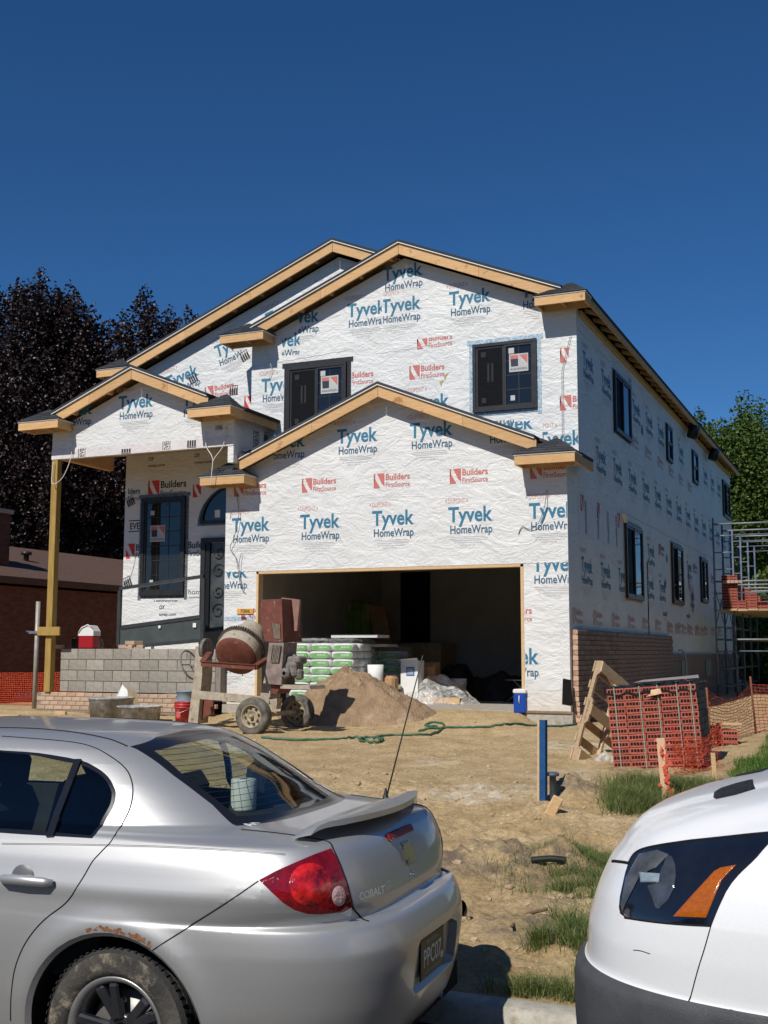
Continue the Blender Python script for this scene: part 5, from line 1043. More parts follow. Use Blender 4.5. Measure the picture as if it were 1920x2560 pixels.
mb = MB(); mb.box((0, .14, .155), (.20, .36, .31), bev=.015); mb.build('body', pm('cooler_blue', (.01, .06, .33), None, rough=.35), CB); mb = MB(); mb.box((0, .14, .345), (.215, .375, .07), bev=.015); mb.build('lid', MATS['cooler_white'], CB); mb = MB(); mb.tube([(.0, -.04, .15), (-.0, -.06, .2), (.0, -.05, .28)], .008, 6); mb.build('handle', MATS['cooler_white'], CB)
m_blk = pm('sack_black', (.012, .012, .013), (.03, .03, .03), 6, .45, .6, 12, bdist=.03)
for i, (x, y, rx, ry, h, lb) in enumerate(((-2.5, 3.9, .8, .5, .50, 'wide heap of black sacks on the garage floor'), (-1.6, 3.5, .6, .5, .42, 'low black sack near the right garage wall'), (-3.5, 4.4, .5, .5, .6, 'black sack in front of the inner doorway'))):
    blanket('black_sack', x, y, rx, ry, (lambda h: lambda t, a, X, Y: h*np.clip(1-t**3, 0, 1)*(1+.9*fbm(X*3, Y*3, 3, 5)))(h), m_blk, lb, 'sack', 30, 10, 0.0, i)
# folding stand seen at the back of the garage
mb = MB()
for a_, b_ in (((-1.9, 2.6, .0), (-1.4, 2.6, .42)), ((-1.9, 2.6, .42), (-1.3, 2.6, .42)), ((-1.3, 2.6, 0), (-1.75, 2.6, .42))): mb.tube([a_, b_], .012, 6)
thing_mesh('folding_stand', mb, M_STEEL, 'thin metal folding stand in the dark garage', 'stand')

# ------------------------------------------------------------------ hose, scraps, stakes
M_HOSE = pm('hose_green', (.035, .10, .06), (.06, .15, .09), 12, .5)
def smooth_path(P, k=8):
    P = [Vector(p) for p in P]; out = []
    for i in range(len(P)-1):
        p0, p1, p2, p3 = P[max(i-1, 0)], P[i], P[i+1], P[min(i+2, len(P)-1)]
        for j in range(k):
            t = j/k; out.append(.5*((2*p1)+(p2-p0)*t+(2*p0-5*p1+4*p2-p3)*t*t+(3*p1-p0-3*p2+p3)*t**3))
    return out+[P[-1]]
hp = [r5(270, 1640), r5(450, 1645), r5(700, 1640), r5(830, 1630), r5(980, 1640), r5(960, 1660), r5(860, 1655), r5(880, 1635), r5(1050, 1612), r5(1250, 1605), r5(1330, 1575), r5(1350, 1545), r5(1290, 1530), r5(1240, 1545), r5(1310, 1560), r5(1200, 1575), r5(1350, 1562), r5(1480, 1556), r5(1659, 1545), r6(100, 1312), r6(250, 1308), r6(400, 1316), r6(525, 1308)]
pts = []
for i, p in enumerate(hp):
    g = gpt(*p); pts.append((g.x, g.y, g.z))
path = [Vector((p.x, p.y, gz(p.x, p.y)+.018+(.02 if 20 < i < 60 and i % 3 == 0 else 0))) for i, p in enumerate(smooth_path(pts))]
mb = MB(); mb.tube(path, .017, 8); thing_mesh('garden_hose', mb, M_HOSE, 'green garden hose looped across the soil towards the garage corner', 'hose')
def put_on(px, py, half): g = gpt(px, py); return Vector((g.x, g.y, gz(g.x, g.y)+half))
for i, (px, py, d, a, lb) in enumerate(((*r5(1110, 1505), (.16, .09, .10), .4, 'short block of wood at the foot of the sand pile'), (*r5(1240, 1470), (.30, .09, .04), .1, 'short flat board in front of the plastic sheeting'), (*r4(360, 1490), (.2, .1, .07), .3, 'half block of wood left of the mortar tubs'), (*r5(800, 1525), (.2, .06, .05), -.3, 'pinkish half brick at the front of the sand pile'), (*r4(40, 1505), (.5, .12, .05), .2, 'pale plank end lying left of the mortar tubs'))):
    mb = MB(); p = put_on(px, py, d[2]/2-.01); mb.box(p, d, Matrix.Rotation(a, 3, 'Z'), bev=.006); thing_mesh('wood_offcut', mb, M_WOOD, lb, 'offcut')
sb = gpt(*v3(490, 335)); st = bp(1220+300*.42194, 1260+1278*.42194, Y=sb.y); SK = empty('survey_stake', sb); tag(SK, 'tall wooden stake painted bright blue standing in the soil', 'stake')
hgt = st.z-sb.z; mb = MB(); mb.box((0, 0, hgt/2-.1), (.076, .036, hgt+.2), Matrix.Rotation(.015, 3, 'Y') @ Matrix.Rotation(-.18, 3, 'Z')); o = mb.build('post', M_WOOD, SK)
mb = MB(); mb.box((.010, -.0195, hgt/2), (.058, .004, hgt), Matrix.Rotation(.015, 3, 'Y') @ Matrix.Rotation(-.18, 3, 'Z')); mb.box((.0405, 0, hgt/2), (.004, .038, hgt), Matrix.Rotation(.015, 3, 'Y') @ Matrix.Rotation(-.18, 3, 'Z')); mb.build('blue_paint', pm('stake_blue', (.006, .05, .15), (.015, .09, .24), 9, .6, .2, 50), SK)
g = gpt(*v3(517, 325)); mb = MB(); mb.lathe([(.03, -.1), (.03, .20), (.055, .205), (.06, .225), (.03, .24), (.001, .24)], 16, Matrix.Translation((g.x+.055, g.y-.02, gz(g.x, g.y)))); thing_mesh('curb_stop_pipe', mb, pm('pipe_bluegrey', (.05, .075, .10), (.09, .12, .15), 10, .5), 'blue capped water shutoff pipe beside the blue stake', 'pipe')
g = gpt(*v3(550, 385)); mb = MB(); mb.box((g.x, g.y, g.z+.06), (.09, .03, .18), Matrix.Rotation(.5, 3, 'Y') @ Matrix.Rotation(.3, 3, 'Z'), bev=.008); thing_mesh('wood_offcut', mb, M_WOOD, 'broken stake tip lying at the foot of the blue stake', 'offcut')
M_PIPEB = pm('tube_black', (.012, .012, .012), None, rough=.6)
g = gpt(1150, 2300); mb = MB(); mb.lathe([(.062-.006*(k % 2), k*.016) for k in range(20)], 24, Matrix.Translation((g.x-.27, g.y+.06, gz(g.x, g.y)+.03)) @ Matrix.Rotation(math.pi/2-.1, 4, 'Y') @ Matrix.Rotation(.3, 4, 'X')); thing_mesh('ribbed_tube', mb, M_PIPEB, 'black ribbed tube end making a dark spot in the soil behind the car', 'pipe')  # short black ribbed tube, makes a dark spot in the soil
g = gpt(*v3(530, 680)); mb = MB(); mb.tube(smooth_path([(g.x-.12, g.y-.02, g.z+.02), (g.x, g.y, g.z+.035), (g.x+.10, g.y+.02, g.z+.03)]), .022, 7); thing_mesh('hose_scrap', mb, M_PIPEB, 'short black hose scrap lying by the grass', 'hose')
g1, g2, g3 = gpt(*v3(330, 1000)), gpt(*v3(400, 890)), gpt(*v3(515, 865)); mb = MB(); mb.tube(smooth_path([Vector((p.x, p.y, gz(p.x, p.y)+.03)) for p in (g1, g2, g3)]), .010, 6); thing_mesh('fallen_twig', mb, pm('twig', (.16, .11, .06), None, rough=.9), 'bent dry twig lying on the bare soil', 'twig')
g = gpt(*r6(690, 1520)); blanket('plastic_bag', g.x, g.y+.1, .16, .12, lambda t, a, x, y: .10*np.clip(1-t*t, 0, 1)*(1+1.6*fbm(x*14, y*14, 3, 5)), M_POLY, 'crumpled clear plastic bag at the corner of the brick pack', 'plastic bag', 30, 12, None, 2)
# ================================================================== brick pack, pallet, fence, scaffold
def c8(x, y): return (1320+x*K4, 1540+y*K4)
M_BRICKR = pm('brick_red_clay', (.34, .085, .058), (.47, .14, .095), 14, .9, .3, 60, rnd=.14)
M_HOLE = pm('brick_core_dark', (.012, .006, .005), None, rough=1.0)
def cored_brick(w_, h, d, holes=5, grey_end=False):
    mb = MB(); mb.box((0, 0, 0), (w_, d, h), bev=.004)
    hw_, hh = w_*.070, h*.34
    for i in range(holes):
        x = -w_*.36+i*w_*.72/(holes-1); y = -d/2-.0008
        mb.add([(x-hw_, y, -hh*.5), (x+hw_, y, -hh*.5), (x+hw_, y, hh*.9), (x-hw_, y, hh*.9)], [(0, 1, 2, 3)], 1)
    me = mb.data('brick', [M_BRICKR, M_HOLE, M_BRICKF], False)
    bm = bmesh.new(); bm.from_mesh(me); bmesh.ops.recalc_face_normals(bm, faces=[f for f in bm.faces if f.material_index == 0]); bm.to_mesh(me); bm.free()
    if grey_end:
        for p in me.polygons:
            if p.normal.x > .9: p.material_index = 2
    return me
p0 = gpt(*c8(888, 1552)); PK = empty('brick_pack', (p0.x, p0.y, p0.z-.01)); PK.rotation_euler = (0, -.075, .02)
tag(PK, 'strapped cube of red cored bricks under black plastic beside the leaning pallet', 'brick pack')
bw, bh, bd = .198, .0735, .20; cb_, cg = cored_brick(bw-.004, bh-.004, bd), cored_brick(bw-.004, bh-.004, bd, 5, True)
for r in range(12):
    for c in range(5):
        link('brick', cg if c == 4 else cb_, PK, ((c+.5)*bw+random.uniform(-.003, .003), bd/2+random.uniform(-.006, .004), (r+.5)*bh), (0, random.uniform(-.012, .012), 0))
mb = MB(); mb.box((0, 0, 0), (.09, bw-.006, bh-.004), bev=.004); ge = mb.data('brick', M_BRICKF)
for r in range(12):
    for c in range(1, 4): link('brick', ge, PK, (5*bw-.045+random.uniform(-.004, .006), bd*.98+(c-.5)*bw, (r+.5)*bh))
mb = MB(); mb.box((2.4*bw, .52, 6*bh), (4.6*bw, .60, 11.9*bh)); mb.build('brick_core', M_BRICKR, PK)
M_BPLAS = pm('black_plastic', (.012, .012, .012), (.02, .02, .02), 6, .16, .9, 9, spec=.6, bdist=.04)
V = []; nx_, ny_ = 40, 16
for j in range(ny_+1):
    for i in range(nx_+1):
        x = -.03+(5*bw+.06)*i/nx_; t = j/ny_*1.1-.1; y = -.012 if t < 0 else t*.85; z = 12*bh+.012+.015*math.sin(i*1.1)*math.cos(j*.9)+.008*math.sin(i*2.9+j) if t >= 0 else 12*bh-.075+.016*math.sin(i*.8)
        V.append((x, y, z))
mb = MB(); mb.add(V, [(j*(nx_+1)+i, j*(nx_+1)+i+1, (j+1)*(nx_+1)+i+1, (j+1)*(nx_+1)+i) for j in range(ny_) for i in range(nx_)], 0, True); mb.build('plastic_cover', M_BPLAS, PK)
m_strap = pm('strap_green', (.22, .26, .20), (.30, .34, .27), 9, .5)
for x in (.09, .37, .57, .78, .93):
    mb = MB(); mb.box((x, -.014, 6*bh), (.012, .003, 12*bh+.03)); mb.box((x, .4, 12*bh+.04), (.012, .83, .003)); mb.build('strap', m_strap, PK)
mb = MB(); mb.add([(.50, -.02, 11.5*bh), (.60, -.02, 11.6*bh), (.62, -.03, 10.9*bh), (.55, -.06, 10.7*bh), (.44, -.03, 10.5*bh), (.50, -.05, 11*bh)], [(0, 1, 2, 3, 4, 5)]); mb.build('cardboard_tag', pm('tag_card', (.62, .42, .24), None, rough=.8), PK)
mb = MB(); mb.add([(.25, .3, 12*bh+.05), (1.0, .25, 12*bh+.06), (.95, .6, 12*bh+.09), (.3, .7, 12*bh+.07)], [(0, 1, 2, 3)]); mb.build('torn_wrap', pm('torn_paper', (.22, .18, .17), (.34, .3, .28), 9, .8, .8, 20), PK)
# partial pack of red bricks behind the fence
g = gpt(*r6(1365, 1432)); PK2 = empty('brick_pack', (g.x-.16, g.y+.1, gz(g.x, g.y)-.02), .15); tag(PK2, 'small remnant stack of red bricks behind the orange net', 'brick pack')
for r in range(4):
    for c in range(2 if r < 3 else 1): link('brick', cb_, PK2, ((c+.5)*bw, bd/2, (r+.5)*bh))
mb = MB(); mb.box((bw, .3, 1.5*bh), (1.9*bw, .2, 2.9*bh)); mb.build('brick_core', M_BRICKR, PK2)
mb = MB(); mb.box((.2, .1, 4*bh+.01), (.5, .12, .025)); mb.build('cap_board', M_WOOD, PK2)
# leaning pallet
M_OLDW = pm('pallet_wood', (.40, .275, .16), (.52, .38, .23), 6, .8, .4, 50, stretch=(3, 3, 8), rnd=.15)
A = gpt(*c8(480, 1485)); B_ = bp(*c8(745, 462), Y=A.y+.52); A = Vector(A); LP = empty('leaning_pallet', A); tag(LP, 'wooden pallet stood on end leaning against the brick pack', 'pallet')
sdir = (B_-A); Ls = sdir.length; sdir.normalize(); ddir = Vector((.34, .94, 0)).normalized(); ddir = (ddir-sdir*ddir.dot(sdir)).normalized(); nrm = sdir.cross(ddir).normalized()
if nrm.y > 0: nrm = -nrm
Rp = Matrix((ddir, nrm, sdir)).transposed(); off = Vector((0, 0, 0))
def pbx(nm, c, d): mb = MB(); mb.box(ddir*c[0]+nrm*c[1]+sdir*c[2], d, Rp); mb.build(nm, M_OLDW, LP)
for k in range(3):
    mb = MB(); u = .02+k*.47; t = .09
    prof = [(0, -t/2), (Ls*.11, -t/2), (Ls*.14, -t*.05), (Ls*.36, -t*.05), (Ls*.39, -t/2), (Ls*.60, -t/2), (Ls*.63, -t*.05), (Ls*.85, -t*.05), (Ls*.88, -t/2), (Ls, -t/2), (Ls, t/2), (0, t/2)]
    P = [sdir*a-nrm*b for a, b in prof]; n = len(P); mb.add([p+ddir*(u-.019) for p in P]+[p+ddir*(u+.019) for p in P], [tuple(range(n)), tuple(range(2*n-1, n-1, -1))]+[(i, i+n, (i+1) % n+n, (i+1) % n) for i in range(n)]); mb.build('stringer', M_OLDW, LP)
for k, z in enumerate((.06, .22, .40, .58, .76, .94)): pbx('deck_board', (.49, -.056, z*Ls), (1.0, .018, .10 if 0 < k < 5 else .14))
for z in (.055, .50, .935): pbx('base_board', (.49, .056, z*Ls), (1.0, .018, .13))
q = MB(); text_fit(q, 'HT 048 09337', 0, 0, .26, .022, .004, 0); o = link('stamp', q.data('stamp', M_INK, False), LP); zz = (ddir*-1); o.matrix_local = Matrix(((sdir.x, -nrm.x, zz.x, 0), (sdir.y, -nrm.y, zz.y, 0), (sdir.z, -nrm.z, zz.z, 0), (0, 0, 0, 1))).to_4x4(); o.location = sdir*Ls*.40+ddir*(.0)+nrm*.01
# orange safety net
M_NET = pm('safety_orange', (.50, .05, .02), (.58, .085, .035), 12, .5)
def net(name, parent, pts_bot, pts_top, cu, cv, w_, sag, jit, seed, mat=M_NET):
    r = np.random.RandomState(seed)
    L_ = sum((Vector(pts_bot[i+1])-Vector(pts_bot[i])).length for i in range(len(pts_bot)-1)); nu = int(L_/cu); B0 = [Vector(p) for p in pts_bot]; T0 = [Vector(p) for p in pts_top]
    nv = int((T0[0]-B0[0]).length/cv); G_ = []
    def along(P, t):
        s = t*(len(P)-1); i = min(int(s), len(P)-2); return P[i].lerp(P[i+1], s-i), s-i
    for i in range(nu+1):
        b, f = along(B0, i/nu); t_, _ = along(T0, i/nu); dip = sag*4*f*(1-f); row = []
        for j in range(nv+1):
            v = j/nv; p = b.lerp(t_, v); p = p-Vector((0, 0, dip*v)); p = p+Vector(((r.rand()-.5)*jit, (r.rand()-.5)*jit, (r.rand()-.5)*jit*.6)); row.append(p)
        G_.append(row)
    mb = MB(); up = Vector((0, 0, w_/2)); 
    for i in range(nu+1):
        for j in range(nv+1):
            p = G_[i][j]
            if i < nu:
                q_ = G_[i+1][j]; mb.add([p-up*.8, q_-up*.8, q_+up*.8, p+up*.8], [(0, 1, 2, 3)])
            if j < nv:
                q_ = G_[i][j+1]; d = (G_[min(i+1, nu)][j]-G_[max(i-1, 0)][j]).normalized()*(w_*.42); mb.add([p-d, p+d, q_+d, q_-d], [(0, 1, 2, 3)])
    return mb.build(name, mat, parent, recalc=False)
m_reb = pm('rebar_rust', (.16, .055, .03), (.24, .09, .05), 30, .8, .4, 80)
f1, f2 = gpt(*r6(1322, 1445)), gpt(*r6(1592, 1362)); f3 = Vector((4.6, 1.6, gz(4.6, 1.6))); t1 = bp(*r6(1296, 1125), Y=f1.y); t2 = bp(*r6(1555, 1055), Y=f2.y)
FN = empty('safety_fence', (f2.x, f2.y, f2.z)); tag(FN, 'orange plastic mesh safety fence on rusty rods beside the house', 'fence')
def fch(o): return child(o, FN)
for a, b in ((f1, t1+Vector((0, 0, .08))), (f2, t2+Vector((0, 0, .08))), (f3, f3+Vector((0, 0, 1.1)))): mb = MB(); mb.tube([Vector(a)-Vector((0, 0, .15)), b], .014, 8); fch(mb.build('rod', m_reb))
z_ = Vector((0, 0, .03)); fch(net('net', None, [f1+z_, f2+z_, f3+z_], [t1+Vector((0, 0, .06)), t2+Vector((0, 0, -.02)), f3+Vector((0, 0, 1.0))], .07, .05, .012, .18, .03, 3))
l0 = gpt(*r6(1262, 1440)); fch(net('net', None, [Vector((f1.x-.35, f1.y+.15, f1.z+.45)), f1+Vector((0, 0, .5))], [Vector((f1.x-.30, f1.y+.1, t1.z+.18)), t1+Vector((0, 0, .06))], .05, .05, .009, .0, .05, 4))
# wooden stake with netting bunched on it
s0 = gpt(*v3(1140, 305)); s1 = bp(*r6(1022, 1387), Y=s0.y); NS = empty('net_stake', s0); tag(NS, 'tilted pinkish wooden stake with red netting hanging from it', 'stake')
mb = MB(); tip = s1-s0; mb.beam((0, 0, -.15), tip, .02, .075, up=(1, 0, .1)); mb.build('post', pm('stake_pine', (.62, .38, .22), (.70, .46, .29), 7, .7, stretch=(4, 4, .8)), NS)
def scrap(name, parent, n, c, ext, seed, mat=M_NET):
    r = np.random.RandomState(seed); mb = MB()
    for k in range(n):
        a = Vector((r.randn()*ext[0], r.randn()*ext[1], r.rand()*ext[2]))+Vector(c); d = Vector(r.randn(3)).normalized(); L_ = .03+.05*r.rand(); s = Vector((0, 0, 1)).cross(d)
        s = s.normalized()*.005 if s.length > .01 else Vector((.005, 0, 0)); b = a+d*L_; mb.add([a-s, a+s, b+s, b-s], [(0, 1, 2, 3)])
    return mb.build(name, mat, parent, recalc=False)
mb = MB()
r_ = np.random.RandomState(9)
for k in range(26):
    t = k/25; c = tip*(1-t)+Vector((.03+.02*math.sin(k), -.035, -.02)); w_ = .012+.012*r_.rand(); c = c+Vector((r_.randn()*.018, 0, 0)); mb.add([c+Vector((-w_, 0, 0)), c+Vector((0, -.004, -w_)), c+Vector((w_, 0, 0)), c+Vector((0, .004, w_))], [(0, 1, 2, 3)])
    if k % 2: mb.add([c, c+Vector((.0, 0, -.05)), c+Vector((.006, 0, -.05)), c+Vector((.006, 0, 0))], [(0, 1, 2, 3)])
mb.build('hanging_net', M_NET, NS, recalc=False)['kind'] = 'stuff'
e1 = gpt(*r6(1070, 1600)); e2 = gpt(*r6(1300, 1590)); NB2 = empty('fallen_net', e1); tag(NB2, 'crumpled red safety netting slumped in the tall grass before the brick pack', 'netting')
o = net('net', None, [Vector((e1.x+.02, e1.y+.1, e1.z+.02)), Vector(((e1.x+e2.x)/2, (e1.y+e2.y)/2+.2, e1.z+.02)), Vector((e2.x+.1, e2.y+.4, e2.z+.02))], [Vector((e1.x+.0, e1.y+.2, e1.z+.62)), Vector(((e1.x+e2.x)/2, (e1.y+e2.y)/2+.25, e1.z+.42)), Vector((e2.x+.1, e2.y+.45, e2.z+.55))], .032, .032, .006, .10, .055, 6); child(o, NB2)
o = net('net', None, [Vector((e1.x+.1, e1.y-.1, e1.z+.02)), Vector((e2.x-.1, e2.y+.1, e2.z+.02))], [Vector((e1.x+.05, e1.y, e1.z+.30)), Vector((e2.x, e2.y+.2, e2.z+.34))], .03, .03, .006, .02, .06, 7); child(o, NB2)
g = gpt(*r6(1350, 1640)); mb = MB(); mb.beam((g.x, g.y, g.z-.1), (g.x-.02, g.y, g.z+.30), .02, .045, up=(1, 0, 0)); thing_mesh('grade_stake', mb, M_WOOD, 'short grey wooden stake in the lawn beyond the van hood', 'stake')
# ------------------------------------------------------------------ scaffold
SC = empty('scaffold', (1.2, 13.2, -.2)); tag(SC, 'tall galvanised and blue frame scaffold along the side wall', 'scaffold')
m_scb = pm('scaffold_blue', (.05, .10, .19), (.17, .19, .21), 4, .6, metal=.2); m_scs = pm('scaffold_steel', (.20, .21, .22), (.32, .33, .34), 5, .6, metal=.3)
sx0, sx1 = .50, 2.05; ysc = [13.2, 15.0, 16.8, 18.6]; ztop = bp(1790, 1306, Y=13.2).z; zpl = bp(1800, 1524, Y=13.2).z
def sct(nm, a, b, r=.024, mat=m_scs): mb = MB(); mb.tube([a, b], r, 7); child(mb.build(nm, mat), SC)
for yi, y in enumerate(ysc):
    xa = (sx0, sx0+.48, sx1); g0 = -.2
    for xi, x in enumerate(xa): sct('standard', (x, y, g0), (x, y, ztop+(.12 if xi == 0 else -.2 if xi == 1 else 0)), .026, m_scs if xi == 0 and yi == 0 else m_scb)
    for lv in range(3):
        z1 = g0+(ztop-g0)*(lv+1)/3; sct('ledger', (sx0, y, z1-.05), (sx1, y, z1-.05)); sct('ledger', (sx0+.48, y, z1-.35), (sx1, y, z1-.35), .018, m_scb)
        for k in range(3): zz = g0+(ztop-g0)*(lv+(k+.6)/3.4)/3; sct('rung', (sx0, y, zz), (sx0+.48, y, zz), .016)
    if yi < 3:
        for x in (sx0, sx1):
            for lv in range(2): za, zb = g0+(ztop-g0)*lv/3+.3, g0+(ztop-g0)*(lv+1)/3-.2; sct('brace', (x, y, za), (x, ysc[yi+1], zb), .012, m_scb); sct('brace', (x, y, zb), (x, ysc[yi+1], za), .012, m_scb)
for k in range(6):
    mb = MB(); mb.box((sx0+.22+k*.255, 16.0, zpl-.03+.01*(k % 2)), (.24, 6.4, .045)); child(mb.build('plank', M_OLDW), SC)
def brick_stack(x, y, cols, heights, label):
    E = empty('brick_stack', (x, y, zpl+.003)); tag(E, label, 'brick stack', 'brick stacks on the scaffold')
    for c in range(cols):
        for r in range(heights[c]): link('brick', cb_, E, ((c+.5)*bw, bd/2, (r+.5)*bh), (0, 0, random.uniform(-.03, .03)))
pA = bp(*r6(1388, 600), Y=13.1); brick_stack(pA.x, 13.1, 3, (12, 12, 3), 'tallest stack of red bricks on the scaffold planks')
pA = bp(*r6(1503, 600), Y=14.2); brick_stack(pA.x, 14.2, 2, (8, 7), 'middle stack of red bricks behind the tallest stack'); pA = bp(*r6(1570, 600), Y=15.5); brick_stack(pA.x, 15.5, 2, (6, 4), 'low stepped stack of red bricks further along the scaffold')
pA = bp(*r6(1392, 488), Y=13.08); 
for k in range(5): o = link('loose_brick', bl, None, (pA.x+.06+k*.1, 13.06, zpl+.003+9.6*bh), (0, 0, 1.57)); tag(o, 'pale brick set against the tallest scaffold brick stack', 'brick', 'pale bricks on the scaffold stack')

# ------------------------------------------------------------------ neighbouring houses
M_BRICKD = pm('brick_dark_red', (.10, .035, .025), (.17, .07, .05), 5, .9, .5, 30, stretch=(1, 1, 3))
M_ROOFB = pm('roof_brown', (.085, .045, .032), (.13, .075, .055), 8, .9, .5, 40, stretch=(1, 1, 6))
NH = empty('brick_bungalow', (-16, 12, -.2)); tag(NH, 'single-storey dark brick bungalow with brown shingle hip roof left of the porch', 'house')
XN = -13.6; e0 = bp(*r4(60, 668), X=XN); e1_ = bp(*r4(716, 738), X=XN); ze = e0.z
mb = MB(); mb.box((XN-4.4, 10.5, ze/2-.15), (8.6, 27, ze-.1)); child(mb.build('wall', M_BRICKD), NH)
bA, bB, bC, bD = (XN+.15, -3.3, ze), (XN+.15, 24.3, ze), (XN-9, 24.3, ze), (XN-9, -3.3, ze); rA, rB = (XN-4.4, 1.0, ze+1.25), (XN-4.4, 20, ze+1.25)
mb = MB(); mb.add([bA, bB, bC, bD, rA, rB, (bA[0], bA[1], ze-.14), (bB[0], bB[1], ze-.14), (bC[0], bC[1], ze-.14), (bD[0], bD[1], ze-.14)], [(0, 1, 5, 4), (1, 2, 5), (2, 3, 4, 5), (3, 0, 4), (0, 6, 7, 1), (1, 7, 8, 2), (2, 8, 9, 3), (3, 9, 6, 0), (6, 9, 8, 7)]); RN = child(mb.build('roof', M_ROOFB), NH)
mb = MB(); v_ = bp(*r4(155, 570), X=XN-2.2); mb.lathe([(.07, 0), (.07, .3), (.14, .3), (.14, .38), (.001, .4)], 12, Matrix.Translation((XN-2.2, v_.y, ze+.5))); o = mb.build('roof_vent', M_BLACK); o.parent = NH; o.location = -NH.location
for yy in (8.0, 12.5, 17.0):
    mb = MB(); mb.box((XN+.0-.09, yy, 1.3), (.06, 1.1, 1.2)); o = child(mb.build('window', M_BLACK), NH); mb = MB(); mb.box((XN-.05, yy, 1.3), (.03, .98, 1.08)); o2 = mb.build('pane', M_PANE); o2.parent = o
p_a, p_b = bp(0, 1275, Y=3.05), bp(31, 1275, Y=3.8); CH = empty('brick_chimney', (p_a.x-.6, 3.3, -.2)); tag(CH, 'dark red brick chimney stack at the corner of the bungalow', 'chimney')
mb = MB(); mb.box(((p_a.x-1.2+p_b.x)/2, 3.4, p_a.z/2-.1), (p_b.x-p_a.x+1.2, .7, p_a.z+.2)); child(mb.build('shaft', M_BRICKD), CH); mb = MB(); mb.box(((p_a.x-1.2+p_b.x)/2, 3.4, p_a.z+.04), (p_b.x-p_a.x+1.3, .8, .1)); child(mb.build('cap', M_CONC), CH); mb = MB(); mb.box(((p_a.x-1.4+p_b.x)/2, 3.4, p_a.z+.24), (p_b.x-p_a.x+.8, .5, .3)); child(mb.build('flue', M_BRICKD), CH)
# fence net on the left
h1, h2 = gpt(*r4(0, 1420)), gpt(*r4(255, 1400)); h1 = Vector((-14.6, 1.4, -.2)); h2 = Vector((-10.35, 1.2, -.2)); LF = empty('safety_fence', h1); tag(LF, 'orange plastic mesh safety fence left of the porch post', 'fence')
zt1 = bp(*r4(125, 1222), Y=1.3).z; o = net('net', None, [h1+z_, h2+z_], [Vector((h1.x, h1.y, zt1)), Vector((h2.x, h2.y, zt1))], .05, .045, .012, .06, .02, 8); child(o, LF)
for a in (h1, h2): mb = MB(); mb.tube([a-z_*3, Vector((a.x, a.y, zt1+.1))], .014, 6); child(mb.build('rod', m_reb), LF)
mb = MB(); q0 = gpt(*r4(50, 1345)); mb.box((-14.0, 3.2, -.1), (3.2, .5, .16), bev=.05); thing_mesh('concrete_wheel_stop', mb, M_CONC, 'pale concrete kerb block behind the left orange fence', 'kerb block')
# white house far behind the scaffold
WH = empty('white_sided_house', (2, 46, -.2)); tag(WH, 'white lap-sided house with dark grey roof far behind the scaffold', 'house')
M_SIDING = pm('white_siding', (.66, .66, .64), (.74, .74, .72), 3, .6)
a = bp(1836, 1640, Y=44); b = bp(1925, 1450, Y=44); zt_ = b.z
mb = MB(); mb.box((a.x+4.6, 47.5, zt_/2-.1), (9.6, 7, zt_)); child(mb.build('wall', M_MORTAR), WH)
nb = 22
for k in range(nb):
    z0_ = -.1+zt_*k/nb; mb = MB(); mb.prism([(43.98, z0_), (43.93, z0_), (43.97, z0_+zt_/nb*1.02), (43.98, z0_+zt_/nb*1.02)], 'x', a.x-.15, a.x+9.3); child(mb.build('lap_board', M_SIDING), WH)
rz = bp(1880, 1405, Y=46).z; mb = MB(); mb.prism([(43.4, zt_-.05), (47.6, rz+.6), (51.4, zt_-.05), (51.4, zt_-.2), (43.4, zt_-.2)], 'x', a.x-.7, a.x+9.8); child(mb.build('roof', pm('roof_grey', (.06, .062, .068), (.09, .092, .1), 5, .9)), WH)
mb = MB(); mb.box((a.x+4, 43.4, zt_-.15), (9, .1, .16)); child(mb.build('gutter', M_DRIP), WH); mb = MB(); mb.lathe([(.06, 0), (.06, .9), (.12, .9), (.12, 1.0), (.001, 1.02)], 10, Matrix.Translation((a.x+.9, 46, rz))); child(mb.build('flue', M_STEEL), WH)
for xx in (1.3, 4.2): mb = MB(); mb.box((a.x+xx, 43.92, 1.5), (1.0, .08, 1.3)); o = child(mb.build('window', M_DRIP), WH); mb = MB(); mb.box((a.x+xx, 43.86, 1.5), (.84, .05, 1.14)); mb.build('pane', M_PANE).parent = o
for o in WH.children:
    for c in o.children: c.location = Vector((0, 0, 0))
# unseen right-hand house, added to keep sky light off the side wall
RH = empty('added_tan_house', (14, 8, -.2)); tag(RH, 'unseen tan two-storey house added across the lawn to block sky light', 'house')
mb = MB(); mb.box((15.5, 8, 2.7), (9, 22, 5.8)); child(mb.build('wall', pm('tan_siding', (.36, .30, .22), (.42, .36, .27), 3, .8, stretch=(1, 1, 14))), RH)
mb = MB(); mb.prism([(10.5, 5.5), (15.5, 8.0), (20.5, 5.5)], 'y', -3.5, 19.5); child(mb.build('roof', MATS['roof_grey']), RH)
for yy in (0.5, 6, 12): mb = MB(); mb.box((10.98, yy, 4.2), (.06, 1.2, 1.4)); child(mb.build('window', M_DRIP), RH)

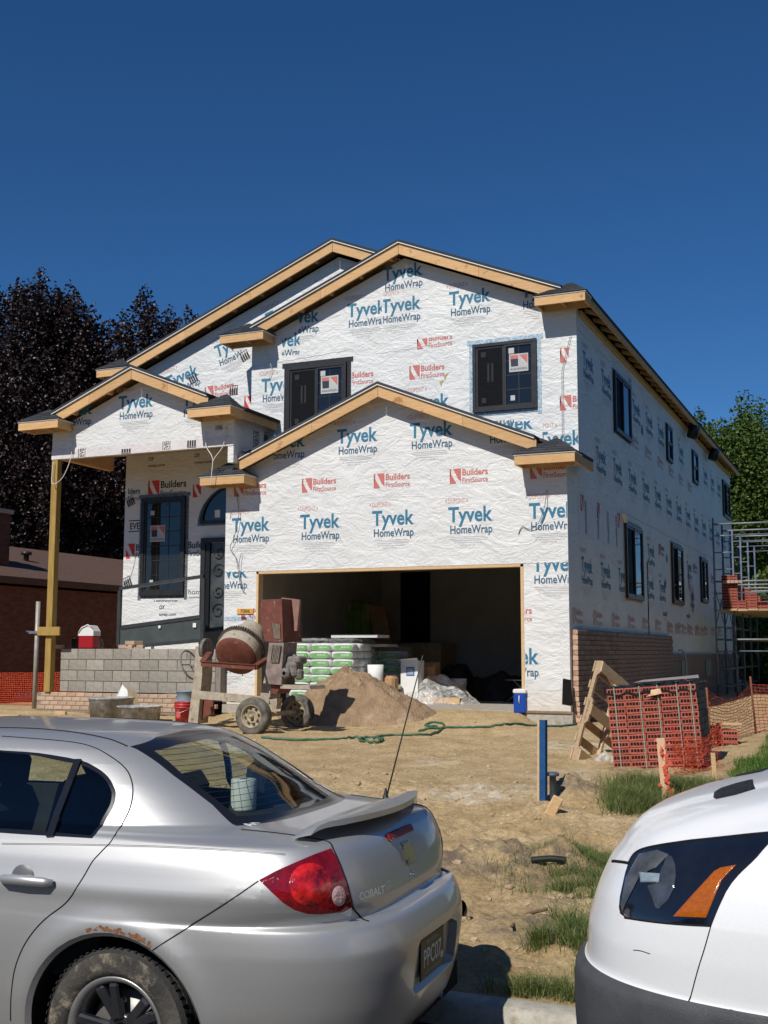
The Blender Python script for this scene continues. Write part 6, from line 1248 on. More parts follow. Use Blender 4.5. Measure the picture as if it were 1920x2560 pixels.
# ------------------------------------------------------------------ trees
M_BARK = pm('bark', (.06, .045, .035), (.11, .085, .065), 9, .95, .8, 30, stretch=(3, 3, .6))
M_PURPLE = leaf_material('purple_leaves', (.010, .005, .006), (.020, .010, .010), (.052, .028, .024), .42, .08)
M_GREENL = leaf_material('green_leaves', (.040, .075, .012), (.075, .125, .020), (.13, .19, .035), .5, .25)
def tree(name, x, y, h, rx, z0, mat, label, seed, group, ncl=520, nl=95, leaf=.15, spread=.42, crown_lo=.22, spire=1.0, lobes=None):
    r = np.random.RandomState(seed); E = empty(name, (x, y, -.2)); tag(E, label, 'tree', group)
    limbs = []; mb = MB(); th = h*crown_lo*1.15
    trunk = [Vector((x+.12*math.sin(k*1.3+seed), y+.1*math.cos(k), -.3+(h*.80)*k/8)) for k in range(9)]; rt = .026*h
    mb.tube(trunk, rt, 10, radii=[rt*(1-.105*k) for k in range(9)]); cz = h*(1+crown_lo)/2; rz = h*(1-crown_lo)/2
    cl = []
    L_ = lobes or [(0, 0, 1, 1)]
    while len(cl) < ncl:
        lx, lz, ls, wgt = L_[r.randint(len(L_))]
        d = r.randn(3); d /= np.linalg.norm(d); rr = r.rand()**.38; px_, py_, pz_ = d*rr
        wid = 1.0-.18*max(0, pz_)**1.5
        p = np.array([x+lx*rx+px_*rx*ls*wid, y+py_*rx*ls*wid*.9, cz+lz*rz+pz_*rz*ls])
        if fbm(np.array([p[0]*.5+seed]), np.array([p[2]*.5]), 3, seed)[0] > -.16: cl.append((p, rr))
    for k in range(26):
        p, _ = cl[r.randint(len(cl))]; s = trunk[2+r.randint(6)]; e = Vector(p); m_ = s.lerp(e, .5)+Vector((0, 0, -.1*h*.2)); b = .006*h; mb.tube([s, m_, e], b, 6, radii=[b*1.3, b*.8, b*.25])
    child(mb.build('trunk', M_BARK), E)
    n = len(cl)*nl; C_ = np.repeat(np.array([c[0] for c in cl]), nl, 0); R0 = np.repeat(np.array([c[1] for c in cl]), nl)
    g = r.randn(n, 3); g /= np.linalg.norm(g, axis=1)[:, None]; g *= (r.rand(n)**.42)[:, None]*spread*1.55; g[:, 2] *= spire; tp = np.clip(g[:, 2]/(spread*1.55*spire), 0, 1); g[:, :2] *= (1-.65*tp)[:, None]; P = C_+g
    nr = r.randn(n, 3)*.75+np.array([0, -.25, .55]); nr /= np.linalg.norm(nr, axis=1)[:, None]; a = r.randn(n, 3); u = np.cross(nr, a); u /= np.linalg.norm(u, axis=1)[:, None]; v = np.cross(nr, u); s = (leaf*(.6+.7*r.rand(n)))[:, None]
    q = [P-u*s*.5, P-v*s*.42+u*s*.05, P+u*s*.55, P+v*s*.42+u*s*.05, P+u*s*.15-nr*s*.18]
    V = np.stack(q, 1).reshape(-1, 3); k = np.arange(n)*5; tri = np.concatenate([np.stack([k, k+1, k+4], -1), np.stack([k+1, k+2, k+4], -1), np.stack([k+2, k+3, k+4], -1), np.stack([k+3, k, k+4], -1)])
    me = np_mesh('crown', V, tri, mat, False); at_ = me.attributes.new('tone', 'FLOAT', 'POINT'); at_.data.foreach_set('value', np.repeat(np.clip(r.rand(n)*.9+.1*r.randn(n), 0, 1), 5).astype(np.float32))
    o = link('crown', me, E); o.location = -E.location; return E
for (px, ptop, Y, rx, lb, sd, lob) in ((105, 640, 19, 4.6, 'large dark purple-leaved maple behind the bungalow', 3, [(-.35, 0, .62, 1), (.38, -.08, .60, 1), (0, .05, .95, 2), (.1, .3, .68, 1)]), (378, 672, 21, 6.2, 'dark purple-leaved maple rising behind the left gable', 5, [(-.28, .08, .66, 1), (.32, .02, .66, 1), (0, .0, .92, 2), (.05, .2, .72, 1)])):
    p = bp(px, ptop, Y=Y); tree('purple_maple_tree', p.x, Y, p.z-1.1, rx, 0, M_PURPLE, lb, sd, 'purple maples', 760, 160, .155, .40, .10, 1.7, lob)
for (px, ptop, Y, rx, lb, sd) in ((1815, 965, 40, 4.2, 'bright green tree with upright twigs behind the far eave', 11), (1912, 1000, 43, 4.4, 'green tree rising at the far end of the lot behind the scaffold', 12)):
    p = bp(px, ptop, Y=Y); tree('green_tree', p.x, Y, p.z-.2, rx, 0, M_GREENL, lb, sd, 'green trees behind the house', 260, 170, .17, .42, .24, 2.3, [(-.25, .12, .55, 1), (.3, .1, .55, 1), (0, -.25, .8, 1), (.05, .35, .5, 1)])
def bush(x, y, h, rx, mat, label, seed, n=9000):
    r = np.random.RandomState(seed); d = r.randn(n, 3); d /= np.linalg.norm(d, axis=1)[:, None]; P = d*(r.rand(n)**.4)[:, None]*np.array([rx, rx*.7, h*.55])*(1+.5*fbm(d[:, 0]*2+seed, d[:, 2]*2, 3, seed))[:, None]+np.array([x, y, -.2+h*.5]); s = .12*(.6+.7*r.rand(n))[:, None]
    nr = r.randn(n, 3); a = r.randn(n, 3); u = np.cross(nr, a); u /= np.linalg.norm(u, axis=1)[:, None]; v = np.cross(nr, u); v /= np.linalg.norm(v, axis=1)[:, None]
    V = np.stack([P-u*s, P-v*s*.7, P+u*s, P+v*s*.7], 1).reshape(-1, 3); k = np.arange(n)*4; me = np_mesh('foliage', V, np.stack([k, k+1, k+2, k+3], -1), mat, False); at_ = me.attributes.new('tone', 'FLOAT', 'POINT'); at_.data.foreach_set('value', np.repeat(r.rand(n), 4).astype(np.float32)); tag(link('bush', me), label, 'bush')
p = bp(1905, 1620, Y=24); bush(p.x, 24, 2.4, 1.3, M_GREENL, 'green bush behind the scaffold legs', 4); p = bp(1885, 1500, Y=36); bush(p.x+1.5, 36, 5.0, 2.2, M_GREENL, 'tall green shrub beside the white house', 6)
p = bp(60, 1500, Y=30); bush(p.x, 30, 6, 7, M_PURPLE, 'dark hedge mass under the purple maples', 8, 26000); p = bp(300, 1500, Y=30); bush(p.x, 29, 7, 5, M_PURPLE, 'dark shrub mass behind the porch', 9, 22000)
# overhead wires at the right
for z in (8.2, 8.7, 9.2):
    mb = MB(); mb.tube([(4+.7*k, 38-.25*k, z-.5*math.sin(math.pi*k/40)) for k in range(-10, 41)], .012, 5); thing_mesh('overhead_wire', mb, M_BLACK, 'thin overhead wire crossing behind the green trees', 'wire', 'overhead wires')
# ================================================================== unseen street houses and trees, added to darken the reflections
def plain_house(x, y, w_, d, h, face, wall_mat, label):
    E = empty('added_street_house', (x, y, -.5)); tag(E, label, 'house', 'unseen houses added along the street')
    mb = MB(); mb.box((0, 0, h/2), (w_, d, h)); mb.build('wall', wall_mat, E)
    mb = MB(); mb.prism([(-w_/2-.5, h), (0, h+w_*.22), (w_/2+.5, h), (w_/2+.5, h-.15), (-w_/2-.5, h-.15)], 'y', -d/2-.5, d/2+.5); mb.build('roof', MATS['roof_grey'] if int(x) % 2 else M_ROOFB, E)
    for i in (-1, 0, 1):
        yy = face*(d/2+.03); nm, zz, ww, hh = ('door', 1.05, 1.0, 2.1) if i == 0 else ('window', 1.7, 1.6, 1.3); mb = MB(); mb.box((i*w_*.3, yy, zz), (ww, .08, hh)); o = mb.build(nm, M_DRIP, E); mb = MB(); mb.box((i*w_*.3, yy+face*.05, zz), (ww*.86, .04, hh*.88)); mb.build('pane', M_PANE, o)
for i, (x, wm) in enumerate(((-24, MATS['tan_siding']), (-7, M_BRICKD), (9, M_SIDING), (25, M_BRICKD), (42, MATS['tan_siding']))):
    plain_house(x, -37, 12, 9, 3.4, 1, wm, ('tan', 'dark brick', 'white sided', 'brick', 'pale tan')[i]+(' bungalow added unseen across the street behind the camera', ' bungalow added unseen across the street opposite the garage', ' bungalow added unseen across the street opposite the van', ' bungalow added unseen across the street up the road', ' bungalow added unseen at the far end across the street')[i])
plain_house(32, 2, 12, 10, 3.6, -1, M_BRICKD, 'brick bungalow added unseen on the near side further up the street'); plain_house(50, 2, 12, 10, 3.6, -1, M_SIDING, 'white bungalow added unseen on the near side far up the street')
for i, (x, y, h) in enumerate(((-15, -30, 9), (1, -31, 8), (17, -30, 10), (34, -31, 9), (23, -10.5, 9), (33, -10.5, 10), (45, -10.5, 9), (-26, -10.5, 9))):
    tree('added_street_tree', x, y, h, 3.0, 0, M_GREENL, 'leafy green tree added unseen '+('across the road' if y < -20 else 'on the verge beside the parked vehicles'), 60+i, 'unseen added trees '+('across the road' if y < -20 else 'on the verge'), 110, 60, .30, .55, .25, 1.2)
# ================================================================== vehicles
def catmull_rows(rows, k):
    R_ = np.array(rows, float); out = []
    for i in range(len(R_)-1):
        p0, p1, p2, p3 = R_[max(i-1, 0)], R_[i], R_[i+1], R_[min(i+2, len(R_)-1)]
        for j in range(k):
            t = j/k; c = .5*((2*p1)+(p2-p0)*t*1+(2*p0-5*p1+4*p2-p3)*t*t+(3*p1-p0-3*p2+p3)*t**3); lin = p1*(1-t)+p2*t; out.append(.55*c+.45*lin)
    out.append(R_[-1]); return np.array(out)
def plan_curve(w_, xa, xm, p, q, n):
    """from the side (xm, w) round the corner to the end (xa, 0), evenly spaced"""
    th = np.linspace(0, np.pi/2, 400); xi = np.sin(th)**(2/p); yy = np.clip(1-xi**p, 0, 1)**(1/q); X = xm+(xa-xm)*xi; Y = w_*yy
    s = np.concatenate([[0], np.cumsum(np.hypot(np.diff(X), np.diff(Y)))]); t = np.linspace(0, s[-1], n); return np.interp(t, s, X), np.interp(t, s, Y)
class Body:
    """near half (y<=0) of a vehicle shell, cut into panels and mirrored"""
    def __init__(s, rows, xm, k, nf, nr, origin, shape=None, psi=0.0):
        s.o = Vector(origin); s.R = Matrix.Rotation(psi, 3, 'Z'); s.Ri = s.R.transposed(); R_ = catmull_rows(rows, k); V = []
        for (h, w_, xr, xf, pr, qr, pf, qf) in R_:
            xa, ya = plan_curve(max(w_, 1e-3), xf, xm, pf, qf, nf); xb, yb = plan_curve(max(w_, 1e-3), xr, xm, pr, qr, nr)
            x = np.concatenate([xa[::-1], xb[1:]]); y = np.concatenate([ya[::-1], yb[1:]]); z = np.full(len(x), h)
            if shape is not None: x, y, z = shape(x, y, z)
            V.append(np.stack([x, -y, z], -1))
        V = np.array(V); m, n = V.shape[:2]; s.bm = bmesh.new(); vs = [s.bm.verts.new(p) for p in V.reshape(-1, 3)]
        for i in range(m-1):
            for j in range(n-1):
                try: s.bm.faces.new((vs[i*n+j], vs[i*n+j+1], vs[(i+1)*n+j+1], vs[(i+1)*n+j]))
                except ValueError: pass
        bmesh.ops.remove_doubles(s.bm, verts=s.bm.verts, dist=1e-5); bmesh.ops.recalc_face_normals(s.bm, faces=s.bm.faces)
        c = sum((f.normal.y for f in s.bm.faces if abs(f.normal.y) > .7), 0)
        if c > 0: bmesh.ops.reverse_faces(s.bm, faces=s.bm.faces)
        s.bvh = BVHTree.FromBMesh(s.bm)
    def hit(s, px, py):
        d = s.Ri @ Vector(ray(px, py)).normalized(); o = s.Ri @ (Vector(CAM)-s.o); loc, nrm, i, dist = s.bvh.ray_cast(o, d)
        return (loc, nrm) if loc is not None else (None, None)
    def hits(s, pts): return [h for h in (s.hit(*p) for p in pts) if h[0] is not None]
    def cut(s, poly, to2d, planes, flt):
        """split the shell along a polygon and return the faces inside it"""
        fs = [f for f in s.bm.faces if flt(f)]
        for co, no in planes:
            geom = list({v for f in fs for v in f.verts})+list({e for f in fs for e in f.edges})+fs
            bmesh.ops.bisect_plane(s.bm, geom=geom, dist=2e-4, plane_co=co, plane_no=no); fs = [f for f in s.bm.faces if flt(f)]
        P = np.array(poly); ins = []
        for f in fs:
            x, y = to2d(f.calc_center_median()); c = False; j = len(P)-1
            for i in range(len(P)):
                if (P[i][1] > y) != (P[j][1] > y) and x < (P[j][0]-P[i][0])*(y-P[i][1])/(P[j][1]-P[i][1])+P[i][0]: c = not c
                j = i
            if c: ins.append(f)
        return ins
    def cut_axis(s, poly, ax, flt):
        """polygon given in two body axes, projected along the third"""
        i, j = ax; k = 3-i-j; pl = []
        for a, b in zip(poly, poly[1:]+poly[:1]):
            d = Vector((0, 0, 0)); d[i] = b[0]-a[0]; d[j] = b[1]-a[1]; e = Vector((0, 0, 0)); e[k] = 1; n = d.cross(e)
            if n.length > 1e-6: co = Vector((0, 0, 0)); co[i], co[j] = a; pl.append((co, n.normalized()))
        return s.cut(poly, lambda c: (c[i], c[j]), pl, flt)
    def cut_view(s, pix, flt):
        """polygon given in photo pixels, projected on the shell along the sight lines"""
        C_ = s.Ri @ (Vector(CAM)-s.o); pl = []
        for a, b in zip(pix, pix[1:]+pix[:1]):
            n = s.Ri @ Vector(ray(*a)).cross(Vector(ray(*b)))
            if n.length > 1e-9: pl.append((C_, n.normalized()))
        def to2d(c): q = proj_np(np.array(s.o+s.R @ c)); return (q[0], q[1])
        return s.cut(pix, to2d, pl, flt)
    def take(s, faces, name, mats, parent, mirror=True, inset=None, joined=False, solid=None):
        """lift faces off the shell as parts of their own"""
        vi = {}; V = []; F_ = []
        for f in faces:
            for v in f.verts:
                if v not in vi: vi[v] = len(V); V.append(v.co.copy())
            F_.append(tuple(vi[v] for v in f.verts))
        if inset: V = [v+Vector(inset) for v in V]
        out = []
        sides = (1, -1) if mirror else (1,)
        def mk(sd):
            return [Vector((v.x, v.y*sd, v.z)) for v in V], [f if sd > 0 else tuple(reversed(f)) for f in F_]
        if joined:
            a, fa = mk(1); b, fb = mk(-1); mb = MB(); mb.add(a, fa, 0, True); mb.add(b, fb, 0, True); sets = [mb]
        else:
            sets = []
            for sd in sides: a, fa = mk(sd); mb = MB(); mb.add(a, fa, 0, True); sets.append(mb)
        for mb in sets:
            me = mb.data(name, mats, False); bm = bmesh.new(); bm.from_mesh(me); bmesh.ops.remove_doubles(bm, verts=bm.verts, dist=1e-5)
            if solid:
                bmesh.ops.solidify(bm, geom=bm.faces[:], thickness=solid)
            bm.to_mesh(me); bm.free(); o = link(name, me, parent); out.append(o)
        bmesh.ops.delete(s.bm, geom=faces, context='FACES'); return out
    def ribbon(s, pix, r, name, mat, parent, off=.0, mirror=True, sub=4):
        """seam or stripe laid on the shell along photo pixels"""
        H = s.hits(pix)
        if len(H) < 2: return
        P = [h[0]+h[1]*off for h in H]; P = smooth_path(P, sub); 
        P2 = []
        for p in P:
            loc, nrm, i, d = s.bvh.find_nearest(p); P2.append(loc+nrm*off)
        for sd in ((1, -1) if mirror else (1,)):
            mb = MB(); mb.tube([(p.x, p.y*sd, p.z) for p in P2], r, 5); mb.build(name, mat, parent, recalc=False)
def inset_poly(poly, d):
    P = [Vector((a, b)) for a, b in poly]; c = sum(P, Vector((0, 0)))/len(P); return [tuple(p+(c-p).normalized()*d) for p in P]
def paint_material(name, c, metal, rough, dirt=None):
    m = bpy.data.materials.new(name); m.use_nodes = True; nt = m.node_tree; L = nt.links.new; b = nt.nodes['Principled BSDF']
    b.inputs['Metallic'].default_value = metal; b.inputs['Coat Weight'].default_value = .6; b.inputs['Coat Roughness'].default_value = .05; b.inputs['Roughness'].default_value = rough
    tc = N(nt, 'ShaderNodeTexCoord'); n = N(nt, 'ShaderNodeTexNoise'); n.inputs['Scale'].default_value = 900; n.inputs['Detail'].default_value = 1; L(tc.outputs['Object'], n.inputs['Vector'])
    n2 = N(nt, 'ShaderNodeTexNoise'); n2.inputs['Scale'].default_value = 3; n2.inputs['Detail'].default_value = 8; n2.inputs['Roughness'].default_value = .7; L(tc.outputs['Object'], n2.inputs['Vector'])
    r = N(nt, 'ShaderNodeValToRGB'); r.color_ramp.elements[0].position = .3; r.color_ramp.elements[1].position = .7; r.color_ramp.elements[0].color = (*[x*.88 for x in c], 1); r.color_ramp.elements[1].color = (*[min(1, x*1.08) for x in c], 1); L(n.outputs[0], r.inputs[0]); col = r.outputs[0]
    if dirt:
        sp = N(nt, 'ShaderNodeSeparateXYZ'); L(tc.outputs['Object'], sp.inputs[0]); mr = N(nt, 'ShaderNodeMapRange'); mr.inputs[1].default_value = .2; mr.inputs[2].default_value = .75; mr.inputs[3].default_value = .55; mr.inputs[4].default_value = .04; L(sp.outputs[2], mr.inputs[0])
        mu = N(nt, 'ShaderNodeMath', operation='MULTIPLY'); L(mr.outputs[0], mu.inputs[0]); L(n2.outputs[0], mu.inputs[1]); mx_ = N(nt, 'ShaderNodeMix', data_type='RGBA'); L(mu.outputs[0], mx_.inputs[0]); L(col, mx_.inputs[6]); mx_.inputs[7].default_value = (*dirt, 1); col = mx_.outputs[2]
    mr2 = N(nt, 'ShaderNodeMapRange'); mr2.inputs[1].default_value = .35; mr2.inputs[2].default_value = .7; mr2.inputs[3].default_value = .03; mr2.inputs[4].default_value = .14; L(n2.outputs[0], mr2.inputs[0]); L(mr2.outputs[0], b.inputs['Coat Roughness'])
    L(col, b.inputs['Base Color']); return m
M_SILVER = paint_material('silver_paint', (.50, .50, .495), .60, .45, (.40, .35, .28)); M_VWHITE = paint_material('white_paint', (.80, .81, .81), 0, .35, (.55, .50, .42))
M_CGLASS = glass_material('car_glass', (.76, .84, .80), .96); M_FRIT = pm('black_trim', (.012, .013, .018), None, rough=.18, spec=.5); M_SEAM = pm('panel_gap', (.008, .008, .009), None, rough=.9)
M_INT = pm('interior_grey', (.022, .022, .021), (.034, .033, .032), 12, .9); M_UNDER = pm('underbody', (.012, .011, .010), None, rough=.95)
def v1(x, y): return (x*.48222, 1780+y*.48222)
def e2(x, y): return (500+x*.42194, 1860+y*.42194)

# ------------------------------------------------------------------ silver saloon car
PSI = .065; CO_ = (2.0, -13.715, STREET); CAR = empty('silver_car', CO_, PSI); tag(CAR, 'silver four-door saloon car with rear spoiler parked at the kerb', 'car')
L1 = (6.2, 3.5, 5, 3.2); L3 = (8.5, 4.5, 5, 3.2); L2 = (5.0, 3.6, 4, 3)
rows = [(.17, .70, .84, -3.18, *L1), (.20, .77, .92, -3.30, *L1), (.27, .80, .985, -3.36, *L1), (.40, .822, 1.022, -3.40, *L1), (.52, .832, 1.035, -3.41, *L1), (.60, .836, 1.030, -3.38, *L1), (.655, .836, 1.012, -3.36, *L1), (.69, .834, .992, -3.35, *L1), (.708, .832, .935, -3.34, *L3),
        (.76, .828, .925, -3.30, *L3), (.84, .818, .905, -3.2, *L3), (.90, .800, .885, -3.0, *L3), (.945, .778, .862, -2.8, *L3), (.970, .760, .835, -2.6, *L3), (.985, .748, .77, -2.45, 6, 4, 5, 3), (.997, .738, .60, -2.3, 6, 4, 5, 3), (1.010, .731, .455, -2.18, *L2), (1.03, .724, .405, -2.12, *L2),
        (1.09, .704, .305, -1.95, *L2), (1.17, .675, .185, -1.72, *L2), (1.25, .637, .06, -1.48, *L2), (1.305, .598, -.04, -1.30, *L2), (1.342, .552, -.13, -1.15, 4.5, 3.4, 4, 3), (1.367, .47, -.27, -1.02, 4, 3, 4, 3), (1.384, .33, -.48, -.95, 3, 2.6, 3, 2.6), (1.392, .17, -.64, -.88, 2.4, 2.2, 2.4, 2.2), (1.394, .002, -.74, -.80, 2, 2, 2, 2)]
_ex = lambda h: (float(np.interp(h, [.30, .60, .715, .80, .93], [6.2, 7.2, 7.2, 11, 11.5])), float(np.interp(h, [.30, .60, .715, .80, .93], [3.5, 3.8, 3.8, 4.8, 4.9])))
rows = [(*(r[:4]), *(_ex(r[0]) if r[0] < .975 else r[4:6]), *r[6:]) for r in rows]
rows = [(r[0] if r[0] < 1.01 else 1.01+(r[0]-1.01)*.90, *r[1:]) for r in rows]
rows = [(h, w_, xr-(.055 if h < .98 else .03 if h < .99 else 0), xf, pr, qr, pf, qf) for (h, w_, xr, xf, pr, qr, pf, qf) in rows]
WC = [(0.0, .297), (-2.53, .297)]
def car_shape(x, y, z):
    for cx, cz in WC:
        d = np.hypot(x-cx, z-cz); y = y+.016*np.exp(-((d-.385)/.055)**2)*(y > .6)
    y = y+.008*np.exp(-((z-.80)/.03)**2)*(y > .7)*(np.abs(x+1) < 1.9)
    return x, y, z
BD = Body(rows, -1.25, 5, 95, 130, CO_, car_shape, PSI)
RAW = BD.bvh
# wheel arches
for cx, cz in WC:
    circ = [(cx+.365*math.cos(a), cz+.365*math.sin(a)) for a in [2*math.pi*k/40 for k in range(40)]]
    fs = BD.cut_axis(circ, (0, 2), lambda f, cx=cx: abs(f.calc_center_median().x-cx) < .5 and f.calc_center_median().z < .78 and f.calc_center_median().y < -.5)
    bmesh.ops.delete(BD.bm, geom=fs, context='FACES')
# rolled arch lip and liner
for cx, cz in WC:
    for sd in (-1, 1):
        mb = MB(); n = 36; ring = []
        for k in range(n+1):
            a = -.35+(math.pi+.7)*k/n; x = cx+.365*math.cos(a); z = cz+.365*math.sin(a); loc, nr, i, d = RAW.ray_cast(Vector((x, -2, z)), Vector((0, 1, 0)))
            yy = loc.y if loc is not None else -.83; ring.append((x, yy, z))
        vs_ = [Vector((x, y*-sd, z)) for x, y, z in ring]+[Vector((cx+(x-cx)*.955, (y+.018)*-sd, cz+(z-cz)*.955)) for x, y, z in ring]+[Vector((cx+(x-cx)*1.02, (y+.30)*-sd, cz+(z-cz)*1.02)) for x, y, z in ring]; q = n+1
        mb.add(vs_[:2*q], [(k, k+1, q+k+1, q+k) for k in range(n)], 0, True); mb.build('arch_lip', M_SILVER, CAR, recalc=False)
        mb = MB(); mb.add(vs_[q:], [(k, k+1, q+k+1, q+k) for k in range(n)], 0, True); mb.add(vs_[2*q:], [tuple(range(q))]); mb.build('wheel_liner', M_UNDER, CAR, recalc=False)
# glass
side = lambda f: f.calc_center_median().z > .93 and f.calc_center_median().y < -.45 and f.normal.y < -.3
H = BD.hits([v1(*p) for p in ((30, 200), (200, 212), (410, 248), (500, 288), (560, 335), (592, 390), (601, 430), (588, 490), (545, 565), (500, 630), (478, 655))]); dlo = [(p.x, p.z) for p in smooth_path([(h[0].x, 0, h[0].z) for h in H], 3)]
dlo = dlo+[(dlo[-1][0]-.3, dlo[-1][1]-.002), (-1.95, dlo[-1][1]-.0), (-1.88, 1.06), (-1.50, 1.265), (-1.2, 1.29)]
ftrim = BD.cut_axis(dlo, (0, 2), side)
inner = inset_poly(dlo, .016)
fgl = BD.cut_axis(inner, (0, 2), side); ftrim = [f for f in BD.cut_axis(dlo, (0, 2), side) if f not in set(fgl)]
SW = BD.take(fgl, 'side_window', M_CGLASS, CAR); BD.take(ftrim, 'window_trim', M_FRIT, CAR)
rear = lambda f: f.calc_center_median().x > -.6 and f.calc_center_median().z > .98 and f.normal.x > .15
H = BD.hits([v1(*p) for p in ((672, 178), (900, 330), (1100, 480), (1238, 592))]); gp = [(h[0].y, h[0].z) for h in H]
rg = [(0, gp[0][1]+.035)]+[(gp[0][0]*.6, gp[0][1]+.026)]+gp+[(gp[-1][0]*.5, gp[-1][1]-.012), (0, gp[-1][1]-.018)]
rgl = [(0, .0)]
fr = BD.cut_axis([(.02, rg[0][1])]+rg[1:-1]+[(.02, rg[-1][1])], (1, 2), rear)
rin = [(.02, rg[0][1]-.032), (gp[0][0]*.6, gp[0][1]-.004), (gp[0][0]+.040, gp[0][1]-.018)]+[(a+.034, b+.004) for a, b in gp[1:-1]]+[(gp[-1][0]+.055, gp[-1][1]+.028), (.02, rg[-1][1]+.032)]
fgl = BD.cut_axis(rin, (1, 2), rear); fr = [f for f in BD.cut_axis([(.02, rg[0][1])]+rg[1:-1]+[(.02, rg[-1][1])], (1, 2), rear) if f not in set(fgl)]
RG = BD.take(fgl, 'rear_window', M_CGLASS, CAR, joined=True)[0]; BD.take(fr, 'window_frit', M_FRIT, CAR, joined=True)
frontw = lambda f: f.calc_center_median().x < -.9 and f.calc_center_median().z > 1.0 and f.normal.x < -.15
ws = BD.cut_axis([(.02, 1.335), (-.42, 1.315), (-.58, 1.06), (.02, 1.035)], (1, 2), frontw); BD.take(ws, 'windscreen', M_CGLASS, CAR, joined=True)
# tail lamps
lampf = lambda f: f.calc_center_median().x > .45 and f.calc_center_median().y < -.3 and .6 < f.calc_center_median().z < 1.02
lp = [e2(*p) for p in ((350, 806), (450, 752), (560, 703), (680, 652), (778, 617), (800, 655), (830, 720), (868, 830), (892, 920), (907, 984), (830, 998), (720, 1010), (640, 1008), (560, 985), (490, 940), (420, 875))]
fl_ = BD.cut_view(lp, lampf)
def lamp_material(name, c, c2, sc):
    m = pm(name, c, c2, sc, .12, .7, sc*1.6, spec=.6, coat=1.0, bdist=.006); return m
M_LAMP = lamp_material('lamp_red', (.13, .001, .003), (.27, .004, .006), 26); M_LAMP2 = lamp_material('lamp_red_glints', (.10, .001, .002), (.80, .02, .015), 22); M_CLEAR = pm('lamp_clear', (.42, .22, .22), (.55, .36, .36), 60, .1, .5, 90, coat=1)  # bright flecks in the bowl colour paint its lit facets
LAMPS = BD.take(fl_, 'tail_lamp', M_LAMP, CAR)
def patch(body, cx, cy, rx, ry, n=24, off=.004):
    """disc laid on the shell at photo pixels"""
    V = []; H0 = body.hit(cx, cy); V.append(H0[0]+H0[1]*off); rings = 4
    for j in range(1, rings+1):
        for i in range(n):
            a = 2*math.pi*i/n; h = body.hit(cx+rx*math.cos(a)*j/rings, cy+ry*math.sin(a)*j/rings); V.append((h[0]+h[1]*off*(1 if j < rings else .2)) if h[0] is not None else V[0])
    F_ = [(0, 1+i, 1+(i+1) % n) for i in range(n)]
    for j in range(rings-1):
        for i in range(n): F_.append((1+j*n+i, 1+(j+1)*n+i, 1+(j+1)*n+(i+1) % n, 1+j*n+(i+1) % n))
    return V, F_
for (cx, cy, rx, ry, mat, nm, of) in ((*e2(652, 832), 125*.42, 128*.42, M_LAMP2, 'lamp_bowl', .005), (*e2(822, 900), 42*.42, 60*.42, M_CLEAR, 'reverse_lamp', .008)):
    V, F_ = patch(BD, cx, cy, rx, ry, 28, of)
    for k, sd in enumerate((1, -1)):
        mb = MB(); mb.add([(v.x, v.y*sd, v.z) for v in V], F_, 0, True); mb.build(nm, mat, LAMPS[k])
# number plate recess
pr = [e2(*p) for p in ((1222, 1450), (1236, 1190), (1260, 1150), (1345, 1118), (1410, 1092), (1414, 1150), (1392, 1290), (1362, 1370))]
P_c = BD.hit(*e2(1295, 1290))
RAWREC = None
zr0, zr1 = .385, .575; yr = .27
fr_ = BD.cut_axis([(-yr, zr0+.02), (-yr+.03, zr0), (.02, zr0), (.02, zr1), (-yr+.05, zr1), (-yr, zr1-.03)], (1, 2), lambda f: f.calc_center_median().x > .7 and f.normal.x > .3)
g_ = bmesh.ops.extrude_face_region(BD.bm, geom=fr_); ev = [x for x in g_['geom'] if isinstance(x, bmesh.types.BMVert)]
for v in ev: v.co.x -= .032
for f in [x for x in g_['geom'] if isinstance(x, bmesh.types.BMFace)]: f.normal_update()
bmesh.ops.delete(BD.bm, geom=[f for f in fr_ if f.is_valid], context='FACES')
bmesh.ops.delete(BD.bm, geom=[f for f in BD.bm.faces if f.is_valid and f.calc_center_median().x > .7 and abs(f.calc_center_median().y) < 2e-3 and abs(f.normal.y) > .9], context='FACES')
# shell panels that remain: bumper below the seam, then the body
H = BD.hits([v1(790, 1236), v1(1340, 876)])
seam_a, seam_b = H[0][0], H[1][0]
def is_bumper(c):
    if c.x < .25: return False
    if c.x < seam_b.x+.02:
        t = (c.x-seam_a.x)/(seam_b.x-seam_a.x); return c.z < seam_a.z+(seam_b.z-seam_a.z)*t
    return c.z < .7 or (c.x < .78 and c.z < .76 and abs(c.y) > .55)
fb = [f for f in BD.bm.faces if is_bumper(f.calc_center_median())]
BMP = BD.take(fb, 'bumper', M_SILVER, CAR, joined=True)[0]
BODY = BD.take(list(BD.bm.faces), 'body', M_SILVER, CAR, joined=True)[0]
